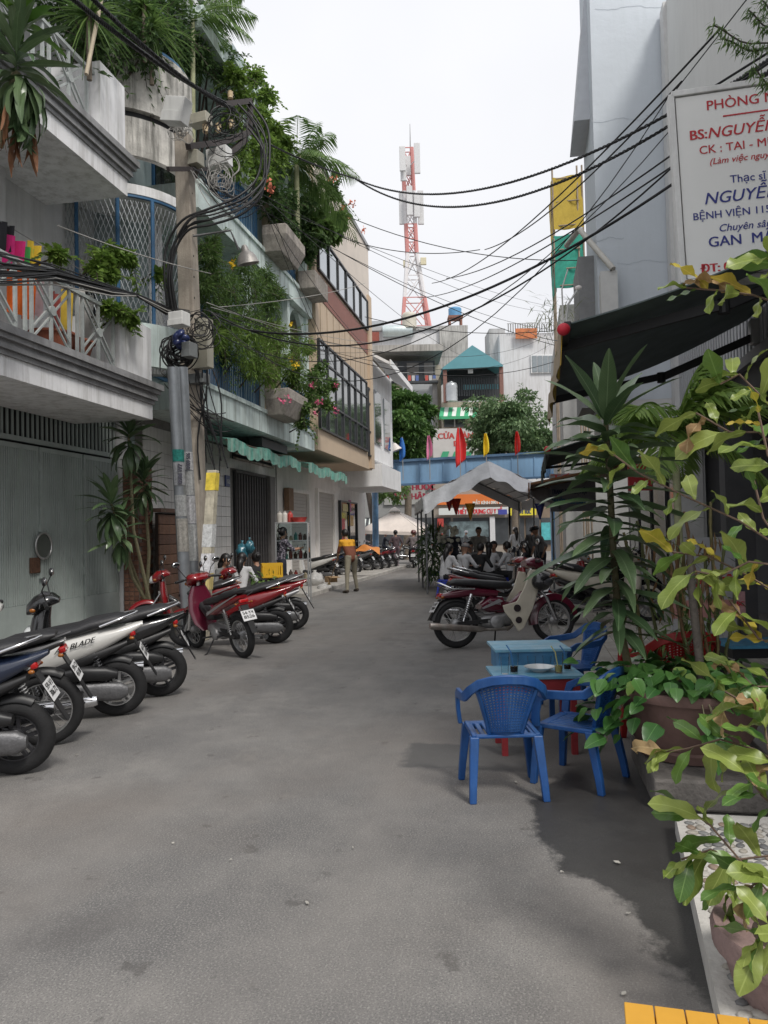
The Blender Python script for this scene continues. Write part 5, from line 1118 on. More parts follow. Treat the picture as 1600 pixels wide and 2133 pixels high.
bush('balcony_creeper', 'dark creeper with orange blossom on the upper balcony of the mint house', [(590, 420, 30), (620, 440, 30), (650, 420, 30), (670, 450, 28), (600, 480, 26), (630, 490, 30), (660, 500, 26), (640, 530, 18), (580, 450, 22), (690, 400, 20), (560, 400, 20)], g_dark, .13, .6, ([(560, 390), (552, 375), (565, 400), (690, 372), (700, 368), (714, 430), (716, 440), (732, 420), (735, 424), (722, 452), (755, 487), (757, 478)], fl_or, .09), n_pl=5.8)
bush('bougainvillea', 'thin arching bougainvillea branches reaching over the sky from the upper balcony', [(690, 380, 10), (705, 410, 10), (715, 440, 10), (700, 360, 8), (670, 375, 12)], g_mid, .09, .6, n_pl=5.8, dens=.35, spl=.7)
bush('broad_leaf_shrub', 'broad leaved bright shrub above the concrete planter', [(650, 465, 20), (675, 470, 22), (700, 465, 16), (690, 485, 14)], g_mid, .26, .75, n_pl=5.6, dens=.5, spl=.4)
bush('yellow_trumpet_bush', 'fine leaved green bush with yellow flowers behind the street lamp', [(430, 530, 26), (450, 570, 36), (480, 600, 36), (510, 560, 30), (530, 600, 34), (555, 585, 28), (440, 620, 34), (480, 650, 36), (520, 650, 34), (560, 640, 24), (420, 590, 28), (570, 610, 20), (445, 510, 16)], g_mid, .13, .2, ([(484, 548), (483, 553), (610, 675), (618, 757), (614, 762)], fl_yel, .07), n_pl=5.85, dens=1.1, spl=.5)
bush('weeping_bush', 'bright green weeping bush over the lower balcony railing', [(480, 690, 30), (520, 690, 34), (560, 690, 34), (600, 700, 30), (500, 730, 34), (540, 740, 34), (580, 740, 34), (620, 740, 28), (560, 780, 26), (600, 775, 26), (530, 770, 26), (450, 710, 24), (640, 720, 18)], g_lite, .13, .22, ([(618, 757), (614, 762), (609, 752)], fl_yel, .07), n_pl=5.75, dens=.9, spl=.5)
bush('pink_creeper', 'creeper with pink flowers hanging over the lower concrete planter', [(620, 790, 24), (650, 790, 24), (670, 810, 22), (650, 830, 20), (680, 840, 16), (625, 850, 18), (630, 880, 14), (690, 800, 14), (665, 770, 18)], g_mid, .11, .55, ([(590, 830), (596, 834), (664, 836), (668, 840), (698, 852), (702, 858), (655, 862), (645, 800), (700, 806)], fl_pink, .08), n_pl=5.55, dens=.7)
bush('gate_balcony_vine', 'pale leafy vine climbing over the lower balcony railing', [(215, 535, 16), (245, 530, 14), (270, 540, 10), (200, 560, 14), (225, 570, 14), (120, 530, 12), (230, 640, 14), (255, 655, 14), (275, 665, 10), (330, 572, 8)], g_lite, .12, .55, n_pl=6.3, dens=.45, spl=.35)
bush('cable_side_shrub', 'leafy shrub growing behind the meter box on the pole', [(445, 700, 26), (455, 740, 24), (425, 680, 20)], g_dark, .13, .3, n_pl=6.2, dens=.8)
# ---- big single leaves as pieces
def leafmesh(key, l, w, m_, fold=.25, droop=.6, wave=.0, seg=8, widest=.45, twist=0.0, tipcut=0.0):
 """blade along +X, face up +Z; folded along the midrib, drooping to the tip"""
 if key in _boxes: return _boxes[key]
 b = MB(); P = []
 for i in range(seg + 1):
  t = i / seg; a = t ** (math.log(.5) / math.log(widest)); hw = w * .5 * max(.04, math.sin(math.pi * min(1, a * .985 + .012))) ** .75
  ang = -droop * t; x = 0; z = 0
  x = l * (math.sin(droop * t) / droop if droop > 1e-4 else t); z = -l * ((1 - math.cos(droop * t)) / droop if droop > 1e-4 else 0)
  wv = wave * w * math.sin(t * 13)
  nx, nz = math.sin(droop * t), math.cos(droop * t); f = fold * hw
  P.append([V((x + nx * (f + wv), hw, z + nz * (f + wv))), V((x, 0, z)), V((x + nx * (f - wv), -hw, z + nz * (f - wv)))])
 for i in range(seg):
  for j in range(2): b.add([P[i][j], P[i + 1][j], P[i + 1][j + 1], P[i][j + 1]], [(0, 1, 2, 3)])
 me = b.mesh(key, m_, True); bm = bmesh.new(); bm.from_mesh(me); bmesh.ops.remove_doubles(bm, verts=bm.verts, dist=1e-4); bm.to_mesh(me); bm.free()
 _boxes[key] = me; return me
def rot_to(d, roll=0.0):
 """matrix taking +X to d with the blade face upwards"""
 d = V(d).normalized(); z = V((0, 0, 1)); y = z.cross(d); y = y.normalized() if y.length > .02 else V((0, 1, 0)); z = d.cross(y)
 return Matrix((d, y, z)).transposed() @ Matrix.Rotation(roll, 3, 'X')
drac_m = leafmat('dracaena_leaf', (.04, .085, .035), (.15, .215, .105), .3, .12, 1.5); drac_l = leafmat('dracaena_young', (.05, .12, .02), (.12, .22, .04), .3, .2); drac_dead = leafmat('dead_leaf', (.14, .06, .03), (.25, .12, .06), .8, .1)
stem_m = M('plant_stem', (.22, .20, .12), .8, .25, 20, .4, 60)
def dracaena(t, tip, n, l, w, m_key, m_, lo=-65, hi=80, stem_len=.25, key='d'):
 ms = [leafmesh('%s_%s%d' % (key, m_key, k), l * s_, w, m_, .22, dr, wv, 8, .5) for k, (s_, dr, wv) in enumerate(((1, .7, .03), (.9, 1.2, .06), (1.08, .35, .02)))]
 for k in range(n):
  f = k / n; el = hi + (lo - hi) * f ** 1.1 + U(-10, 10); az = k * 137.5 + U(-15, 15); d = V((math.cos(R(az)) * math.cos(R(el)), math.sin(R(az)) * math.cos(R(el)), math.sin(R(el))))
  piece('leaf', ms[0 if el > 30 else (1 if el < -10 else rnd.randrange(3))], t, V(tip) - V((0, 0, stem_len * f)), rot_to(d, U(-.3, .3)), U(.75, 1.1))
# hanging dracaena on the upper balcony corner, top left
p0 = L.pn(35, 150, 6.0)
t = thing('hanging_dracaena', 'large drooping dracaena with dead brown leaves at the top left balcony', 'plant', L, (p0.x, 6.0, p0.z))
b = MB(); b.tube([(p0.x, 6.25, p0.z - .9), (p0.x, 6.0, p0.z)], .05, 8); b.build('stem', stem_m, t)
dracaena(t, p0 + V((0, 0, .35)), 46, .72, .13, 'up', drac_m, -75, 85, .55); dracaena(t, p0 + V((0, -.1, -.05)), 34, .75, .12, 'dn', drac_m, -85, -20, .4)
ms = leafmesh('dead_d', .6, .07, drac_dead, .3, .3, .1)
for k in range(16): piece('dead_leaf', ms, t, p0 + V((U(-.25, .25), U(-.1, .2), -.5 - U(0, .2))), rot_to((U(-.2, .2), U(-.2, .2), -1), U(0, 6)), U(.6, 1.1))
p1 = L.pn(45, 30, 6.0); dracaena(t, p1, 20, .6, .13, 'yg', drac_l, 0, 85, .2)
# dracaena in pots beside the gate
pt = pot('plant_pot', L, (13.35, 6.95, .0), .30, .34, terracotta, 'clay pot on the ground at the foot of the gate dracaena')
t = thing('gate_dracaena', 'tall dracaena with three leafy heads in front of the metal gate', 'plant', L, (13.3, 6.95, .3))
for (u, v, n_, sz, bx) in ((268, 905, 40, .62, -.1), (232, 1050, 44, .58, .05), (300, 1000, 40, .58, .1), (250, 1105, 30, .52, -.02)):
 tip = L.pn(u, v, 6.9); b = MB(); b.tube([(13.3 + bx, 6.95 + bx, .28), (13.3 + bx * 1.5 + (tip.x - 13.3) * .5, 6.95, tip.z * .5), tip], [.035, .03, .022], 6); b.build('stem', stem_m, t, 60)
 dracaena(t, tip + V((0, 0, .12)), n_, sz, .115, 'g', drac_m, -55, 80, .4, 'gd%d' % u)
# ------------------------------------------------------------------ right-hand planting
# big round pot on its concrete block, filled with pothos
PB = aty(1420, 1600, 4.75); PBx, PBy = PB.x + .06, 4.75
blk = MB(); q = L.loc((PBx, PBy, 0)); blk.box(q.x - .55, q.x + .45, q.y - .45, q.y + .30, 0, .17); solo('concrete_plinth', blk, M('plinth_concrete', (.17, .155, .14), .9, .3, 5, .5, 40, streak=.4), 'rough grey concrete block under the big round pot', 'plinth', L, (q.x, q.y, 0), bevel=.015)
pot_m = M('brown_pot', (.16, .095, .08), .75, .2, 5, .15, 40, streak=.35, streak_col=(.08, .05, .045))
bigpot = thing('round_pot', 'large round brown pot overflowing with pothos beside the blue chairs', 'pot', W, (PBx, PBy, .17), 0, own=True)
b = MB(); b.lathe([(.28, 0), (.31, .01), (.325, .05), (.33, .06), (.32, .075), (.36, .14), (.40, .30), (.415, .36), (.445, .365), (.45, .40), (.44, .42), (.405, .42), (.39, .36), (0, .36)], n=40); b.build('bowl', pot_m, bigpot, 40)
b = MB(); b.lathe([(0, .372), (.392, .365)], n=20); b.build('soil', M('potting_soil', (.05, .035, .025), .95, .4, 12, .6, 40), bigpot)
poth = leafmat('pothos_leaf', (.03, .10, .025), (.11, .25, .06), .28, .15, .8); poth_l = leafmat('pothos_pale', (.12, .24, .05), (.28, .38, .10), .3, .25)
t = thing('pothos', 'glossy green pothos spilling over the rim of the round pot', 'plant', W, (PBx, PBy, .5))
pm_ = [leafmesh('pothos%d' % k, .125 * s_, .095 * s_, m2, .18, .5, .03, 6, .34) for k, (s_, m2) in enumerate(((1, poth), (1.15, poth), (.85, poth), (.8, poth_l)))]
for k in range(285):
 a = U(0, 2 * math.pi); rr = .56 * math.sqrt(U(.02, 1)); z = .58 + .17 * max(0, (1 - (rr / .55) ** 2)) * U(.3, 1.1)
 if rr > .42: z = .60 - U(-.12, .25) * (rr / .5)
 pos = V((PBx - .05 + rr * math.cos(a) * 1.1, PBy + rr * math.sin(a), z)); d = V((math.cos(a + U(-1.2, 1.2)), math.sin(a + U(-1.2, 1.2)), U(-.8, .25)))
 piece('leaf', pm_[3 if rnd.random() < .10 else rnd.randrange(3)], t, pos, rot_to(d, U(-.5, .5)), U(.75, 1.15))
for k in range(9):
 a = U(2.2, 5.2); b = MB(); p = V((PBx + .42 * math.cos(a), PBy + .42 * math.sin(a), .58)); L_ = U(.12, .38)
 pts = [p, p + V((math.cos(a) * .08, math.sin(a) * .08, -L_ * .4)), p + V((math.cos(a) * .09, math.sin(a) * .09, -L_))]; b.tube(pts, .004, 4); b.build('trailing_stem', stem_m, t)
 for q_ in pts[1:]: piece('leaf', pm_[k % 3], t, q_, rot_to((math.cos(a), math.sin(a), -.9), U(-.4, .4)), U(.6, .95))
# corn plant rising from the pot
base = V((PBx - .30, PBy + .12, .52)); tip = aty(1262, 880, 4.72)
t = thing('corn_plant', 'tall leafy corn plant with dark strap leaves rising from the round pot', 'plant', W, tuple(base))
st = [base, aty(1288, 1290, 4.9), aty(1278, 1150, 4.85), aty(1270, 1000, 4.8), tip]; b = MB(); b.tube(st, [.026, .024, .022, .02, .015], 10); b.build('stem', M('corn_stem', (.085, .075, .035), .7, .3, 20, .3, 60), t, 60)
cm = [leafmesh('corn%d' % k, (.50) * s_, .105, m2, .28, dr, wv, 10, .42) for k, (s_, dr, wv, m2) in enumerate(((1, .55, .05, drac_m), (.9, .9, .10, drac_m), (1.1, .4, .04, drac_m), (.95, .5, .05, drac_l)))]
def along(pts, t_):
 k = min(len(pts) - 2, int(t_ * (len(pts) - 1))); return pts[k].lerp(pts[k + 1], t_ * (len(pts) - 1) - k)
for k in range(92):
 f = .20 + .78 * k / 91; el = -8 + 34 * f ** 2 + U(-12, 12); az = k * 137.5 + U(-12, 12)
 d = V((math.cos(R(az)) * math.cos(R(el)), math.sin(R(az)) * math.cos(R(el)), math.sin(R(el)))); piece('leaf', cm[rnd.randrange(3)], t, along(st, f), rot_to(d, U(-.35, .35)), U(.6, .95) if f < .5 else U(.8, 1.12))
for k, (az, el) in enumerate(((100, 82), (200, 65), (320, 70), (30, 55), (150, 50), (260, 52), (-20, 40))):
 d = V((math.cos(R(az)) * math.cos(R(el)), math.sin(R(az)) * math.cos(R(el)), math.sin(R(el)))); piece('leaf', cm[2 if k else 0], t, tip, rot_to(d, U(-.3, .3)), U(.85, 1.05))
# second grey stem and bamboo clump
b = MB(); b.tube([(PBx + .05, PBy - .1, .5), aty(1443, 1250, 4.7), aty(1436, 1130, 4.75)], [.026, .024, .02], 9)
solo('bare_stake', b, M('stake_grey', (.11, .095, .08), .9, .3, 20, .5, 60), 'straight bare grey stem standing in the middle of the round pot', 'stem', W, (PBx + .05, PBy, .5), smooth=60)
bam = thing('bamboo_clump', 'clump of thin knotty bamboo stems behind the round pot', 'bamboo', W, (PBx + .3, PBy + .6, .0))
bcol = [M('cane_%d' % k, c, .6, .25, 20, .2, 60) for k, c in enumerate(((.14, .12, .045), (.18, .11, .06), (.10, .11, .04)))]
lf_ = MB()
for k in range(13):
 x = PBx + .12 + U(-.22, .3); y = PBy + .5 + U(-.12, .2); top = V((x + U(-.25, .25), y + U(-.1, .1), U(1.15, 1.75))); pts = [V((x, y, .25)).lerp(top, j / 9) + V((U(-.015, .015), U(-.015, .015), 0)) for j in range(10)]
 b = MB(); rr = []; pp2 = []
 for j in range(9):
  pp2 += [pts[j], pts[j].lerp(pts[j + 1], .92)]; rr += [.0125, .0095]
 b.tube(pp2, rr, 7); b.build('cane', bcol[k % 3], bam, 60)
 for _ in range(16):
  p = along(pts, U(.25, 1)); d = (rv() + V((0, -.2, -.1))).normalized(); leafquad(lf_, p, d, (V((0, 0, 1)) + rv(.5)).normalized(), U(.09, .17), .016)
lf_.build('leaves', leafmat('bamboo_leaf', (.05, .10, .03), (.12, .17, .05)), bam)
cf = MB()
for k in range(70): p = V((PBx + .05 + U(-.15, .35), PBy + .45 + U(-.1, .1), U(1.0, 1.55))); leafquad(cf, p, V((U(-.3, .3), U(-.3, .3), -1)).normalized(), V((0, -1, .2)), U(.08, .18), .02)
cf.build('dry_sheaths', leafmat('dry_sheath', (.16, .09, .045), (.26, .17, .08), .8, .1), bam)
# upright grassy fronds at the foot of the clump
gf_ = MB()
for (u, v, Y) in ((1190 + 210, 1310, 5.3), (1385, 1330, 5.3), (1440, 1290, 5.25)):
 p = aty(u, v, Y)
 for _ in range(14): d = V((U(-.7, .7), U(-.5, .3), U(-1, .3))).normalized(); leafquad(gf_, p + rv(.05), d, V((0, -.6, .8)), U(.12, .22), .018)
solo('bamboo_shoot', gf_, g_mid, 'small spray of narrow green leaves in front of the coffee banner', 'plant', W, tuple(aty(1400, 1310, 5.3)))
# areca palm behind
q = L.loc(aty(1405, 850, 5.75)); t = palm('bright green areca palm under the black awning', (1405, 900), q.y, .4, .8, 13, g_lite, 21, .035, [(-60, 60, 1.0), (-90, 75, 1.0), (-120, 50, .95), (150, 40, .95), (60, 50, .9), (-30, 35, .95), (-75, 45, 1.0)], 'areca_palm')
# grassy plants up by the scaffold
gt2 = MB(); p = aty(1160, 660, 15)
for _ in range(170): c = p + V((U(-.5, .5), U(-.3, .3), U(-.5, .4))); d = V((U(-1, 1), U(-.6, .6), U(-.8, .6))).normalized(); leafquad(gt2, c, d, V((0, -.5, .8)), U(.2, .45), .02)
solo('spider_plant', gt2, leafmat('spider_leaf', (.12, .15, .06), (.25, .27, .12)), 'grassy hanging plants on the balcony behind the red ball', 'plant', W, tuple(p))
# sprig over the top right corner
tr = MB(); cr = MB()
for (u, v, u2, v2) in ((1640, 110, 1485, 60), (1640, 70, 1560, 30), (1640, 190, 1570, 150), (1640, 110, 1510, 90), (1650, 60, 1590, 10)):
 a, c = aty(u, v, 5.5), aty(u2, v2, 5.6); pts = [a.lerp(c, k / 8) + V((0, 0, .03 * math.sin(k))) for k in range(9)]; tr.tube(pts, .006, 4)
 for q_ in pts[2:]:
  for _ in range(15): leafquad(cr, q_ + rv(.04), (V((-.3, 0, -.6)) + rv(.8)).normalized(), (V((0, -.5, .6)) + rv(.5)).normalized(), U(.05, .09), .012)
plant('overhanging_sprig', 'fine leaved twigs hanging in from the top right corner', 'branch', tuple(aty(1640, 100, 5.5)), tr, cr, g_mid, bark_d)
# ---- foreground shrub with large yellow-green leaves, in its pot at the lower right
fp = aty(1685, 2080, 2.35); FPX_, FPY_ = fp.x + .04, 2.42
fpot = thing('shrub_pot', 'thick rimmed mauve brown pot cut off at the lower right corner', 'pot', W, (FPX_, FPY_, .0), 0, own=True)
b = MB(); b.lathe([(.17, .0), (.2, .05), (.245, .20), (.25, .22), (.275, .23), (.28, .28), (.27, .30), (.225, .30), (.21, .27), (0, .26)], n=40); b.build('bowl', M('mauve_pot', (.27, .185, .17), .8, .2, 6, .25, 50, speck=.3), fpot, 40)
b = MB(); b.lathe([(0, .275), (.212, .265)], n=18); b.build('soil', M('potting_soil', (.05, .035, .025), .95, .4, 12, .6, 40), fpot)
shr = thing('foreground_shrub', 'foreground shrub with large wavy yellow green leaves on bare twigs', 'shrub', W, (FPX_, FPY_, .27))
yg = leafmat('shrub_leaf', (.14, .21, .035), (.33, .39, .10), .35, .3, 1); yg2 = leafmat('shrub_leaf_green', (.06, .14, .025), (.16, .27, .06), .3, .2, 1); yy = leafmat('shrub_leaf_yellow', (.40, .38, .04), (.48, .36, .06), .45, .3, 1); br_ = leafmat('shrub_leaf_brown', (.28, .16, .07), (.36, .27, .13), .7, .2, 1)
lm = [leafmesh('shrub%d' % k, .155 * s_, .062 * s_, m2, .15, dr, wv, 10, .62) for k, (s_, dr, wv, m2) in enumerate(((1, .5, .16, yg), (1.2, .9, .12, yg), (.8, -.5, .2, yg), (1.1, .7, .10, yg2), (.9, -.4, .15, yg2), (.9, .6, .2, yy), (.95, 1.3, .3, br_)))]
trunk0 = V((FPX_, FPY_, .27))
twigs = [  # (pixels along the twig with depth, leaf count)
 [(1640, 1150, 2.6), (1540, 1085, 2.6), (1430, 1035, 2.65), (1330, 985, 2.7), (1262, 935, 2.7)], [(1640, 640, 2.5), (1570, 615, 2.5), (1500, 605, 2.5), (1430, 600, 2.55)],
 [(1650, 560, 2.5), (1600, 540, 2.5)], [(1640, 900, 2.45), (1590, 830, 2.45), (1540, 780, 2.5), (1500, 800, 2.5)],
 [(1640, 950, 2.4), (1580, 900, 2.4), (1520, 900, 2.5), (1450, 860, 2.55)], [(1640, 1250, 2.5), (1560, 1200, 2.5), (1480, 1160, 2.55), (1400, 1150, 2.6)],
 [(1640, 1350, 2.4), (1580, 1330, 2.4), (1520, 1250, 2.45)], [(1640, 1150, 2.3), (1590, 1080, 2.35), (1570, 1000, 2.4)],
 [(1640, 1180, 2.35), (1560, 1170, 2.4), (1500, 1200, 2.45), (1450, 1190, 2.45)], [(1640, 1600, 2.5), (1570, 1560, 2.5), (1500, 1540, 2.5), (1430, 1560, 2.55), (1370, 1570, 2.6)],
 [(1640, 1430, 2.45), (1570, 1430, 2.45), (1530, 1390, 2.5)], [(1640, 1520, 2.4), (1580, 1480, 2.4), (1510, 1440, 2.45)],
 [(1620, 1780, 2.5), (1540, 1790, 2.5), (1480, 1770, 2.5), (1420, 1790, 2.55)], [(1540, 1790, 2.5), (1480, 1720, 2.55), (1440, 1690, 2.6)],
 [(1540, 1790, 2.5), (1510, 1840, 2.5), (1530, 1880, 2.5)], [(1640, 1700, 2.3), (1590, 1660, 2.3), (1560, 1620, 2.35)],
 [(1640, 1850, 2.3), (1590, 1830, 2.3), (1560, 1850, 2.3)], [(1640, 1000, 2.3), (1600, 950, 2.3), (1580, 860, 2.35)],
 [(1640, 1950, 2.2), (1600, 1930, 2.2), (1580, 1960, 2.2)], [(1640, 1640, 2.35), (1600, 1560, 2.35), (1590, 1490, 2.4)]]
for i, tw in enumerate(twigs):
 pts = [aty(*q_) for q_ in tw]; b = MB(); jt = trunk0 + V((.10, .05, 0)) * min(1, max(0, pts[0].z - .42)) + V((0, 0, min(1.7, max(.05, pts[0].z - .45)))); b.tube(([jt, jt.lerp(pts[0], .6) + V((0, 0, -.02))] if pts[0].x > 1.0 else []) + pts, .0035, 5); b.build('twig', M('twig_brown', (.13, .085, .06), .8, .3, 30), shr)
 n_ = int(2 + 2.6 * (len(pts) - 1))
 for k in range(n_):
  f = .15 + .85 * k / (n_ - 1) if n_ > 1 else 1; p = along(pts, min(.999, f)); tg = (pts[-1] - pts[0]).normalized(); sd_ = V((-tg.z, 0, tg.x)) * (1 if k % 2 else -1)
  d = (tg * U(.3, .9) + sd_ * U(.2, .9) * (0.25 if f > .95 else 1) + V((0, U(-.6, .35), U(-.35, .15)))).normalized()
  lower = tw[0][1] > 1400; r_ = rnd.random(); key = (3 + rnd.randrange(2)) if r_ < (.42 if lower else .18) else (5 if r_ < .27 and not lower else (6 if r_ > .96 else rnd.randrange(3)))
  piece('leaf', lm[key], shr, p, rot_to(d, U(-1.1, 1.1)), U(.6, 1.1))
b = MB(); b.tube([trunk0, trunk0 + V((.03, .02, .5)), trunk0 + V((.10, .05, 1.1)), trunk0 + V((.12, .08, 1.75))], [.022, .018, .013, .008], 8); b.build('stem', M('twig_brown', (.13, .085, .06), .8, .3, 30), shr, 60)
# pebble kerb bed under the shrub
kb = L.pz(1450, 1725); kb2 = L.pz(1540, 2020)
pk_ = MB(); pk_.prism([(2.2, -.50, 0), (2.2, -1.6, 0), (4.15, -1.6, 0), (4.15, -.70, 0)], (0, 0, .10)); bed = struct('pebble_kerb', pk_, M('kerb_white_cement', (.52, .50, .46), .85, .15, 8, .3, 60), L)
peb_m = [M('pebble_%d' % k, c, .5, .2, 15) for k, c in enumerate(((.22, .22, .21), (.36, .33, .28), (.15, .15, .15), (.44, .42, .38), (.28, .21, .16)))]
pbm = []
for k in range(5):
 b = MB(); b.ell((0, 0, 0), (.030, .022, .009), None, 7, 4); pbm.append(b.mesh('pebble%d' % k, peb_m[k], True))
kk = 0
for i in range(28):
 for j in range(11):
  s = 2.35 + i * .064; n_ = -.57 - j * .05 - (s - 2.2) * .095
  if s > 4.1 or n_ < -1.3 or kk >= 300: continue
  piece('pebble', pbm[rnd.randrange(5)], bed, (s + U(-.008, .008), n_ + U(-.006, .006), .102), (0, 0, U(0, 3.1)), U(.75, 1.1)); kk += 1
gv = MB()
for _ in range(400): p = V((U(2.6, 4.0), U(-1.55, -1.28), .105)); leafquad(gv, p, V((U(-1, 1), U(-1, 1), .1)).normalized(), V((0, 0, 1)), .05, .02)
o = gv.build('dry_leaf_litter', leafmat('litter_leaf', (.16, .11, .06), (.3, .24, .15), .9, .1), bed); o['kind'] = 'stuff'
# ================================================================== POLE AND CABLES
cable_m = M('cable_black', (.012, .012, .013), .55); wire_g = M('wire_pale', (.33, .32, .30), .6)
conc_p = M('pole_concrete', (.38, .335, .28), .9, .2, 4, .3, 40, streak=.5, streak_col=(.14, .11, .085))
NP = 5.6
pb = L.pn(400, 870, NP); pt_ = L.pn(383, 282, NP)
up_ = thing('utility_pole', 'square concrete utility pole crowded with cables and meter boxes', 'utility pole', L, (pb.x + .05, NP, 0))
b = MB(); X0 = pb.x + .06
b.loft([[(X0 + sx * w_ + dx, NP + sy * w_, z) for sx, sy in ((-1, -1), (1, -1), (1, 1), (-1, 1))] for w_, z, dx in ((.165, 0, 0), (.15, 4, -.04), (.125, pt_.z, pt_.x - X0 + .0))]); b.build('shaft', conc_p, up_, bevel=.02)
hole = boxmesh('pole_hole', .03, .02, .03, M('hole_dark', (.02, .018, .015), .9))
for k in range(9): z = 4.9 + k * .36; piece('bolt_hole', hole, up_, (pt_.x + .02, NP - .142 + .003 * k, z))
iron = M('pole_iron', (.045, .035, .033), .75, .3, 10, .2, 40)
zc = pt_.z
b = MB(); f0, f1 = L.pn(395, 288, NP - .2), L.pn(520, 215, NP - .2)
fr_ = [L.pn(392, 305, NP - .2), L.pn(470, 295, NP - .2), L.pn(520, 275, NP - .2), L.pn(522, 210, NP - .2), L.pn(455, 218, NP - .2)]
for p, q in zip(fr_, fr_[1:]): b.bar(p, q, .09, .10)
b.bar(L.pn(478, 320, NP - .2), L.pn(512, 290, NP - .2), .08, .1); b.bar(L.pn(350, 352, NP - .2), L.pn(430, 352, NP - .2), .05, .07); b.build('crossarm_frame', iron, up_)
box_m = M('meter_box_white', (.62, .62, .60), .5, .08, 3, streak=.2); box_t = M('meter_box_tan', (.38, .36, .29), .5, .08, 3, streak=.25)
def mbox(u0_, v0_, u1_, v1_, n_, m_, lab, tilt=0, dep=.22, txt=None):
 p, q = L.pn(u0_, v1_, n_), L.pn(u1_, v0_, n_); c = (p + q) / 2; h_ = (v1_ - v0_) * (c.x + 1.2) / FPX
 # the boxes face the street, turned towards the camera
 t = thing('meter_box', lab, 'meter box', L, tuple(c)); ww = (u1_ - u0_) * (c.x + 1.2) / FPX
 Mx = Matrix.Rotation(math.radians(-100), 3, 'Z') @ Matrix.Rotation(tilt, 3, 'Y')
 rx, rz_ = Mx @ V((1, 0, 0)), Mx @ V((0, 0, 1))
 b = MB(); b.obox(c, (ww, dep, h_), Mx); b.build('casing', m_, t, bevel=.012)
 b = MB(); b.obox(c - rz_ * (h_ * .30) + (Mx @ V((0, -dep / 2 - .006, 0))), (ww * 1.03, .012, h_ * .42), Mx); b.build('cover', m_, t, bevel=.004)
 if txt:
  for k, s in enumerate(txt): text(s, t, M('box_print', (.12, .12, .14), .6), c + rz_ * (h_ * (.26 - .13 * k)) + Mx @ V((0, -dep / 2 - .003, 0)), rx, rz_, width=ww * .75, height=h_ * .08, depth=.001)
 return t
mbox(343, 208, 392, 258, NP - .3, box_m, 'white meter box tilted on the pole top at left', .25)
mbox(432, 312, 480, 350, NP - .25, box_m, 'white meter box with printed label right of the pole', -.05, .22, ('CÔNG TƠ', 'ĐIỆN LỰC'))
mbox(396, 240, 438, 262, NP - .1, box_t, 'tan fuse box behind the top of the pole')
mbox(398, 318, 420, 346, NP - .25, box_t, 'small tan junction box on the pole shaft')
mbox(356, 652, 390, 680, NP - .35, box_m, 'small white splitter box at the cable crossing')
mbox(404, 668, 440, 768, NP - .25, box_t, 'tall tan cabinet strapped to the pole above the slab', 0, .2, ('FPT',))
mbox(385, 715, 405, 745, NP - .35, M('box_grey', (.16, .17, .17), .5), 'small grey terminal box beside the tan cabinet')
mbox(396, 780, 432, 800, NP - .2, M('box_grey', (.16, .17, .17), .5), 'dark grey cable box under the tan cabinet')
# porcelain insulators
ins = M('porcelain', (.52, .40, .24), .25, .1)
for k, (u, v) in enumerate(((428, 268), (455, 266), (482, 258), (480, 198))):
 p = L.pn(u, v, NP - .2); b = MB(); b.lathe([(.03, -.09), (.055, -.06), (.04, -.03), (.06, .0), (.045, .03), (.055, .06), (.02, .09)], p, None, 14); b.build('insulator', ins, up_, 60)
# conduits and stub post
galv = M('galvanised_conduit', (.26, .28, .30), .45, .15, 6, .05, 30, metal=.5, streak=.2)
post_paper = [M('flyer_%d' % k, c, .8, .35, 25) for k, c in enumerate(((.52, .53, .53), (.45, .46, .48), (.04, .30, .26), (.50, .48, .44), (.62, .62, .64)))]
ink = M('flyer_ink', (.06, .06, .08), .7)
def conduit(lab, top, bot, r_, n_, m_, papers, name='cable_conduit'):
 a, c = L.pn(*top, n_), L.pn(*bot, n_); d = (c - a) / (c.z - a.z); g0_ = a - d * a.z; t = thing(name, lab, 'conduit', L, tuple(g0_))
 b = MB(); b.tube([g0_, a], r_, 14); b.build('pipe', m_, t, 50)
 for (v0_, v1_, k, tx) in papers:
  z0, z1 = L.pn(top[0], v1_, n_).z, L.pn(top[0], v0_, n_).z; P = []
  for i in range(9):
   th = R(150 + i * 25); P.append((math.cos(th) * (r_ + .004), math.sin(th) * (r_ + .004)))
  b = MB(); b.loft([[g0_ + d * z + V((x, y, 0)) for z in (z0, z1)] for x, y in P], cap=False); fl = b.build('flyer', post_paper[k], t)
  if tx:
   pc = g0_ + d * ((z0 + z1) / 2); pr_ = V((math.sin(R(20)), -math.cos(R(20)), 0)); rr_ = V((0, 0, 1));
   text(tx, t, ink, pc + V((-.6, -.8, 0)) * (r_ + .012), (0, 0, 1), (-.8, .6, 0), height=r_ * .8, width=(z1 - z0) * .85, bold=.04, depth=.0)
 return t
conduit('left grey conduit pipe with peeling flyers in front of the pole', (361, 765), (383, 1180), .09, NP - .35, galv, [(935, 960, 2, None), (962, 1010, 1, '0938 777'), (1030, 1075, 0, None), (1080, 1150, 3, None)])
conduit('right grey conduit pipe covered with white flyers in front of the pole', (379, 765), (402, 1180), .09, NP - .38, galv, [(940, 978, 4, '0909 516'), (980, 1030, 0, None), (1032, 1090, 4, None), (1092, 1170, 0, None)])
yl = M('stub_paint', (.50, .46, .36), .85, .3, 6, .3, 30, streak=.6, streak_col=(.10, .09, .08))
a, c = L.pn(444, 980, NP - .75), L.pn(432, 1180, NP - .75); d = (c - a) / (c.z - a.z); g0_ = a - d * a.z
t = thing('stub_post', 'leaning square concrete stub post with yellow top and scraped posters', 'post', L, tuple(g0_))
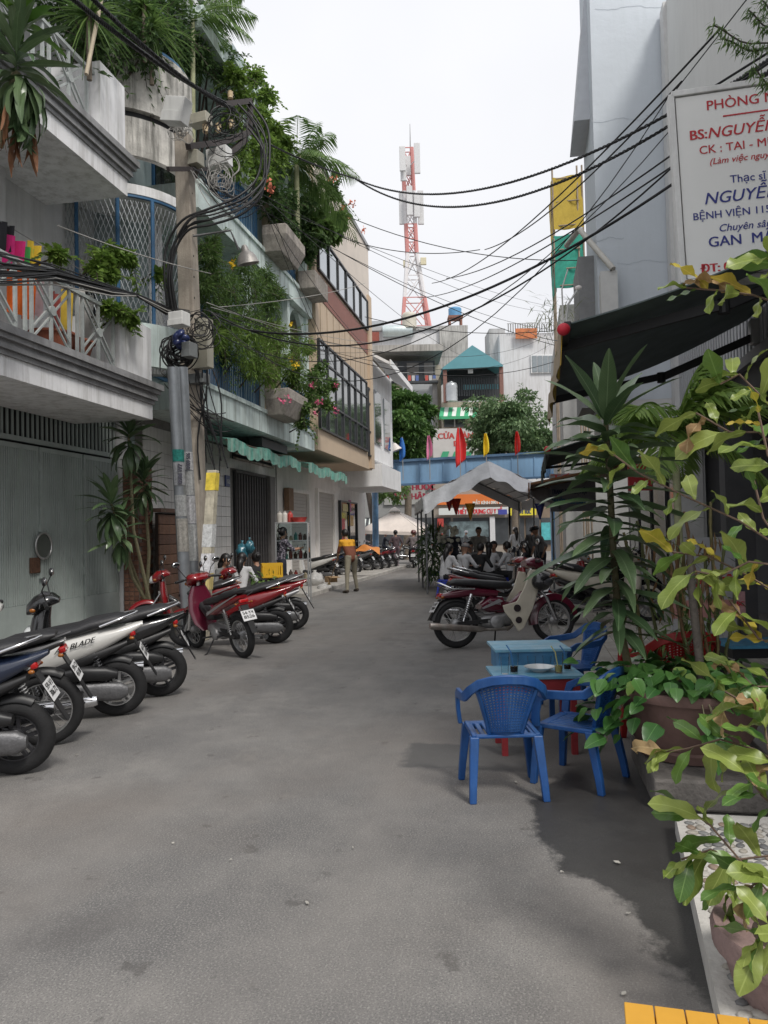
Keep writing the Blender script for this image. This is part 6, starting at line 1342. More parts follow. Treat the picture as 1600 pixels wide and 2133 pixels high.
b = MB(); b.loft([[g0_ + d * z + V((sx * .075, sy * .075, 0)) for sx, sy in ((-1, -1), (1, -1), (1, 1), (-1, 1))] for z in (0, a.z)]); b.build('shaft', yl, t, bevel=.012)
for (z0, z1, m_) in ((a.z - .32, a.z - .04, M('stub_yellow', (.68, .52, .06), .8, .3, 10)), (1.4, 1.75, post_paper[0]), (.75, 1.0, M('stub_yellow2', (.55, .45, .18), .8, .3, 10)), (1.0, 1.3, post_paper[4])):
 b = MB(); b.loft([[g0_ + d * z + V((sx * .079, sy * .079, 0)) for sx, sy in ((-1, -1), (1, -1), (1, 1), (-1, 1))] for z in (z0, z1)], cap=False); b.build('poster', m_, t)
# bell-shaped street lamp on an arm
lp = L.pn(515, 540, NP - .9); t = thing('bell_lamp', 'old grey bell shaped street lamp on a bent arm from the pole', 'lamp', L, tuple(lp))
b = MB(); b.tube([L.pn(402, 492, NP - .15), L.pn(480, 480, NP - .7), L.pn(488, 498, NP - .85), L.pn(497, 520, NP - .9)], .018, 8); b.build('arm', M('lamp_arm', (.12, .12, .12), .6), t, 60)
b = MB(); b.lathe([(.04, .24), (.06, .2), (.07, .14), (.12, .10), (.16, .04), (.19, -.06), (.20, -.08), (.185, -.08), (.15, .03), (0, .06)], lp, Euler((R(-8), R(-14), 0)).to_matrix(), 28); b.build('shade', M('lamp_shade_grey', (.36, .34, .32), .5, .25, 8, .1, 40, metal=.4), t, 50)
def cat(p, q, sag, n=18): p, q = V(p), V(q); return [p.lerp(q, k / n) + V((0, 0, -4 * sag * (k / n) * (1 - k / n))) for k in range(n + 1)]
GRPW = 'overhead wires across the lane'
def wire(pts, r_, lab, m_=cable_m, twist=0, group=GRPW, name='overhead_cable'):
 t_ = thing(name, lab, 'cable', W, tuple(pts[0]), group=group);
 if twist:
  for k in range(3):
   b = MB(); P = []
   nn = len(pts) * 10
   for j in range(nn + 1):
    f = j / nn * (len(pts) - 1); i = min(len(pts) - 2, int(f)); q = pts[i].lerp(pts[i + 1], f - i); tg = (pts[i + 1] - pts[i]).normalized(); x = tg.cross(V((0, 0, 1))).normalized(); y = tg.cross(x); a = j * .9 + k * 2.094
    P.append(q + (x * math.cos(a) + y * math.sin(a)) * r_ * 1.1)
   b.tube(P, r_ * .8, 5); b.build('strand', m_, t_, 60)
 else:
  b = MB(); b.tube(pts, r_, 6); b.build('strand', m_, t_, 60)
 return t_
PT = L.P(pt_.x, NP, pt_.z - .3)                                   # pole top, world
def PW(u, v, Y): return aty(u, v, Y)
# heavy twisted cables coming in from the upper left, over the camera's left shoulder
wire(cat(PW(130, -20, 8.5), PW(470, 215, 13.2), .10, 24), .019, 'thick twisted cable dropping from the top left to the pole', twist=1)
wire(cat(PW(175, -20, 8.7), PW(490, 230, 13.2), .14, 24), .018, 'second thick twisted cable dropping from the top left to the pole', twist=1)
# twisted service drops crossing to the right
wire(cat(PW(560, 300, 13.5), PW(740, 372, 17), .05, 10) + cat(PW(740, 372, 17), PW(1410, 228, 8.5), .62, 26)[1:] + cat(PW(1410, 228, 8.5), PW(1620, 110, 6.5), .05, 8)[1:], .011, 'upper twisted cable sagging across the sky to the clinic sign', twist=1)
wire(cat(PW(740, 372, 17), PW(1410, 252, 8.5), .80, 28) + cat(PW(1410, 252, 8.5), PW(1620, 135, 6.5), .05, 8)[1:], .011, 'lower twisted cable sagging across the sky to the clinic sign', twist=1)
wire(cat(PW(520, 688, 13.2), PW(1412, 376, 8.6), .62, 30), .018, 'thick black cable swooping from the meter cabinet up to the sign')
wire(cat(PW(440, 650, 13), PW(520, 688, 13.2), .02, 5) + cat(PW(520, 688, 13.2), PW(1420, 330, 8.8), 1.0, 30)[1:], .012, 'thin black cable just under the thick swooping one')
thin = [((400, 660, 13), (1410, 255, 8.6), 1.6), ((430, 640, 13), (1400, 190, 8.8), 2.2), ((480, 400, 13), (1200, 690, 30), .6), ((500, 380, 13), (1150, 650, 36), .5), ((480, 390, 13), (1160, 640, 36), .3), ((560, 420, 13.5), (960, 740, 40), .3),
  ((700, 440, 24), (1420, 520, 20), .8), ((700, 520, 24), (1220, 735, 30), .4), ((440, 650, 13), (1130, 705, 34), .8), ((440, 655, 13), (1150, 715, 36), 1.1), ((470, 640, 13), (1420, 600, 18), 1.6), ((540, 420, 13), (760, 720, 26), .2), ((550, 430, 13), (690, 760, 20), .1), ((560, 425, 13), (700, 770, 20), .1),
  ((1010, 520, 20), (1420, 170, 8), .3), ((900, 590, 26), (1500, 60, 7), .5), ((930, 580, 24), (1410, 315, 9), .3), ((870, 620, 30), (1410, 340, 9), .4), ((700, 490, 24), (1000, 520, 22), .3), ((760, 660, 28), (1220, 680, 26), .4), ((440, 660, 13), (780, 730, 30), .3), ((1100, 690, 30), (1300, 700, 10), .2)]
def wends(a, c): return ('the utility pole' if a[0] < 600 else 'the beige building' if a[0] < 800 else 'mid sky') + ' to ' + ('the clinic sign' if c[0] > 1380 else 'the scaffold side' if c[0] > 1010 else 'the blue gate side')
seen_w = {}
for a, c, sg_ in sorted(thin, key=lambda w: (w[0][1] + w[1][1]) / 2 + w[2] * FPX / (w[0][2] + w[1][2]) * 2):
 e_ = wends(a, c); k = seen_w[e_] = seen_w.get(e_, 0) + 1
 wire(cat(PW(*a), PW(*c), sg_, 20), .0065 if a[2] < 20 else .012, ('uppermost', 'second', 'third', 'fourth', 'fifth', 'sixth', 'seventh', 'eighth')[k - 1] + ' thin wire counted downwards from ' + e_)
for k, (a, c, sg_) in enumerate((((440, 640, 12.8), (780, 715, 28), .1), ((430, 630, 12.8), (780, 730, 28), .15), ((455, 640, 12.8), (760, 590, 26), .1), ((120, 470, 10), (440, 570, 12.7), .05))):
 wire(cat(PW(*a), PW(*c), sg_, 16), .008, 'pale grey wire running from the pole along the mint house', wire_g, group='pale wires at the pole')
for k, (u, v, u2, v2) in enumerate(((1480, 185, 1640, 85), (1530, 180, 1640, 105), (1575, 170, 1640, 130), (1410, 185, 1570, -20))): wire([PW(u, v, 6.9 if k < 3 else 8), PW(u2, v2, 6.3)], .012 if k < 3 else .006, 'short black cable end running off above the clinic sign', group='cables above the clinic sign')
# bundle of dozens of communication cables along the balcony
bun = thing('cable_bundle', 'sagging bundle of dozens of black cables along the lower balcony', 'cables', W, tuple(PW(200, 580, 11)))
nodes = [PW(-60, 545, 8.0), PW(0, 560, 8.6), PW(110, 570, 9.8), PW(230, 605, 11.2), PW(285, 615, 11.9), PW(345, 645, 12.6), PW(400, 655, 13.0)]
for k in range(34):
 sp = [1.3, 1.2, .75, .45, .12, .35, .3]; a = U(0, 6.28); r_ = U(.02, .20); P = []
 for i, q in enumerate(nodes): ph = a + i * .5 + U(-.3, .3); P.append(q + V((math.cos(ph) * r_ * .4, 0, math.sin(ph) * r_)) * sp[i] + rv(.012))
 pts = []
 for i in range(len(P) - 1):
  for j in range(5): t_ = j / 5; pts.append(P[i].lerp(P[i + 1], t_ * t_ * (3 - 2 * t_)))
 pts.append(P[-1]); b = MB(); b.tube(pts, U(.006, .012), 5, cap=False); b.build('strand', cable_m if k % 9 else wire_g, bun, 60)
# tangled coils and drop loops on the pole
def loops(lab, u, v, Y, n, r0_, r1_, seed, m_=cable_m, thick=(.008, .016), sq=1.0):
 t = thing('cable_coil', lab, 'cable', W, tuple(PW(u, v, Y)), group='cable coils on the pole'); rr = random.Random(seed); c = PW(u, v, Y)
 for k in range(n):
  r_ = rr.uniform(r0_, r1_); e = Euler((rr.uniform(-.5, .5), rr.uniform(-.5, .5), rr.uniform(-.6, .6))).to_matrix(); o = V((rr.uniform(-.1, .1), rr.uniform(-.12, .05), rr.uniform(-.12, .12))); b = MB(); kk_ = rr.uniform(.7, 1.3)
  b.tube([c + o + e @ V((r_ * math.cos(a * .2618) * kk_, .03 * math.sin(a), r_ * sq * math.sin(a * .2618))) for a in range(24)], rr.uniform(*thick), 5, closed=True); b.build('loop', m_, t, 60)
 return t
loops('dense black cable coils below the white splitter box', 372, 735, 12.6, 22, .12, .30, 3)
loops('loose loops of thin cable between the two white meter boxes', 470, 270, 12.8, 14, .12, .34, 5, cable_m, (.005, .009))
loops('loose pale loops hanging under the left meter box', 380, 275, 12.6, 12, .06, .14, 6, wire_g, (.005, .008))
loops('loose pale loops hanging under the labelled meter box', 460, 372, 12.8, 16, .08, .26, 8, wire_g, (.005, .008), 1.3)
loops('cable loops hanging beside the tan cabinet', 425, 690, 12.6, 12, .10, .28, 9, cable_m, (.006, .010))
# thick bent supply cables curving round the pole
for k in range(6):
 o = V((U(-.05, .05), U(-.12, .05), U(-.06, .06)))
 pts = [PW(*q) + o * (1 + .3 * i) for i, q in enumerate(((352 + 3 * k, 650, 12.7), (346 + 2 * k, 580, 12.6), (352 + 3 * k, 520, 12.6), (385 + 2 * k, 470, 12.5), (440, 448 + 3 * k, 12.5), (500, 425 + 3 * k, 12.6), (540, 390 + k, 12.8), (552 - 2 * k, 340, 12.9), (540, 280 + 4 * k, 13), (500, 232 + 2 * k, 13.1)))]
 sm_ = []
 for i in range(len(pts) - 1):
  p0_, p1_, p2_, p3_ = pts[max(0, i - 1)], pts[i], pts[i + 1], pts[min(len(pts) - 1, i + 2)]
  for j in range(6): t_ = j / 6; sm_.append(.5 * ((2 * p1_) + (p2_ - p0_) * t_ + (2 * p0_ - 5 * p1_ + 4 * p2_ - p3_) * t_ ** 2 + (3 * p1_ - p0_ - 3 * p2_ + p3_) * t_ ** 3))
 b = MB(); b.tube(sm_, .020 if k < 4 else .013, 7); solo('supply_cable', b, cable_m, 'thick black supply cable curving in a big loop round the pole', 'cable', W, tuple(pts[0]), group='big cable loop at the pole', smooth=60)
for k in range(9):
 u = 400 + U(0, 45); pts = cat(PW(u, 770, 12.8), PW(u + U(-30, 45), U(900, 1000), 12.9 + U(0, .3)), -.03, 8); pts = [q + V((.05 * math.sin(i * .8 + k), 0, 0)) for i, q in enumerate(pts)]
 b = MB(); b.tube(pts, U(.008, .016), 5); solo('hanging_cable', b, cable_m, 'loose black cable hanging down the pole below the tan cabinet', 'cable', W, tuple(pts[0]), group='cables hanging down the pole', smooth=60)
for k in range(10):
 pts = cat(PW(350 + U(-10, 40), 780 + U(-10, 20), 12.6), PW(430 + U(0, 60), 850 + U(0, 60), 13.2), U(.1, .35), 10); b = MB(); b.tube(pts, U(.006, .012), 5); solo('slack_cable', b, cable_m, 'slack black cable drooping across the conduits', 'cable', W, tuple(pts[0]), group='slack cables across the conduits', smooth=60)
for k in range(12):
 pts = cat(PW(395 + U(0, 30), 352 + U(-4, 10), 12.7), PW(530 + U(-40, 20), 415 + U(-20, 20), 12.8), U(.1, .55), 12); b = MB(); b.tube(pts, U(.005, .009), 5); solo('service_lead', b, cable_m if k % 3 else wire_g, 'thin service lead looping from the meter boxes to the big cable loop', 'cable', W, tuple(pts[0]), group='service leads under the meter boxes', smooth=60)
q = PW(378, 705, 12.4); b = MB()
for k in range(7): b.ell(q + V((U(-.12, .12), U(-.05, .05), U(-.12, .1))), (U(.06, .12), .06, U(.06, .12)), Euler((U(0, 3), U(0, 3), 0)).to_matrix(), 8, 6)
solo('plastic_wrap', b, M('navy_plastic', (.02, .03, .10), .3, .4, 12), 'dark blue plastic wrapped round the cable joint on the pole', 'plastic bag', W, tuple(q), smooth=True)
# bamboo pole standing on the upper balcony
a, c = L.pn(180, 155, 6.1), L.pn(215, -20, 6.1); b = MB(); b.tube([a, c], .03, 8); solo('bamboo_pole', b, M('pale_bamboo', (.45, .38, .28), .7, .2, 8), 'pale bamboo pole standing upright on the top balcony', 'pole', L, tuple(a), smooth=60)
# ================================================================== MOTORBIKES
tyre_m = M('tyre_rubber', (.014, .014, .015), .8, .2, 20, .2, 80); rim_s = M('rim_silver', (.50, .50, .50), .35, .1, 10, metal=.8); rim_d = M('rim_dark', (.05, .05, .055), .4, .1, 10, metal=.5)
eng_m = M('engine_alloy', (.30, .30, .30), .5, .25, 15, .2, 60, metal=.6); blackp = M('black_plastic', (.014, .014, .015), .45, .2, 10); chrome = M('chrome', (.68, .68, .69), .15, .1, 8, metal=.95)
seat_m = M('seat_vinyl', (.022, .022, .024), .5, .15, 12, .15, 80); seat_g = M('seat_vinyl_grey', (.06, .06, .063), .55, .15, 12, .15, 80); lens_r = M('tail_lens', (.42, .01, .012), .15, .1, coat=.5); lens_c = M('head_lens', (.62, .64, .64), .08, .1, 6, spec=.8); lens_o = M('amber_lens', (.30, .10, .015), .2)
plate_m = M('plate_white', (.62, .62, .60), .5, .08, 8); plate_t = M('plate_ink', (.02, .02, .02), .6); mirror_g = M('mirror_glass', (.5, .5, .5), .03, metal=1.0)
def paint(n, c): return M('paint_' + n, c, .25, .06, 4, coat=.8)
P_white = paint('white', (.62, .61, .58)); P_black = paint('black', (.010, .010, .011)); P_red = paint('red', (.21, .009, .013)); P_wine = paint('wine', (.10, .010, .025)); P_cream = M('paint_cream', (.55, .51, .42), .35, .1, 6, coat=.4, streak=.25, streak_col=(.35, .3, .22)); P_blue = paint('navy', (.012, .02, .045)); P_silver = M('paint_silver', (.42, .42, .43), .3, .06, metal=.6, coat=.5); P_grey = paint('grey', (.12, .12, .125))
def secX(x, zc, hz, hy, e=2.6, n=18, yc=0):
 if x < -.5 and zc > .55: zc -= (-.5 - x) * .12; x = -.5 + (x + .5) * .72     # short, upswept tail
 out = []
 for k in range(n):
  t = 2 * math.pi * k / n; c, s = math.cos(t), math.sin(t); out.append(V((x, yc + hy * math.copysign(abs(c) ** (2 / e), c), zc + hz * math.copysign(abs(s) ** (2 / e), s))))
 return out
def secZ(z, xc, hx, hy, e=2.6, n=18):
 out = []
 for k in range(n):
  t = 2 * math.pi * k / n; c, s = math.cos(t), math.sin(t); out.append(V((xc + hx * math.copysign(abs(c) ** (2 / e), c), hy * math.copysign(abs(s) ** (2 / e), s), z)))
 return out
RY = Matrix.Rotation(R(90), 3, 'X')                   # lathe axis -> across the bike
def wheel(t, x, r_, hw, alloy, name):
 b = MB(); prof = []
 for k in range(11):
  a = R(-150 + 300 * k / 10); prof.append((r_ - hw * 1.05 + hw * 1.05 * math.cos(a), hw * math.sin(a)))
 b.lathe(prof, (x, 0, r_), RY, 36, cap=False); w = b.build(name, tyre_m, t, 50)
 b = MB(); ri = r_ - hw * 1.75
 b.lathe([(ri - .012, -hw * .62), (ri + .014, -hw * .66), (ri + .014, -hw * .4), (ri - .004, 0), (ri + .014, hw * .4), (ri + .014, hw * .66), (ri - .012, hw * .62), (ri - .012, -hw * .62)], (x, 0, r_), RY, 36, cap=False); b.build('rim', rim_s if alloy != 'dark' else rim_d, w, 40)
 b = MB(); b.lathe([(.03, -.07), (.06, -.045), (.065, 0), (.06, .045), (.03, .07)], (x, 0, r_), RY, 16); b.build('hub', eng_m if alloy != 'dark' else rim_d, w, 40)
 b = MB()
 if alloy:
  for k in range(5):
   a = k * 1.2566 + .3
   for da in (-.16, .16): b.bar((x + .05 * math.cos(a + da * 3), 0, r_ + .05 * math.sin(a + da * 3)), (x + ri * math.cos(a + da), 0, r_ + ri * math.sin(a + da)), .022, .03, (0, 1, 0))
 else:
  for k in range(28):
   a = k * .2244; s = .03 if k % 2 else -.03; a2 = a + (.5 if (k // 2) % 2 else -.5)
   b.tube([(x + .06 * math.cos(a2), s, r_ + .06 * math.sin(a2)), (x + ri * math.cos(a), 0, r_ + ri * math.sin(a))], .0028, 4, cap=False)
 o = b.build('spokes', rim_s if alloy != 'dark' else rim_d, w); o['kind'] = 'stuff'
 return w
def arc_shell(x, z, r_, a0, a1, hw, th=.010, n=14, drop=.03):
 """mudguard: curved shell round a wheel centre"""
 b = MB(); rings = []
 for k in range(n + 1):
  a = R(a0 + (a1 - a0) * k / n); c, s = math.cos(a), math.sin(a); ring_ = []
  for (y, dr) in ((-hw, -drop), (-hw * .6, 0), (0, .012), (hw * .6, 0), (hw, -drop), (hw, -drop - th), (0, -th + .004), (-hw, -drop - th)):
   ring_.append(V((x + (r_ + dr) * c, y, z + (r_ + dr) * s)))
  rings.append(ring_)
 return b.loft(rings)
def motorbike(lab, kind, c1, c2, c3=None, wheels=None, seat=None, plate=('59-X2', '284.16'), script=None, lean=7, shield=None, grab=chrome, exhaust=chrome, group='parked motorbikes'):
 c3 = c3 or c1; seat = seat or seat_m; shield = shield or c1
 t = thing('motorbike', lab, 'motorbike', W, (0, 0, 0), 0, group, own=True)
 sc_ = kind == 'scooter'; rw = .255 if sc_ else .283; hw = .050 if sc_ else .040; xr, xf = -.62, .64; alloy = wheels if wheels is not None else ('silver' if sc_ else False)
 wheel(t, xr, rw, hw * 1.1, alloy, 'rear_wheel'); wheel(t, xf, rw, hw * .95, alloy, 'front_wheel')
 hd = V((.40, 0, .90)); ax = V((xf, 0, rw)); fd = (ax - hd).normalized()
 b = MB()
 for s in (-1, 1): b.tube([ax + V((0, s * .085, 0)), ax + V((0, s * .085, 0)) - fd * .30], .024, 10); b.tube([ax + V((0, s * .085, 0)) - fd * .28, hd + V((.02, s * .07, -.18))], .016, 8)
 b.bar(hd + V((.03, -.1, -.17)), hd + V((.03, .1, -.17)), .05); b.tube([ax + V((0, -.11, 0)), ax + V((0, .11, 0))], .014, 8); b.tube([hd + V((.02, 0, -.2)), hd + V((-.02, 0, .1))], .03, 8); b.build('fork', chrome if not sc_ else eng_m, t, 50)
 arc_shell(xf, rw, rw + .035, 25 if kind != 'cub' else 10, 165 if kind != 'cub' else 190, .055 if kind != 'cub' else .075, drop=.035 if kind != 'cub' else .07).build('front_mudguard', c1 if kind != 'cub' else shield if shield is not P_cream else c1, t, 50)
 # handlebar with cowl
 b = MB(); hb = [V((.36, s * .33, .99)) for s in (-1, 1)]; b.tube([hb[0], V((.40, -.16, 1.0)), V((.42, 0, .97)), V((.40, .16, 1.0)), hb[1]], .012, 8); h_ = b.build('handlebar', blackp, t, 60)
 for s in (-1, 1):
  b = MB(); b.tube([(.385, s * .21, 1.0), (.355, s * .345, .988)], .019, 10); b.build('grip', blackp, h_, 60)
  b = MB(); b.tube([(.43, s * .19, .995), (.42, s * .33, .985)], .006, 5); b.build('lever', chrome, h_)
  b = MB(); m0 = V((.38, s * .17, 1.02)); b.tube([m0, m0 + V((.03, s * .06, .10)), m0 + V((.0, s * .12, .17))], .006, 6); mr = b.build('mirror', blackp, t, 60)
  b = MB(); mc = m0 + V((0, s * .135, .20)); b.ell(mc, (.022, .062, .042), None, 14, 8); b.build('mirror_shell', blackp, mr, True); b = MB(); b.ell(mc + V((-.012, 0, 0)), (.013, .055, .036), None, 14, 8); b.build('mirror_face', mirror_g, mr, True)
 b = MB()
 if kind == 'cub': b.loft([secX(.30, .985, .035, .10), secX(.38, .985, .07, .14), secX(.46, .965, .085, .115), secX(.52, .955, .08, .095)])
 else: b.loft([secX(.28, 1.0, .02, .09), secX(.34, 1.01, .055, .15), secX(.42, .99, .085, .165), secX(.50, .955, .085, .13), secX(.56, .92, .05, .08)])
 cw_ = b.build('handlebar_cowl', c1 if kind != 'cub' else c3, t, 50)
 b = MB()
 if sc_: b.loft([secX(.47, .70, .08, .13), secX(.56, .69, .07, .115), secX(.60, .67, .04, .07)])
 elif kind == 'wave': b.loft([secX(.50, .94, .07, .11), secX(.57, .915, .055, .085), secX(.59, .90, .03, .05)])
 else: b.lathe([(.078, 0), (.08, .03), (.06, .05), (0, .058)], (.50, 0, .955), Matrix.Rotation(R(90), 3, 'Y'), 20)
 b.build('headlight', lens_c, t, 60)
 if kind != 'cub':
  b = MB(); b.loft([secX(.36, 1.06, .01, .07), secX(.43, 1.055, .03, .08), secX(.50, 1.0, .02, .07)]); b.build('visor', M('smoke_visor', (.05, .05, .055), .1, .1), cw_, 60)
 for s in (-1, 1): b = MB(); b.ell((.50 if kind != 'cub' else .46, s * (.125 if kind != 'cub' else .12), .93 if kind != 'cub' else .90), (.03, .016, .02), None, 10, 6); b.build('indicator', lens_o, t, True)
 # leg shield, body, seat
 b = MB()
 if sc_:
  b.loft([secZ(.26, .33, .05, .12), secZ(.34, .38, .07, .17), secZ(.52, .43, .09, .185), secZ(.70, .455, .095, .17), secZ(.84, .44, .08, .12), secZ(.94, .41, .06, .08)]); ls = b.build('leg_shield', shield, t, 50)
  b = MB(); b.loft([secX(.34, .34, .07, .13), secX(.18, .31, .06, .15), secX(.0, .32, .08, .15), secX(-.10, .42, .15, .14)]); b.build('floor_tunnel', c2, t, 50)
  b = MB(); b.loft([secX(.10, .50, .13, .10), secX(-.05, .56, .15, .145), secX(-.30, .63, .13, .16), secX(-.55, .71, .095, .14), secX(-.80, .80, .05, .09), secX(-.98, .875, .018, .035)]); bd = b.build('side_panel', c1, t, 50)
  b = MB(); b.loft([secX(.02, .42, .08, .12), secX(-.25, .50, .09, .15), secX(-.55, .60, .06, .13), secX(-.80, .70, .03, .08)]); b.build('under_panel', c2, t, 50)
 elif kind == 'wave':
  b.loft([secZ(.30, .22, .02, .10), secZ(.40, .30, .035, .17), secZ(.58, .36, .045, .20), secZ(.76, .39, .05, .17), secZ(.90, .40, .045, .10)]); ls = b.build('leg_shield', shield, t, 50)
  b = MB(); b.loft([secX(.30, .62, .06, .07), secX(.12, .50, .06, .075), secX(-.05, .52, .07, .09), secX(-.12, .60, .06, .08)]); b.build('frame_cover', c2, t, 50)
  b = MB(); b.loft([secX(.02, .54, .06, .085), secX(-.15, .62, .085, .115), secX(-.40, .70, .075, .125), secX(-.65, .77, .05, .105), secX(-.88, .845, .022, .05)]); bd = b.build('side_panel', c1, t, 50)
  for s in (-1, 1): b = MB(); b.grid(lambda a, c_: (.06 - a * .86, s * (.098 + .030 * math.sin(a * 2.6)), .53 + a * .31 + (c_ - .5) * .032 * (1.3 - a)), 8, 1, (0, s * .004, 0)); b.build('stripe', P_silver, bd)
 else:
  b.loft([secZ(.20, .16, .012, .04), secZ(.30, .22, .02, .13), secZ(.45, .28, .03, .19), secZ(.60, .345, .035, .20), secZ(.76, .385, .04, .17), secZ(.90, .41, .035, .09)]); ls = b.build('leg_shield', shield, t, 50)
  for s in (-1, 1):                          # the shield's swept-back wings with their two round cut-outs
   b = MB(); o_ = [(.40, .88), (.30, .90), (.22, .70), (.10, .52), (-.08, .48), (-.06, .40), (.02, .30), (.10, .16), (.17, .20), (.30, .42), (.38, .62)]
   b.prism([(x, s * .17, z) for x, z in o_], (0, s * .02, 0)); wg = b.build('shield_wing', shield, t, bevel=.012)
   for (x, z, r_) in ((.10, .44, .045), (.11, .30, .04)): b = MB(); b.lathe([(r_, -.004), (r_, .004)], (x, s * .195, z), RY, 14); b.build('cut_out', M('cutout_dark', (.02, .012, .015), .8), wg)
  b = MB(); b.loft([secX(.24, .60, .05, .05), secX(.08, .46, .06, .06), secX(-.10, .48, .09, .07), secX(-.20, .58, .10, .09)]); b.build('frame_cover', c2, t, 50)
  b = MB(); b.loft([secX(-.02, .50, .09, .085), secX(-.20, .50, .10, .12), secX(-.32, .48, .03, .115)]); bd = b.build('side_panel', c3, t, 50)
  b = MB(); b.loft([secX(-.10, .63, .05, .10), secX(-.40, .66, .06, .11), secX(-.70, .66, .05, .10), secX(-.92, .665, .03, .075)]); b.build('tail_panel', c1, t, 50)
  for s in (-1, 1): b = MB(); b.prism([(-.05, s * .13, .53), (-.10, s * .13, .56), (-.33, s * .13, .46), (-.30, s * .13, .45)], (0, s * .006, 0)); b.build('silver_flash', P_silver, bd)
 if script:
  for s in (1, -1):
   if kind == 'scooter': text(script, t, plate_t, (-.30, s * .166, .665), (-s, 0, -.28 * -s * 1.0), (-.28 * 0, 0, 1), width=.34, height=.045, shear=.35, bold=.02, depth=.002, name='side_script')
   else: text(script, t, P_silver, (-.17, s * .134, .505), (-s, 0, .25 * s), (0, 0, 1), width=.16, height=.035, shear=.4, bold=.01, depth=.004, name='side_script')
 b = MB()
 if kind == 'cub': b.loft([secX(.12, .70, .015, .05), secX(.06, .72, .05, .11), secX(-.15, .735, .055, .13), secX(-.40, .765, .05, .13), (secX(-.66, .80, .045, .12)), secX(-.76, .80, .02, .09)])
 else:
  dz = .03 if sc_ else 0
  b.loft([secX(.16, .66 + dz, .02, .06), secX(.10, .69 + dz, .05, .11), secX(-.10, .725 + dz, .055, .135), secX(-.32, .765 + dz, .05, .14), secX(-.42, .80 + dz, .055, .135), secX(-.68, .865 + dz, .045, .11), secX(-.80, .895 + dz, .018, .08)])
 b.build('seat', seat, t, 60)
 # tail: lamp, mudguard, plate, grab rail
 tz = .77 if kind != 'cub' else .66; tx = -.76 if kind != 'cub' else -.80
 b = MB(); b.obox((tx - .0, 0, tz - .03), (.05, .13, .05), None, (0, .35, 0)); b.build('tail_lamp', lens_r, t, bevel=.015)
 arc_shell(xr, rw, rw + .03, 62, 118 if kind != 'cub' else 170, .05, drop=.03).build('rear_mudguard', blackp, t, 50)
 b = MB(); m0 = V((tx - .01, 0, tz - .08)); m1 = V((tx - .20, 0, tz - .42)) if kind != 'cub' else V((tx - .16, 0, .34)); sdv = (m1 - m0)
 b.prism([m0 + V((0, -.055, 0)), m0 + V((0, .055, 0)), m1 + V((0, .035, 0)), m1 + V((0, -.035, 0))], (.015, 0, .004)); b.build('tail_flap', blackp, t)
 pc = m0.lerp(m1, .38); d = sdv.normalized(); nn = V((0, 1, 0)).cross(d).normalized(); nn = nn if nn.x < 0 else -nn
 b = MB(); b.prism([pc + V((0, sy * .095, 0)) + d * sz * .07 + nn * .012 for sy, sz in ((-1, -1), (1, -1), (1, 1), (-1, 1))], nn * .003); pl_ = b.build('licence_plate', plate_m, t)
 for k, s in enumerate(plate): text(s, t, plate_t, pc + nn * .017 + d * (-.015 + .055 * k), (0, -1, 0), -d, width=.15, height=.042, bold=.02, depth=0, name='plate_text')
 if grab:
  b = MB(); gz_ = .93 if kind != 'cub' else .84
  if kind == 'cub': gp = [(-.40, .135, .69), (-.68, .14, .70), (-.82, .10, .77), (-.85, 0, .79), (-.82, -.10, .77), (-.68, -.14, .70), (-.40, -.135, .69)]
  else: gp = [(-.50, .135, .83), (-.64, .125, .88), (-.78, .06, .92), (-.80, 0, .925), (-.78, -.06, .92), (-.64, -.125, .88), (-.50, -.135, .83)]
  b.tube(gp, .011, 8); b.build('grab_rail', grab, t, 60)
 for s in (-1, 1): b = MB(); b.tube([(tx + .02, s * .06, tz - .05), (tx + .0, s * .11, tz - .055)], .006, 5); b.ell((tx - .0, s * .118, tz - .055), (.022, .014, .014), None, 10, 6); b.build('indicator', lens_o, t, True)
 # engine, swing arm, shocks, exhaust, stand
 b = MB()
 if sc_:
  b.loft([secX(-.05, .29, .03, .03, yc=.11), secX(-.12, .29, .06, .05, yc=.12), secX(-.30, .28, .065, .052, yc=.125), secX(-.55, .262, .085, .05, yc=.125), secX(-.66, .258, .075, .045, yc=.125), secX(-.72, .256, .04, .03, yc=.12)]); b.loft([secX(.0, .33, .08, .08), secX(-.28, .33, .09, .09)]); en = b.build('engine', M('engine_dark_alloy', (.15, .15, .155), .5, .25, 15, .2, 60, metal=.5), t, 50)
  b = MB(); b.loft([secX(-.22, .42, .05, .05, yc=.12), secX(-.35, .43, .065, .06, yc=.125), secX(-.55, .42, .06, .055, yc=.125), secX(-.64, .41, .03, .04, yc=.12)]); b.build('air_box', blackp, en, 50)
 else:
  b.loft([secX(.14, .33, .055, .06), secX(.05, .33, .075, .075), secX(-.06, .30, .09, .10), secX(-.24, .30, .09, .11), secX(-.32, .30, .06, .09)]); en = b.build('engine', eng_m, t, 40)
  for s in (-1, 1): b = MB(); b.lathe([(.085, 0), (.08, .03), (.05, .045), (0, .048)], (-.14, s * .10, .29), Matrix.Rotation(R(-90 * s), 3, 'X'), 18); b.build('crankcase_cover', eng_m, en, 50)
  b = MB(); b.loft([secX(-.22, .335, .035, .02, yc=.075), secX(-.40, .315, .045, .02, yc=.075), secX(-.62, .30, .05, .02, yc=.075), secX(-.68, .29, .03, .02, yc=.075)]); b.build('chain_case', blackp, t, 50)
 b = MB()
 for s in (-1, 1): b.bar((-.18, s * .09, .31), (xr, s * .09, rw), .035, .05)
 b.tube([(xr, -.12, rw), (xr, .12, rw)], .013, 8); b.build('swing_arm', blackp, t)
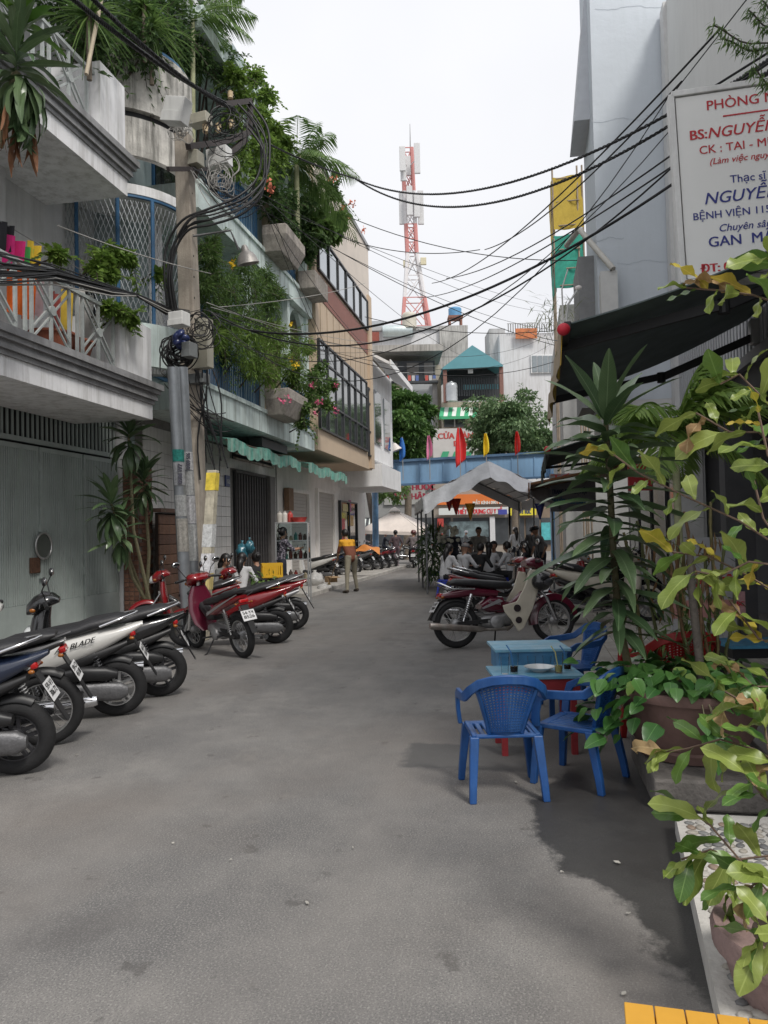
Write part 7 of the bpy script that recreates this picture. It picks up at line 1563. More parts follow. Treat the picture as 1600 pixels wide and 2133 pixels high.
 for s in ((-1, 1) if not sc_ else (1,)):
  A, B_ = V((xr + .06, s * .115, rw + .03)), V((xr + .18, s * .115, .63)); d_ = (B_ - A); b = MB(); b.tube([A, B_], .012, 8); b.tube([A + d_ * .5, B_], .022, 10) if kind == 'cub' else None
  sk = b.build('shock_absorber', chrome if kind == 'cub' else eng_m, t, 50); b = MB(); x_ = d_.orthogonal().normalized(); y_ = d_.normalized().cross(x_)
  b.tube([A + d_ * (.12 + .76 * k / 70) + (x_ * math.cos(k * .9) + y_ * math.sin(k * .9)) * .026 for k in range(71)], .006, 5); b.build('spring', eng_m if not sc_ else rim_d, sk, 60)
 b = MB()
 if sc_: b.tube([(-.05, -.10, .22), (-.25, -.13, .20)], .018, 8); b.loft([secX(-.28, .27, .035, .035, yc=-.15), secX(-.38, .30, .06, .05, yc=-.155), secX(-.72, .36, .07, .055, yc=-.155), secX(-.84, .385, .05, .045, yc=-.155)])
 else: b.tube([(.08, -.06, .24), (.0, -.11, .20), (-.20, -.13, .20), (-.30, -.135, .205)], .017, 8); b.tube([(-.30, -.135, .205), (-.36, -.138, .212), (-.95, -.14, .275), (-.98, -.14, .278)], [.018, .037, .043, .036], 12)
 b.build('exhaust', exhaust, t, 50)
 b = MB(); b.tube([(-.08, .10, .22), (-.06, .21, .045), (-.04, .25, .02)], .010, 6); b.build('side_stand', blackp, t);
 for s in (-1, 1): b = MB(); b.tube([(-.02, s * .08, .24), (-.02, s * .23, .25)], .012, 6); b.build('foot_peg', blackp, t)
 for s in (-1, 1): b = MB(); b.tube([(-.33, s * .08, .28), (-.36, s * .2, .29)], .012, 6); b.build('foot_peg', blackp, t)
 return t
def place(t, rear, heading, lean=6, scale=1.0):
 """rear: ground point under the rear wheel; heading: direction of travel (x, y)"""
 h = V((heading[0], heading[1], 0)).normalized(); t.rotation_mode = 'XYZ'; rz = math.atan2(h.y, h.x); t.rotation_euler = (R(-lean), 0, rz); t.scale = (scale,) * 3
 c = V((rear[0], rear[1], 0)) + h * (.62 * scale); t.location = (c.x, c.y, 0); return t
HL = (-.93, -.30)
b1 = place(motorbike('dark blue scooter at the left edge, nearest parked bike', 'scooter', P_blue, blackp, wheels='dark', plate=('59-V1', '306.72')), gz(35, 1612), (-.96, -.20))
b2 = place(motorbike('black motorbike with spoked wheels, second from the left edge', 'wave', P_black, blackp, plate=('59-C1', '451.08'), grab=None), gz(95, 1553), (-.95, -.25))
b3 = place(motorbike('white and black scooter with dark side lettering, third from the left edge', 'scooter', P_white, blackp, shield=P_black, wheels='silver', plate=('66-F2', '118.35'), script='AIR BLADE'), gz(245, 1490), (-.95, -.25), 7)
b4 = place(motorbike('black scooter with chrome grab rail behind the white one', 'scooter', P_black, blackp, wheels='dark', plate=('59-S2', '640.11')), gz(335, 1450), HL)
b5 = place(motorbike('red and black motorbike with spoked wheels, side on beside the pole', 'wave', P_red, blackp, c3=P_black, shield=P_wine, plate=('54-Y4', '8526'), grab=None), gz(508, 1370), (-.66, .75), 6)
b6 = place(motorbike('red motorbike with clear headlight facing left in front of the plank wall', 'wave', P_red, P_black, plate=('62-P1', '290.44')), gz(480, 1322), (-.97, -.20))
b7 = place(motorbike('red and silver scooter with grey seat, rightmost of the left row', 'scooter', P_red, P_silver, wheels='dark', seat=seat_g, plate=('59-T1', '773.90'), grab=P_silver), gz(612, 1312), (-.96, -.10))
b8 = place(motorbike('black scooter half hidden behind the red and silver one', 'scooter', P_red, blackp, wheels='dark', plate=('59-N2', '017.33')), gz(575, 1340), (-.97, -.12))
hd1 = (.97, .22)
r1 = place(motorbike('old wine red motorbike with cream leg shield beside the blue tables', 'cub', P_wine, P_wine, c3=P_wine, shield=P_cream, plate=('51-N7', '2904'), script='dream', exhaust=M('exhaust_worn', (.40, .37, .34), .35, .3, 8, metal=.8, streak=.5, streak_col=(.2, .12, .08))), gz(952, 1350), hd1, 6, 1.12)
r2 = place(motorbike('red and black motorbike directly behind the wine red one', 'wave', P_red, P_black, plate=('59-P3', '552.61')), gz(962, 1308), (.98, .18), 6, 1.05)
r3 = place(motorbike('black motorbike with flat seat, nearest to the tent table', 'wave', P_black, blackp, plate=('59-D1', '884.20')), gz(972, 1287), (.98, .2), 6)
r4 = place(motorbike('cream and black scooter parked on the pavers behind the corn plant', 'scooter', P_cream, P_black, shield=P_cream, plate=('59-K1', '121.54')), gz(1178, 1305), (.985, .14), 5, 1.12)
r5 = place(motorbike('red and white motorbike with long black seat behind the cream scooter', 'wave', P_white, P_red, shield=P_red, plate=('59-H1', '435.07')), gz(1105, 1275), (.98, .15), 6, 1.05)
r6 = place(motorbike('black scooter furthest right under the salon sign', 'scooter', P_black, blackp, wheels='dark', plate=('59-L2', '902.18')), gz(1230, 1262), (.98, .18), 5, 1.05)
FG = 'motorbikes parked along the far pavement'
far = [((690, 1212), P_white, 'white scooter under an orange sheet beside the sweeping man', 0), ((742, 1196), P_black, 'black scooter right of the sweeping man on the far pavement', 1), ((768, 1192), P_grey, 'grey scooter at the foot of the blue post', 1), ((788, 1190), P_black, 'black scooter just right of the blue post', 1), ((803, 1187), P_red, 'red scooter beside the standing pedestrian', 1), ((818, 1184), P_wine, 'dark red scooter, last of the far pavement row', 1), ((716, 1202), P_blue, 'navy scooter hidden behind the sweeping man', 1)]
fb = {}
for (u, v), pnt, lab, k in far:
 key = pnt.name
 fb[lab] = place(motorbike(lab, 'scooter', pnt, blackp, plate=('59', '123.4'), group=FG), gz(u, v), (-.92, .30), 5)
# ================================================================== PEOPLE
import numpy as np
skin_m = M('skin', (.34, .185, .12), .6, .08, 8, sss=.05); hair_m = M('hair_black', (.012, .010, .010), .45, .2, 30); eye_m = M('eye_dark', (.01, .008, .008), .3)
def cloth_m(n, c, var=.12): return M('cloth_' + n, c, .85, var, 10, .15, 60)
def patt(n, c1, c2, kind='spots', scale=30):
 if n in _m: return _m[n]
 m = M(n, c1, .85, .05); nt = m.node_tree; N = nt.nodes; K = nt.links; b = N['Principled BSDF']; tc = N.new('ShaderNodeTexCoord')
 if kind == 'spots': x = N.new('ShaderNodeTexNoise'); x.inputs['Scale'].default_value = scale; out = x.outputs['Fac']
 else: x = N.new('ShaderNodeTexWave'); x.bands_direction = 'Z'; x.inputs['Scale'].default_value = scale; x.inputs['Distortion'].default_value = .6; out = x.outputs['Fac']
 K.new(tc.outputs['Object'], x.inputs['Vector']); r_ = N.new('ShaderNodeMapRange'); r_.inputs[1].default_value = .5; r_.inputs[2].default_value = .56; K.new(out, r_.inputs[0])
 mx = N.new('ShaderNodeMix'); mx.data_type = 'RGBA'; mx.inputs[6].default_value = (*c1, 1); mx.inputs[7].default_value = (*c2, 1); K.new(r_.outputs[0], mx.inputs[0]); K.new(mx.outputs[2], b.inputs['Base Color']); return m
def pose(kind, lean=0.0, turn=0.0, reach=0.0):
 """joints in the person's own space: facing +Y, left = -X ... right = +X mirrored by s"""
 J = {}
 if kind in ('stand', 'bend', 'walk'):
  hz = .90; J['pel'] = V((0, 0, hz));
  for s in (-1, 1):
   st = .10 * s if kind != 'stand' else .0
   sw = .13 if kind == 'bend' else 0; J['hip', s] = V((s * .095, 0, hz - .03)); J['kne', s] = V((s * (.105 + sw * .5), .03 + st, .48)); J['ank', s] = V((s * (.11 + sw), -.02 + st * 1.5, .075)); J['toe', s] = V((s * (.125 + sw), .14 + st * 1.5, .03))
 else:
  hz = .46 if kind != 'ride' else .80; J['pel'] = V((0, 0, hz + .04))
  for s in (-1, 1):
   w_ = .10 if kind != 'ride' else .17
   J['hip', s] = V((s * .10, .02, hz + .02)); J['kne', s] = V((s * (w_ + .05), .42, hz + .03 if kind != 'ride' else .62)); J['ank', s] = V((s * (w_ + .03), .38 if kind != 'ride' else .24, .075 if kind != 'ride' else .30)); J['toe', s] = V((s * (w_ + .05), .54 if kind != 'ride' else .40, .03 if kind != 'ride' else .26))
 d = V((0, math.sin(lean), math.cos(lean))); p = J['pel']; J['wai'] = p + d * .17; J['che'] = p + d * .40; J['nec'] = p + d * .52; hd = V((0, math.sin(lean * .75), math.cos(lean * .75))); J['hea'] = J['nec'] + hd * .15 + V((0, .02, 0)); J['hdir'] = hd
 for s in (-1, 1): J['sho', s] = J['che'] + V((s * .175, 0, 0)) + d * .055
 return J
def arms(J, tl, tr):
 """place elbows and hands: tl/tr are hand targets"""
 for s, tg in ((-1, tl), (1, tr)):
  a = J['sho', s]; v = V(tg) - a; dd = min(v.length, .54); v = v.normalized() * dd; h = a + v; m = (a + h) / 2; k = math.sqrt(max(0, .28 ** 2 - (dd / 2) ** 2)); side = V((s * .7, -.5, -.5)); side = side - v.normalized() * side.dot(v.normalized())
  J['elb', s] = m + side.normalized() * k; J['han', s] = h
 return J
def person(lab, J, cols, hair='short', voxel=.016, at=(0, 0, 0), rz=0, hat=None, group=None, sc_=1.0, split=None):
 """one continuous body: limbs as tapered capsules, fused by a voxel remesh; cols: top, bottom, shoe, sleeve(long/short)"""
 top, bot, shoe, sleeve = cols; caps = []
 def cap(a, b_, r1, r2, tg): caps.append((V(a), V(b_), r1, r2, tg))
 hd = J['hdir']; c = J['hea']; fwd = V((0, hd.z, -hd.y));
 cap(J['pel'] + V((-.07, 0, 0)), J['pel'] + V((.07, 0, 0)), .105, .105, 1); cap(J['pel'], J['wai'], .12, .11, 0);
 for s in (-1, 1):
  cap(J['pel'] + V((s * .06, 0, .05)), J['che'] + V((s * .075, .01, 0)), .09, .10, 0); cap(J['che'], J['sho', s], .10, .065, 0); cap(J['nec'] - hd * .04, J['sho', s], .05, .055, 0)
  cap(J['hip', s], J['kne', s], .092, .062, 1); cap(J['kne', s], J['ank', s], .06, .042, 1); cap(J['ank', s] - V((0, .03, .02)), J['toe', s], .042, .032, 2)
  cap(J['sho', s], J['elb', s], .056, .045, 0 if sleeve else 0); m = J['elb', s]; h = J['han', s]; d = (h - m).normalized(); cap(m, h - d * .05, .042, .030, 0 if sleeve == 'long' else 3)
  if sleeve == 'short': caps.append((J['sho', s].lerp(m, .75), m, .045, .043, 3))
  cap(h - d * .05, h + d * .02, .030, .026, 3); x = d.orthogonal().normalized() if abs(d.z) > .9 else d.cross(V((0, 0, 1))).normalized(); y = d.cross(x)
  for k in range(4): o = x * (.018 - .012 * k); cap(h + d * .02 + o, h + d * (.055 - .006 * abs(k - 1.4)) + o * 1.2 - y * .006, .010, .009, 3); cap(h + d * (.055 - .006 * abs(k - 1.4)) + o * 1.2 - y * .006, h + d * (.082 - .006 * abs(k - 1.4)) + o * 1.2 - y * .022, .009, .008, 3)
  cap(h + x * .026, h + x * .045 + d * .04, .011, .009, 3)
 cap(J['nec'] - hd * .03, c - hd * .06, .052, .05, 3); cap(c - hd * .03 + fwd * .012, c + hd * .045 - fwd * .008, .080, .088, 3); cap(c - hd * .065 + fwd * .045, c - hd * .03 + fwd * .03, .045, .055, 3); cap(c - hd * .01 + fwd * .088, c - hd * .032 + fwd * .104, .012, .016, 3)
 for s in (-1, 1): cap(c + V((s * .083, 0, 0)) - hd * .02, c + V((s * .09, 0, 0)) + hd * .02, .014, .016, 3)
 b = MB()
 for a, q, r1, r2, tg in caps:
  d = q - a; l = d.length; d = d / l if l > 1e-6 else V((0, 0, 1)); pts = [a - d * r1 * .95, a - d * r1 * .7, a, q, q + d * r2 * .7, q + d * r2 * .95]; b.tube(pts, [r1 * .3, r1 * .72, r1, r2, r2 * .72, r2 * .3], 12)
 me = b.mesh('tmp', skin_m); ob = bpy.data.objects.new('tmp', me); C.objects.link(ob); md = ob.modifiers.new('r', 'REMESH'); md.mode = 'VOXEL'; md.voxel_size = voxel; ms_ = ob.modifiers.new('s', 'SMOOTH'); ms_.iterations = 3; ms_.factor = .5
 dg = bpy.context.evaluated_depsgraph_get(); body = bpy.data.meshes.new_from_object(ob.evaluated_get(dg)); bpy.data.objects.remove(ob); bpy.data.meshes.remove(me)
 n = len(body.polygons); ct = np.empty(n * 3); body.polygons.foreach_get('center', ct); ct = ct.reshape(n, 3); best = np.full(n, 1e9); idx = np.zeros(n, dtype=np.int32)
 for a, q, r1, r2, tg in caps:
  a_, d_ = np.array(a), np.array(q - a); l2 = max(d_.dot(d_), 1e-9); tt = np.clip((ct - a_) @ d_ / l2, 0, 1); dist = np.linalg.norm(ct - a_ - tt[:, None] * d_, axis=1) - (r1 + (r2 - r1) * tt); k = dist < best - 1e-6; best[k] = dist[k]; idx[k] = tg
 mats = [top, bot, shoe, skin_m]
 if split is not None: mats.append(split[0]); k = (idx == 0) & (ct[:, 2] > split[1]); idx[k] = 4
 body.materials.clear();
 for m in mats: body.materials.append(m)
 body.polygons.foreach_set('material_index', idx); body.polygons.foreach_set('use_smooth', [True] * n); body.update()
 t = thing('person', lab, 'person', W, at, rz, group, own=True); t.scale = (sc_,) * 3
 o = bpy.data.objects.new('body', body); C.objects.link(o); o.parent = t
 Hm = Matrix((V((1, 0, 0)), fwd, hd)).transposed(); b = MB()
 if hair != 'none' and hat is None or hair == 'long':
  b.ell(c + hd * .022 - fwd * .018, (.098, .108, .112), Hm, 18, 12)
  keep = [f for f in b.f if not all(((V(b.v[i]) - c).dot(fwd) > .045 and (V(b.v[i]) - c).dot(hd) < .055) for i in f) and not all((V(b.v[i]) - c).dot(hd) < -.05 and (V(b.v[i]) - c).dot(fwd) > -.02 for i in f)]; b.f = keep; b.mi = [0] * len(keep)
  if hair == 'long': b.tube([c - fwd * .07, c - fwd * .10 - hd * .12, J['nec'] - fwd * .08 - V((0, 0, .10)), J['nec'] - fwd * .09 - V((0, 0, .24))], [.07, .075, .06, .02], 10)
  if hair == 'bun': b.ell(c - fwd * .11 + hd * .03, (.05, .05, .05))
  b.build('hair', hair_m, t, True)
 if hat:
  b = MB(); kind, hm = hat
  if kind == 'helmet': b.lathe([(.125, -.03), (.128, .02), (.115, .08), (.075, .125), (0, .14)], c + hd * .005, Hm, 20); b.prism([c + fwd * .10 + V((s * .09, 0, 0)) + hd * .02 for s in (-1, 1)] + [c + fwd * .17 + V((s * .06, 0, 0)) + hd * .0 for s in (1, -1)], hd * .008)
  elif kind == 'cap': b.lathe([(.105, .02), (.105, .06), (.08, .11), (0, .125)], c, Hm, 18); b.prism([c + fwd * .08 + V((s * .08, 0, 0)) + hd * .03 for s in (-1, 1)] + [c + fwd * .18 + V((s * .05, 0, 0)) + hd * .015 for s in (1, -1)], hd * .008)
  b.build(kind, hm, t, True)
 b = MB()
 for s in (-1, 1): b.ell(c + V((s * .032, 0, 0)) + fwd * .086 + hd * .005, (.012, .006, .007), Hm, 8, 5)
 b.ell(c + fwd * .090 - hd * .058, (.024, .006, .006), Hm, 8, 5); b.build('face_features', M('features', (.10, .03, .028), .5), t, True)
 return t
def face_dir(dx, dy): return math.atan2(dy, dx) - math.pi / 2
navy = cloth_m('navy', (.015, .018, .03)); blk = cloth_m('black', (.012, .012, .013)); whi = cloth_m('white', (.52, .52, .53)); khaki = cloth_m('khaki', (.24, .215, .16)); sandal = cloth_m('sandal', (.06, .045, .035)); grey_c = cloth_m('grey', (.16, .16, .16))
# the sweeping man, bent over his broom
J = pose('bend', .45); g0_ = gz(733, 1234); rz_ = face_dir(-.55, .83)
arms(J, (-.12, .52, .80), (.10, .46, .95))
man = person('man in orange and brown shirt and khaki trousers bending to sweep', J, (cloth_m('brownshirt', (.17, .055, .03)), khaki, sandal, 'short'), 'short', .012, (g0_.x, g0_.y, .0), rz_, split=(cloth_m('orangeshirt', (.66, .32, .02)), 1.20), sc_=1.03)
mw = Matrix.Rotation(rz_, 4, 'Z'); hw1 = V((g0_.x, g0_.y, 0)) + (mw @ J['han', -1]) * 1.03; hw2 = V((g0_.x, g0_.y, 0)) + (mw @ J['han', 1]) * 1.03; hand_dir = (hw1 - hw2).normalized()
tipb = gz(686, 1224); br = thing('broom', 'long handled broom held by the man in orange and brown shirt', 'broom', W, (tipb.x, tipb.y, 0)); dirb = (hw1 - V((tipb.x, tipb.y, .12))).normalized()
b = MB(); b.tube([V((tipb.x, tipb.y, .14)), hw1, hw1 + dirb * .35], .012, 8); b.build('handle', M('broom_handle', (.30, .20, .11), .7), br, 60)
b = MB()
for k in range(40): a = U(0, 6.28); r_ = U(.02, .13); b.tube([(tipb.x + .01 * math.cos(a), tipb.y + .01 * math.sin(a), .16), (tipb.x + r_ * math.cos(a), tipb.y + r_ * math.sin(a) * .5, .0)], .005, 4)
b.build('bristles', M('broom_straw', (.26, .19, .09), .9), br)
# vendor and her guests by the tiled wall
g = L.P(17.6, 6.6); floral = patt('floral_print', (.02, .02, .03), (.22, .20, .24), 'spots', 26)
J = pose('stand', .10); arms(J, (-.22, .35, 1.15), (.25, .40, 1.2)); p = aty(585, 1180, 17.4); person('woman in dark flowered blouse standing at the food cabinet', J, (floral, navy, sandal, 'short'), 'bun', .014, (p.x, 17.4, .085), face_dir(.7, .5), sc_=.98)
for (u, Y, tp, hr, lab, fx, z_) in ((456, 15.0, grey_c, 'long', 'smiling woman in grey top seated behind the leaning post', (.8, -.4), 0), (497, 15.3, whi, 'long', 'woman in white top seated with her back to the tiled wall', (.2, .9), 0), (540, 15.6, blk, 'bun', 'woman in black top seated beside the plastic bags', (-.5, .8), 0)):
 J = pose('sit', .25); arms(J, (-.15, .38, .70), (.15, .38, .70)); p = aty(u, 1160, Y); person(lab, J, (tp, navy, sandal, 'short'), hr, .014, (p.x, Y, -.05), face_dir(*fx), sc_=1.0)
 b = MB(); b.lathe([(.17, 0), (.15, .36), (.16, .40), (.155, .42), (0, .42)], (p.x, Y, 0), None, 14); solo('plastic_stool', b, M('stool_red', (.40, .03, .03), .5), 'low red plastic stool under the ' + lab.split(' seated')[0], 'stool', W, (p.x, Y, 0), smooth=40)
# seated mourners at the long table in the tent, and those standing behind
blue_st = M('stool_blue', (.012, .035, .36), .45, .1); grpT = 'blue stools in the tent'
def stool(x, y, lab, m_=blue_st, h=.44):
 t = thing('plastic_stool', lab, 'stool', W, (x, y, 0), U(-.3, .3), grpT, own=True); b = MB(); b.loft([secZ(h - .03, 0, .155, .155, 5), secZ(h, 0, .15, .15, 5)]); b.build('seat', m_, t)
 for sx in (-1, 1):
  for sy in (-1, 1): b = MB(); b.loft([[(sx * .19 + a, sy * .19 + c, 0) for a, c in ((-.02, -.02), (.02, -.02), (.02, .02), (-.02, .02))], [(sx * .13 + a, sy * .13 + c, h - .03) for a, c in ((-.025, -.025), (.025, -.025), (.025, .025), (-.025, .025))]]); b.build('leg', m_, t)
 b = MB()
 for k in range(4): a = k * math.pi / 2; b.bar((.165 * math.cos(a) - .15 * math.sin(a), .165 * math.sin(a) + .15 * math.cos(a), h - .09), (.165 * math.cos(a) + .15 * math.sin(a), .165 * math.sin(a) - .15 * math.cos(a), h - .09), .015, .09)
 b.build('apron', m_, t); return t
scarf = cloth_m('headscarf', (.20, .19, .19)); hat_w = cloth_m('white_hat', (.6, .58, .58))
seated = [(925, 18.2, whi, 'long', 'woman in white blouse and black skirt seated at the left tent edge', (.75, .55), .25, None), (962, 18.5, whi, 'short', 'seated figure in white top and grey headscarf at the tent table', (.7, .5), .15, ('cap', scarf)), (992, 18.8, blk, 'short', 'seated figure in black top leaning on the tent table', (.6, .7), .3, None),
          (978, 20.6, grey_c, 'short', 'boy facing the road behind the tent table', (.1, -1), .1, None), (1018, 19.4, whi, 'long', 'woman in white blouse seated left of the water bottles', (.2, .9), .2, None), (1030, 20.4, grey_c, 'bun', 'woman in grey top seated beyond the water bottles', (-.3, -.9), .1, None), (1066, 19.2, whi, 'short', 'man in white shirt seated right of the water bottles', (-.7, .6), .2, None), (1098, 18.9, navy, 'long', 'woman in sleeveless navy top seated at the right end of the tent table', (-.9, .2), .1, None)]
for u, Y, tp, hr, lab, fx, ln, ht in seated:
 J = pose('sit', ln); arms(J, (-.15, .42, .72), (.15, .42, .72)); p = aty(u, 1150, Y); person(lab, J, (tp, blk, sandal, 'long' if tp is whi else 'short'), hr, .018, (p.x, Y, 0), face_dir(*fx), ht); stool(p.x, Y, 'blue plastic stool under the ' + ' '.join(lab.split()[:6]))
standing = [(945, 24.5, navy, 'short', 'man in navy shirt standing behind the tent table', (.3, -.9), None, .0), (997, 23.5, patt('plaid', (.20, .19, .17), (.33, .31, .28), 'wave', 9), 'short', 'man in checked shirt standing at the back of the tent', (.1, -1), None, .1), (1128, 21.5, grey_c, 'short', 'man in grey shirt and dark cap standing by the tent post', (-.8, -.3), ('cap', blk), .25), (1075, 29, whi, 'long', 'woman in patterned white hat beyond the tent', (-.3, .9), ('cap', hat_w), .0), (1110, 27, blk, 'short', 'person in black standing beyond the tent table', (.4, .8), None, 0)]
for u, Y, tp, hr, lab, fx, ht, ln in standing:
 J = pose('stand', ln); arms(J, (-.25, .12, .85), (.25, .15, .88)); p = aty(u, 1150, Y); person(lab, J, (tp, navy, sandal, 'short'), hr, .020, (p.x, Y, 0), face_dir(*fx), ht)
# pedestrian between the parked bikes and the road
stripe = patt('stripe_print', (.05, .03, .035), (.30, .27, .27), 'wave', 7); J = pose('walk', .05); arms(J, (-.2, .2, 1.0), (.22, .05, .85)); g_ = gz(826, 1183); person('pedestrian in dark striped top and mauve trousers by the far scooters', J, (patt('dark_stripe', (.04, .025, .03), (.12, .08, .09), 'wave', 9), cloth_m('mauve', (.17, .13, .15)), sandal, 'short'), 'short', .018, (g_.x, g_.y, 0), face_dir(-.3, .9))
# riders in the main street
def rider(lab_p, lab_b, u, v, heading, pnt, shirt, helm, sz=1.0, second=None):
 g_ = gz(u, v); bk_ = place(motorbike(lab_b, 'wave', pnt, blackp, plate=('59', '48.16'), group='motorbikes ridden in the main street'), g_, heading, 0, sz); h = V((heading[0], heading[1], 0)).normalized(); c = V((g_.x, g_.y, 0)) + h * (.50 * sz)
 J = pose('ride', .18); arms(J, (-.30, .52, 1.04), (.30, .52, 1.04)); person(lab_p, J, (shirt, navy, sandal, 'long'), 'short', .020, (c.x, c.y, 0), face_dir(*heading), ('helmet', helm), sc_=sz)
 if second: J = pose('ride', .12); arms(J, (-.22, .30, 1.0), (.22, .30, 1.0)); c2 = c - h * .36 * sz; person(second[0], J, (second[1], navy, sandal, 'long'), 'short', .020, (c2.x, c2.y, .04), face_dir(*heading), ('helmet', second[2]), sc_=sz)
hm = lambda n, c: M('helmet_' + n, c, .25, .05, coat=.6)
rider('rider in dark jacket on the motorbike leaving the lane', 'dark red motorbike seen from behind at the end of the lane', 862, 1183, (.12, 1), P_wine, blk, hm('dark', (.05, .03, .03)), 1.0, ('pillion rider in black and white striped top', stripe, hm('wine', (.12, .03, .03))))
rider('rider in orange helmet and patterned jacket in the main street', 'black motorbike behind the parked scooters', 738, 1165, (.95, -.1), P_black, patt('pattern_jkt', (.35, .30, .32), (.08, .08, .1), 'spots', 14), hm('orange', (.6, .16, .05)))
rider('rider in red helmet and mauve jacket at the corner', 'grey motorbike at the street corner', 716, 1160, (.95, .1), P_grey, cloth_m('lilac', (.33, .25, .36)), hm('red', (.5, .03, .05)))
rider('rider in wine red helmet and dark jacket right of the blue post', 'navy motorbike right of the blue post', 782, 1166, (.97, .05), P_blue, navy, hm('rose', (.30, .06, .06)))
rider('rider in yellow helmet and patterned sleeves under the umbrella', 'black motorbike under the umbrella', 838, 1166, (.97, .05), P_black, patt('pattern_jkt2', (.05, .06, .10), (.35, .35, .38), 'spots', 14), hm('yellow', (.65, .45, .03)))
for (u, c_, lab) in ((905, (.55, .55, .57), 'rider in white helmet passing behind the tent flowers'), (952, (.6, .6, .62), 'rider in white helmet beyond the man in navy')): rider(lab, 'motorbike of the ' + lab.split(' passing')[0].split(' beyond')[0] + (' behind the flowers' if u < 930 else ' behind the tent'), u, 1158, (.97, .05), P_grey, grey_c, hm('white', c_))
# ================================================================== FURNITURE AND SMALL THINGS
blue_pl = M('chair_blue', (.008, .062, .22), .42, .2, 6, .05, 40, streak=.4, streak_col=(.07, .17, .36)); red_pl = M('chair_red', (.30, .012, .012), .4, .1, 6)
def plastic_chair(lab, m_):
 t = thing('plastic_armchair', lab, 'chair', W, (0, 0, 0), 0, 'plastic armchairs round the tables', own=True)
 # seat pan with slots
 b = MB(); n_ = 9
 for k in range(n_): x = -.19 + .38 * k / (n_ - 1); b.box(x - .017, x + .017, -.15, .18, .392, .405)
 b.box(-.215, .215, .16, .225, .378, .407); b.box(-.205, .205, -.19, -.14, .388, .409); b.box(-.222, -.19, -.19, .2, .385, .415); b.box(.19, .222, -.19, .2, .385, .415); b.box(-.2, .2, .222, .236, .345, .40); b.build('seat', m_, t, bevel=.006)
 for s in (-1, 1):
  for (x0, y0, x1, y1) in ((.205, .20, .245, .235), (.205, -.17, .235, -.25)):
   b = MB(); rings = []
   for z, f in ((.0, 1), (.10, .8), (.40, 0)):
    x, y = x0 + (x1 - x0) * f, y0 + (y1 - y0) * f; w_ = .030 - .008 * f; rings.append([(s * (x + a * w_), y + c * w_, z) for a, c in ((-1, -1), (1, -1), (1, 1), (-1, 1))])
   b.loft(rings); b.build('leg', m_, t, bevel=.006)
 # arms and hoop in one sweeping band
 half = [(.250, .205, .40), (.262, .20, .50), (.268, .17, .600), (.270, .10, .632), (.270, -.05, .640), (.262, -.16, .655), (.235, -.225, .705), (.18, -.262, .752), (.10, -.283, .775), (0, -.290, .782)]
 path = half + [(-x, y, z) for x, y, z in reversed(half[:-1])]; b = MB(); rings = []
 for i, p in enumerate(path):
  a = V(path[max(0, i - 1)]); c = V(path[min(len(path) - 1, i + 1)]); d = (c - a).normalized(); out = V((p[0], p[1] * 1.2 if p[1] < 0 else 0, .0)); out = (out - d * out.dot(d)); out = out.normalized() if out.length > .01 else V((0, -1, 0)); w_ = d.cross(out)
  rings.append([V(p) + out * (.014 * ox) + w_ * (.030 * ow) for ox, ow in ((-1, -1), (1, -1), (1, 1), (-1, 1))])
 b.loft(rings); b.build('arm_hoop', m_, t, 50, bevel=.006)
 # back panel: pierced lattice that narrows downwards
 def bp(a, c): wd = .105 + .085 * max(c, 0) ** 1.1; return V(((a - .5) * 2 * wd, -.195 - .085 * c + .035 * ((a - .5) * 2) ** 2, .415 + c * (.345 - .05 * ((a - .5) * 2) ** 2)))
 for s in (0, 1): b = MB(); b.tube([bp(s, k / 8) for k in range(9)], .016, 6); b.build('back_rail', m_, t, 60)
 b = MB()
 for k in range(1, 15):
  for j in range(10): b.bar(bp(k / 15, .05 + j * .095), bp(k / 15, .05 + (j + 1) * .095), .0105, .012, (0, 1, 0))
 for j in range(17):
  for k in range(6): b.bar(bp(k / 6, .06 + j * .056), bp((k + 1) / 6, .06 + j * .056), .011, .011, (0, 1, 0))
 o = b.build('lattice', m_, t); o['kind'] = 'stuff'
 for c0_ in (-.02, .93): b = MB(); b.grid(lambda a, c: bp(a, c * .07 + c0_), 6, 1, (0, .014, 0)); b.build('back_band', m_, t)
 return t
def put(t, x, y, dx, dy, s=1.0): t.location = (x, y, 0); t.rotation_euler = (0, 0, face_dir(dx, dy)); t.scale = (s,) * 3; return t
g_ = gz(1046, 1642); put(plastic_chair('blue plastic armchair with its back to the camera, nearest the camera', blue_pl), g_.x, g_.y - .02, -.03, 1, .90)
put(plastic_chair('blue plastic armchair at the right corner of the near table', blue_pl), 1.18, 4.82, -.80, .60, .88)
put(plastic_chair('blue plastic armchair at the far table, back turned to the pavement', blue_pl), 1.62, 6.75, -.95, -.25, .9)
put(plastic_chair('red plastic armchair behind the round pot', red_pl), 2.02, 5.55, -.12, .99, 1.04)
wood_b = M('table_blue_top', (.10, .30, .44), .5, .25, 5, .1, 40, streak=.5, streak_col=(.30, .42, .48)); wood_r = M('table_red_apron', (.26, .02, .025), .6, .2, 8)
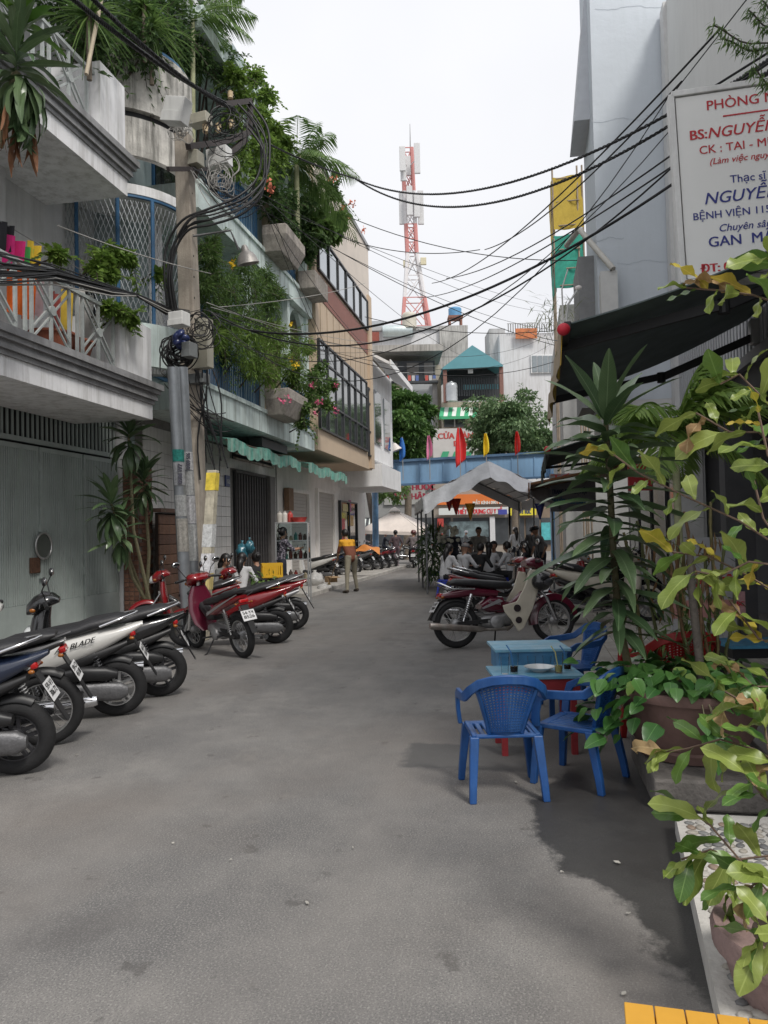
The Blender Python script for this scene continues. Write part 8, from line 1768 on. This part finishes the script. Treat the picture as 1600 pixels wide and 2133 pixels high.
def table(lab, x0, x1, y0, y1, z, mt_, ma, leg_m, ap=.09):
 t = thing('low_table', lab, 'table', W, ((x0 + x1) / 2, (y0 + y1) / 2, 0)); n_ = 4
 for k in range(n_): b = MB(); a = y0 + (y1 - y0) * k / n_; b.box(x0, x1, a + .002, a + (y1 - y0) / n_ - .002, z - .022, z); b.build('board', mt_, t, bevel=.003)
 b = MB(); b.box(x0 + .03, x1 - .03, y0 + .025, y0 + .045, z - .022 - ap, z - .023); b.box(x0 + .03, x1 - .03, y1 - .045, y1 - .025, z - .022 - ap, z - .023); b.box(x0 + .03, x0 + .05, y0 + .046, y1 - .046, z - .022 - ap, z - .023); b.box(x1 - .05, x1 - .03, y0 + .046, y1 - .046, z - .022 - ap, z - .023); b.build('apron', ma, t)
 for x in (x0 + .05, x1 - .09):
  for y in (y0 + .048, y1 - .088): b = MB(); b.box(x, x + .04, y, y + .04, 0, z - .023); b.build('leg', leg_m, t)
 return t
A, B_ = gz(1030, 1411, .55), gz(1225, 1411, .55); T1 = table('low table with blue top and red frame, nearest the camera', A.x, B_.x, A.y, A.y + .46, .55, wood_b, wood_r, wood_r)
A2, B2 = gz(1032, 1354, .64), gz(1196, 1354, .64); T2 = table('low blue table behind the red framed one', A2.x, B2.x, A2.y, A2.y + .50, .64, M('table_blue_pale', (.16, .38, .52), .45, .2, 5, .1, 40, streak=.5, streak_col=(.4, .5, .55)), M('table_blue_side', (.06, .22, .42), .5, .3, 5, streak=.3, streak_col=(.2, .35, .5)), blue_pl, .16)
# glasses and plate
gl = glass('drinking_glass', (.95, .97, .97), .03, .06); coffee = M('coffee', (.02, .008, .005), .1); tea = M('weak_tea', (.30, .25, .10), .15); cer = M('ceramic_white', (.62, .64, .64), .2, .05); straw_b = M('straw_blue', (.05, .2, .5), .4); spoon_m = M('spoon_yellow', (.6, .55, .2), .4)
def tumbler(lab, u, v, h, r_, fill=None, fm=None, straw=None):
 g_ = gz(u, v, .55); t = thing('glass', lab, 'glass', W, (g_.x, g_.y, .551), 0, 'glasses on the near table', own=True); b = MB(); b.lathe([(r_ * .8, 0), (r_, h), (r_ * .94, h), (r_ * .74, .008), (0, .008)], n=20); b.build('tumbler', gl, t, 40)
 if fill: b = MB(); b.lathe([(r_ * .72, .009), (r_ * (.72 + .2 * fill), h * fill), (0, h * fill)], n=18); b.build('drink', fm, t, 40)
 if straw: b = MB(); b.tube([(0, 0, .01), (-.02, 0, h * 1.1), (-.05, 0, h * 1.45)], .004, 6); b.build('straw', straw, t)
tumbler('tall empty glass at the left end of the near table', 1052, 1404, .12, .030); tumbler('glass of black coffee with a blue straw', 1071, 1402, .135, .034, .35, coffee, straw_b); tumbler('small empty glass behind the plate at left', 1108, 1392, .09, .032); tumbler('small empty glass behind the plate at right', 1140, 1392, .09, .032)
tumbler('tall glass of pale tea with a yellow spoon', 1164, 1402, .13, .032, .4, tea, spoon_m); tumbler('glass of black coffee at the right end of the near table', 1182, 1396, .12, .032, .3, coffee, straw_b)
g_ = gz(1124, 1397, .555); b = MB(); b.lathe([(.05, 0), (.055, .006), (.105, .03), (.11, .034), (.103, .034), (.05, .012), (0, .011)], n=32); solo('plate', b, cer, 'white plate in the middle of the near table', 'plate', W, (g_.x, g_.y, .552), smooth=50, own=True)
# yellow table top at the bottom edge
yb_ = M('yellow_board', (.62, .32, .035), .55, .1, 4, .05, 40, streak=.15, streak_col=(.5, .24, .03)); z_ = .46; p = gz(1300, 2086, z_); q = gz(1500, 2112, z_); dx = (q - p).normalized(); dy = V((-dx.y, dx.x, 0))
t = thing('yellow_table', 'bright yellow board table cut off by the bottom edge', 'table', W, (p.x, p.y, 0))
for k in range(7):
 a = p + dx * (.066 * k); b = MB(); b.prism([a, a + dx * .063, a + dx * .063 - dy * .45, a - dy * .45], (0, 0, -.02)); b.build('board', yb_, t, bevel=.002)
b = MB(); e_ = p + dx * .46; b.prism([p - V((0, 0, .02)) + dx * .01 - dy * .01, e_ - V((0, 0, .02)) - dy * .01, e_ - V((0, 0, .02)) - dy * .03, p - V((0, 0, .02)) + dx * .01 - dy * .03], (0, 0, -.06)); b.build('apron', yb_, t)
for k in (0.02, .42):
 for j in (.03, .40): b = MB(); c = p + dx * k - dy * j; b.box(c.x - .015, c.x + .015, c.y - .015, c.y + .015, 0, z_ - .02); b.build('leg', yb_, t)
# helmet on the wine red bike
q = aty(1128, 1212, 10.35); b = MB(); b.ell((0, 0, 0), (.14, .12, .12), None, 20, 12); t = thing('helmet', 'black motorcycle helmet hanging from the wine red motorbike', 'helmet', W, tuple(q), .4, own=True); b.build('shell', M('helmet_black', (.015, .015, .016), .25, .1, coat=.5), t, True)
b = MB(); b.ell((.03, -.02, .0), (.125, .115, .07), None, 18, 10); b.build('visor', M('smoke_visor', (.05, .05, .055), .1, .1), t, True)
# yellow crate on the scooter
q = aty(566, 1178, 12.6); cr_ = thing('yellow_crate', 'yellow plastic crate standing on the red scooter', 'crate', W, (q.x, q.y, q.z - .20), .25, own=True); ym = M('crate_yellow', (.62, .36, .015), .5, .1)
b = MB(); b.box(-.16, .16, -.11, .11, 0, .012); b.build('base', ym, cr_)
for sx, sy, lx, ly in ((0, -.112, .33, .014), (0, .112, .33, .014), (-.163, 0, .014, .21), (.163, 0, .014, .21)):
 b = MB()
 b.box(sx - lx / 2, sx + lx / 2, sy - ly / 2, sy + ly / 2, .20, .24); b.box(sx - lx / 2, sx + lx / 2, sy - ly / 2, sy + ly / 2, .01, .05); n_ = 9 if lx > .1 else 6
 for k in range(n_): f = (k + .5) / n_ - .5; w_ = .011; b.box(sx + f * (lx if lx > .1 else 0) - (w_ if lx > .1 else ly if False else .007), sx + f * (lx if lx > .1 else 0) + (w_ if lx > .1 else .007), sy + f * (ly if ly > .1 else 0) - (w_ if ly > .1 else .007), sy + f * (ly if ly > .1 else 0) + (w_ if ly > .1 else .007), .05, .20)
 b.build('side', ym, cr_)
gr_ = MB(); foliage(gr_, [((q.x - .1, q.y - .1, q.z - .2), (.25, .12, .08), 60)], .12, .4); solo('greens_bundle', gr_, g_mid, 'bundle of green vegetables under the yellow crate', 'vegetables', W, (q.x, q.y, q.z - .2))
# ------------------------------------------------------------------ glass food cabinet with pots on top
al = M('aluminium', (.42, .43, .43), .4, .1, 8, metal=.7); cgl = glass('cabinet_glass', (.88, .92, .92), .03, .15); c0 = aty(612, 1192, 17.6); CX, CY = c0.x, 17.6
fc = thing('food_cabinet', 'glass and aluminium food cabinet on legs in front of the white wall', 'cabinet', W, (CX, CY, 0)); w2, d2 = .36, .25
for sx in (-1, 1):
 for sy in (-1, 1): b = MB(); b.box(CX + sx * w2 - .015, CX + sx * w2 + .015, CY + sy * d2 - .015, CY + sy * d2 + .015, 0, 1.85); b.build('post', al, fc)
for z in (.55, 1.0, 1.42, 1.83): b = MB(); b.box(CX - w2, CX + w2, CY - d2, CY + d2, z, z + .02); b.build('shelf', al, fc)
for sy in (-1, 1): b = MB(); b.box(CX - w2, CX + w2, CY + sy * d2 - .003, CY + sy * d2 + .003, 1.03, 1.82); b.build('pane', cgl, fc)
for sx in (-1, 1): b = MB(); b.box(CX + sx * w2 - .003, CX + sx * w2 + .003, CY - d2, CY + d2, 1.03, 1.82); b.build('pane', cgl, fc)
goods = [(.12, .03, .02), (.05, .03, .02), (.3, .05, .04), (.08, .06, .05), (.35, .30, .2), (.05, .25, .22)]
for z in (.57, 1.02, 1.44):
 for k in range(6): x = CX - .28 + k * .11; b = MB(); h = U(.10, .22); b.lathe([(.04, 0), (.045, h * .7), (.02, h * .85), (.02, h), (0, h)], (x, CY + U(-.1, .1), z), None, 10); solo('jar', b, M('jar%d' % ((k + int(z * 10)) % 6), goods[(k + int(z * 10)) % 6], .3), ('brown', 'black', 'red', 'grey brown', 'cream', 'teal')[(k + int(z * 10)) % 6] + ' jar, ' + ('first', 'second', 'third', 'fourth', 'fifth', 'sixth')[k] + ' from the left on the ' + {.57: 'bottom', 1.02: 'middle', 1.44: 'top'}[z] + ' cabinet shelf', 'jar', W, (x, CY, z), group='jars in the food cabinet', smooth=40)
b = MB(); b.lathe([(.14, 0), (.19, .10), (.2, .11), (.19, .11), (.135, .012), (0, .012)], (CX + .14, CY, 1.852), None, 22); solo('red_basin', b, M('basin_red', (.5, .03, .02), .4), 'red plastic basin on top of the food cabinet', 'basin', W, (CX + .14, CY, 1.85), smooth=40)
for k, (dx_, col, lab) in enumerate(((-.30, (.45, .42, .38), 'grey thermos at the left on top of the food cabinet'), (-.18, (.55, .52, .48), 'cream thermos on top of the food cabinet'), (-.06, (.40, .05, .04), 'red jug next to the red basin on the food cabinet'))):
 b = MB(); b.lathe([(.06, 0), (.065, .02), (.065, .18), (.05, .21), (.03, .22), (.03, .25), (0, .255)], (CX + dx_, CY, 1.852), None, 16); solo('thermos', b, M('thermos%d' % k, col, .4), lab, 'thermos', W, (CX + dx_, CY, 1.85), smooth=40)
b = MB(); q = L.pn(597, 1040, NT); b.box(q.x - .25, q.x + .25, NT - .16, NT - .0, q.z - .35, q.z + .35); solo('wall_cabinet', b, M('meter_wood', (.20, .12, .07), .7, .2, 8), 'brown meter cabinet on the wall above the food cabinet', 'cabinet', L, (q.x, NT - .1, q.z), bevel=.01)
# plastic bags
def bag(lab, x, y, z, r_, m_, seed, flat=.8):
 rr = random.Random(seed); b = MB(); b.ell((0, 0, r_ * flat), (r_, r_ * .85, r_ * flat), None, 20, 14)
 b.v = [tuple(V(p) * (1 + .22 * mnoise.noise(V(p) * (3.5 / r_) * .5 + V((seed, 0, 0))) + .10 * mnoise.noise(V(p) * (8 / r_) * .5 + V((seed, 3, 0))))) for p in b.v]; b.v = [(p[0], p[1], max(p[2], .003)) for p in b.v]
 b.lathe([(r_ * .12, r_ * flat * 1.8), (r_ * .06, r_ * flat * 2.05), (r_ * .22, r_ * flat * 2.5), (r_ * .1, r_ * flat * 2.45)], n=9, cap=False); return solo('plastic_bag', b, m_, lab, 'bag', W, (x, y, z), U(0, 6), smooth=True, own=True)
bagw = M('bag_white', (.50, .49, .47), .3, .2, 8, alpha=.85); bagt = M('bag_straw', (.36, .31, .20), .4, .4, 8); bagb = M('bag_teal', (.03, .12, .16), .3, .5, 12)
for k, (u, v, r_, m_, lab) in enumerate(((656, 1225, .30, bagw, 'large white rubbish bag left of the broom'), (676, 1232, .22, bagw, 'flat white rubbish bag on the road edge by the broom'), (648, 1205, .28, bagt, 'straw coloured bag behind the white rubbish bags'), (668, 1210, .22, bagw, 'upright white bag beside the food cabinet'))):
 g_ = gz(u, v); bag(lab, g_.x, g_.y, .0, r_, m_, k + 3, .7 if k != 1 else .45)
g_ = gz(690, 1218); b = MB(); b.box(-.16, .16, -.12, .12, 0, .26); b.prism([(-.16, -.12, .26), (.16, -.12, .26), (.2, -.28, .22), (-.12, -.28, .22)], (0, 0, .008)); solo('cardboard_box', b, M('cardboard', (.33, .22, .12), .85, .15, 6), 'open cardboard box beside the broom', 'box', W, (g_.x, g_.y, 0), .5, own=True)
for k, (u, v, r_) in enumerate(((505, 1150, .15), (520, 1135, .12))): p = aty(u, v, 16.4); bag(('blue and teal plastic bag hanging on the folding gate', 'second blue plastic bag hanging on the folding gate')[k], p.x, p.y, p.z - .2, r_, bagb, 11 + k, 1.2)
# orange tarpaulin over the white far scooter, with an orange sign board
p = aty(764, 1152, 26.5); b = MB(); b.grid(lambda a, c: (p.x - .45 + a * .9, p.y - .35 + c * .7, p.z + .12 + .14 * math.sin(a * 3.1) - .30 * abs(c - .5) + .04 * math.sin(a * 11 + c * 7)), 14, 8, (0, 0, .012)); solo('orange_sheet', b, M('orange_tarp', (.60, .22, .05), .6, .15, 5), 'orange tarpaulin thrown over the scooters behind the sweeping man', 'tarpaulin', W, tuple(p), smooth=60)
# ------------------------------------------------------------------ market umbrella
q = aty(822, 1062, 38.5); ub = thing('market_umbrella', 'pale square market umbrella with faint print beyond the lane gate', 'umbrella', W, (q.x, 38.5, 0)); um = M('umbrella_cloth', (.74, .66, .60), .8, .12, 2, .05, 20); b = MB(); b.tube([(q.x, 38.5, 0), (q.x, 38.5, q.z + .2)], .03, 8); b.build('pole', M('umb_pole', (.3, .28, .25), .6), ub)
ctr = V((q.x, 38.5, q.z)); cs = [ctr + V((-1.75, -.9, -1.0)), ctr + V((1.35, -1.3, -1.15)), ctr + V((1.7, 1.0, -.75)), ctr + V((-1.3, 1.3, -.75))]
for k in range(4):
 a, c = cs[k], cs[(k + 1) % 4]; b = MB(); t0, t1 = ctr.lerp(a, .17), ctr.lerp(c, .17)
 b.grid(lambda x, y: t0.lerp(a, y).lerp(t1.lerp(c, y), x) - V((0, 0, .10 * math.sin(x * math.pi) * y)), 6, 6, (0, 0, .01)); b.build('panel', um, ub, 60)
 b = MB(); b.prism([a, c, c - V((0, 0, .16)), a - V((0, 0, .16))], (0, .01, 0)); b.build('valance', um, ub); b = MB(); b.tube([ctr, a], .014, 5); b.build('rib', M('umb_pole', (.3, .28, .25), .6), ub)
b = MB(); b.lathe([(.40, -.12), (.22, .0), (.03, .08), (.025, .16), (0, .17)], ctr + V((0, 0, .07)), Matrix.Rotation(R(45), 3, 'Z'), 4); b.build('vent_cap', um, ub)
# ------------------------------------------------------------------ tent
tarp = M('silver_tarp', (.62, .62, .63), .5, .12, 4, .5, 9, metal=.1, streak=.2, streak_col=(.28, .28, .28)); tpole = M('tent_pole', (.16, .165, .17), .5, .2, 8, metal=.4)
TF, TB = 19.4, 24.2; e0, e1, pk2 = aty(884, 1046, TF), aty(1152, 1022, TF), aty(1015, 962, TF); zt_ = e0.z; ze = (e0.z + e1.z) / 2
tent = thing('funeral_tent', 'silver tarpaulin gable tent sheltering seated people', 'tent', W, ((e0.x + e1.x) / 2, TF, 0)); fld = lambda a, c: .010 * math.sin(a * 23 + c * 9) + .012 * math.sin(a * 9 - c * 7)
def slope(pA, pB, nm):
 b = MB(); b.grid(lambda a, c: V((pA.x + (pB.x - pA.x) * a, TF - .1 + (TB - TF + .2) * c, pA.z + (pB.z - pA.z) * a - .10 * math.sin(a * math.pi) * math.sin(c * math.pi) + fld(a * 2, c))), 22, 22, (0, 0, .012)); b.build(nm, tarp, tent, 80)
slope(V((e0.x - .05, 0, ze)), V((pk2.x, 0, pk2.z)), 'roof_sheet'); slope(V((pk2.x, 0, pk2.z)), V((e1.x + .05, 0, ze + .05)), 'roof_sheet')
for (pA, pB) in ((V((e0.x - .05, 0, ze)), V((pk2.x, 0, pk2.z))), (V((pk2.x, 0, pk2.z)), V((e1.x + .05, 0, ze + .05)))):
 b = MB(); b.grid(lambda a, c: V((pA.x + (pB.x - pA.x) * a, TF - .13 - .40 * c + .02 * math.sin(a * 15 + c * 3), pA.z + (pB.z - pA.z) * a - c * (.42 + .03 * math.sin(a * 20)) + fld(a, c))), 24, 5, (0, .01, 0)); b.build('front_valance', tarp, tent, 80)
 b = MB(); b.grid(lambda a, c: V((pA.x + (pB.x - pA.x) * a, TB + .1, pA.z + (pB.z - pA.z) * a - c * .35)), 10, 2, (0, .01, 0)); b.build('rear_valance', tarp, tent, 80)
for (x, zz) in ((e0.x - .06, ze), (e1.x + .06, ze + .05)): b = MB(); b.grid(lambda a, c: V((x, TF - .1 + (TB - TF + .2) * a, zz - c * .30 + .03 * math.sin(a * 22))), 20, 3, (.01, 0, 0)); b.build('side_valance', tarp, tent, 80)
for x, zz in ((e0.x + .03, ze), (e1.x - .03, ze)):
 for y in (TF, (TF + TB) / 2, TB): b = MB(); b.tube([(x, y, 0), (x, y, zz)], .025, 8); b.build('post', tpole, tent, 60)
for y in (TF, (TF + TB) / 2, TB):
 b = MB(); b.tube([(e0.x, y, ze - .03), (pk2.x, y, pk2.z - .05), (e1.x, y, ze - .0)], .018, 6); b.build('rafter', tpole, tent, 60)
for k in range(1, 6): f = k / 6; p = V((e0.x, 0, ze)).lerp(V((pk2.x, 0, pk2.z)), f); b = MB(); b.tube([(p.x, TF, p.z - .04), (p.x, TB, p.z - .04)], .012, 5); b.build('purlin', tpole, tent)
for k in range(1, 6): f = k / 6; p = V((e1.x, 0, ze)).lerp(V((pk2.x, 0, pk2.z)), f); b = MB(); b.tube([(p.x, TF, p.z - .04), (p.x, TB, p.z - .04)], .012, 5); b.build('purlin', tpole, tent)
for k, (u, v) in enumerate(((950, 1048), (980, 1058), (1125, 1058), (936, 1040))):
 p = aty(u, v, 20.0); b = MB(); c_ = ((.5, .05, .03), (.6, .3, .03), (.08, .1, .35), (.5, .05, .05))[k]
 b.grid(lambda a, c: (p.x + (a - .5) * .28 * (1 - .85 * c), p.y + .04 * math.sin(a * 8), p.z + .12 - c * .42), 5, 5, (0, .008, 0)); solo('festival_flag', b, M('fflag%d' % k, c_, .7, .5, 18), ('dark red flag hanging inside the tent', 'multicoloured flag in the middle of the tent front', 'red and blue flag at the right tent post', 'small red flag at the left of the tent')[k], 'flag', W, tuple(p), group='flags hanging in the tent', smooth=60)
# the long table in the tent, with bottles and bowls
p0_, p1_ = gz(955, 1168, .74), gz(1075, 1168, .74); tt_ = thing('tent_table', 'long steel table with bottles and plates inside the tent', 'table', W, ((p0_.x + p1_.x) / 2, p0_.y, 0)); X0_, X1_, Y0_ = p0_.x, p1_.x + .3, p0_.y
b = MB(); b.box(X0_, X1_, Y0_, Y0_ + .75, .715, .74); b.build('tabletop', al, tt_)
for k in range(3):
 for y in (Y0_ + .05, Y0_ + .7): b = MB(); x = X0_ + .06 + (X1_ - X0_ - .12) * k / 2; b.tube([(x, y, 0), (x, y, .715)], .014, 6); b.build('leg', al, tt_)
b = MB(); b.tube([(X0_, Y0_ + .05, .5), (X1_, Y0_ + .05, .5)], .012, 5); b.build('rail', al, tt_)
bot_m = M('water_bottle', (.30, .42, .55), .1, .2, 20, alpha=.7)
for k in range(9): x = X0_ + .62 + (k % 5) * .085; y = Y0_ + .25 + (k // 5) * .1; b = MB(); b.lathe([(.032, 0), (.033, .02), (.033, .15), (.014, .19), (.014, .21), (.017, .212), (.017, .23), (0, .23)], (x, y, .741), None, 12); solo('water_bottle', b, bot_m, 'small blue water bottle in the cluster on the tent table', 'bottle', W, (x, y, .741), group='water bottles on the tent table', smooth=40)
for k in range(5): x = X0_ + .15 + k * .28 + (.5 if k > 2 else 0); b = MB(); b.lathe([(.04, 0), (.09, .025), (.1, .03), (.09, .03), (0, .012)], (x, Y0_ + .2, .741), None, 16); solo('plate', b, cer, 'white plate with food on the steel tent table', 'plate', W, (x, Y0_ + .2, .741), group='plates on the tent table', smooth=40)
g_ = gz(905, 1222); stool(g_.x, g_.y, 'blue plastic stool beside the front left tent post'); g_ = gz(925, 1215); stool(g_.x + .05, g_.y + .2, 'blue plastic stool right of the front left tent post'); p = aty(1122, 1165, 17.8); stool(p.x, 17.8, 'stacked tall blue stool at the right of the tent', h=.75)
# funeral wreath stand with white flowers
p = aty(912, 1135, 21.5); wr = thing('flower_stand', 'standing wreath of white flowers and palm leaves at the tent edge', 'flowers', W, (p.x, 21.5, 0)); b = MB(); b.tube([(p.x - .3, 21.5, 0), (p.x, 21.5, 1.6)], .02, 6); b.tube([(p.x + .3, 21.5, 0), (p.x, 21.5, 1.6)], .02, 6); b.build('easel', tpole, wr)
b = MB(); foliage(b, [((p.x - .15, 21.5, 1.0), (.35, .15, .75), 500)], .3, .15); b.build('palm_leaves', g_dark, wr)
b = MB()
for k in range(34): b.ell((p.x + .25 + U(-.28, .3), 21.35 + U(-.1, .1), 1.5 + U(-.25, .25)), (.06, .06, .055), None, 8, 6)
o = b.build('white_flowers', M('flower_white', (.62, .60, .50), .8, .2, 12), wr, True); o['kind'] = 'stuff'
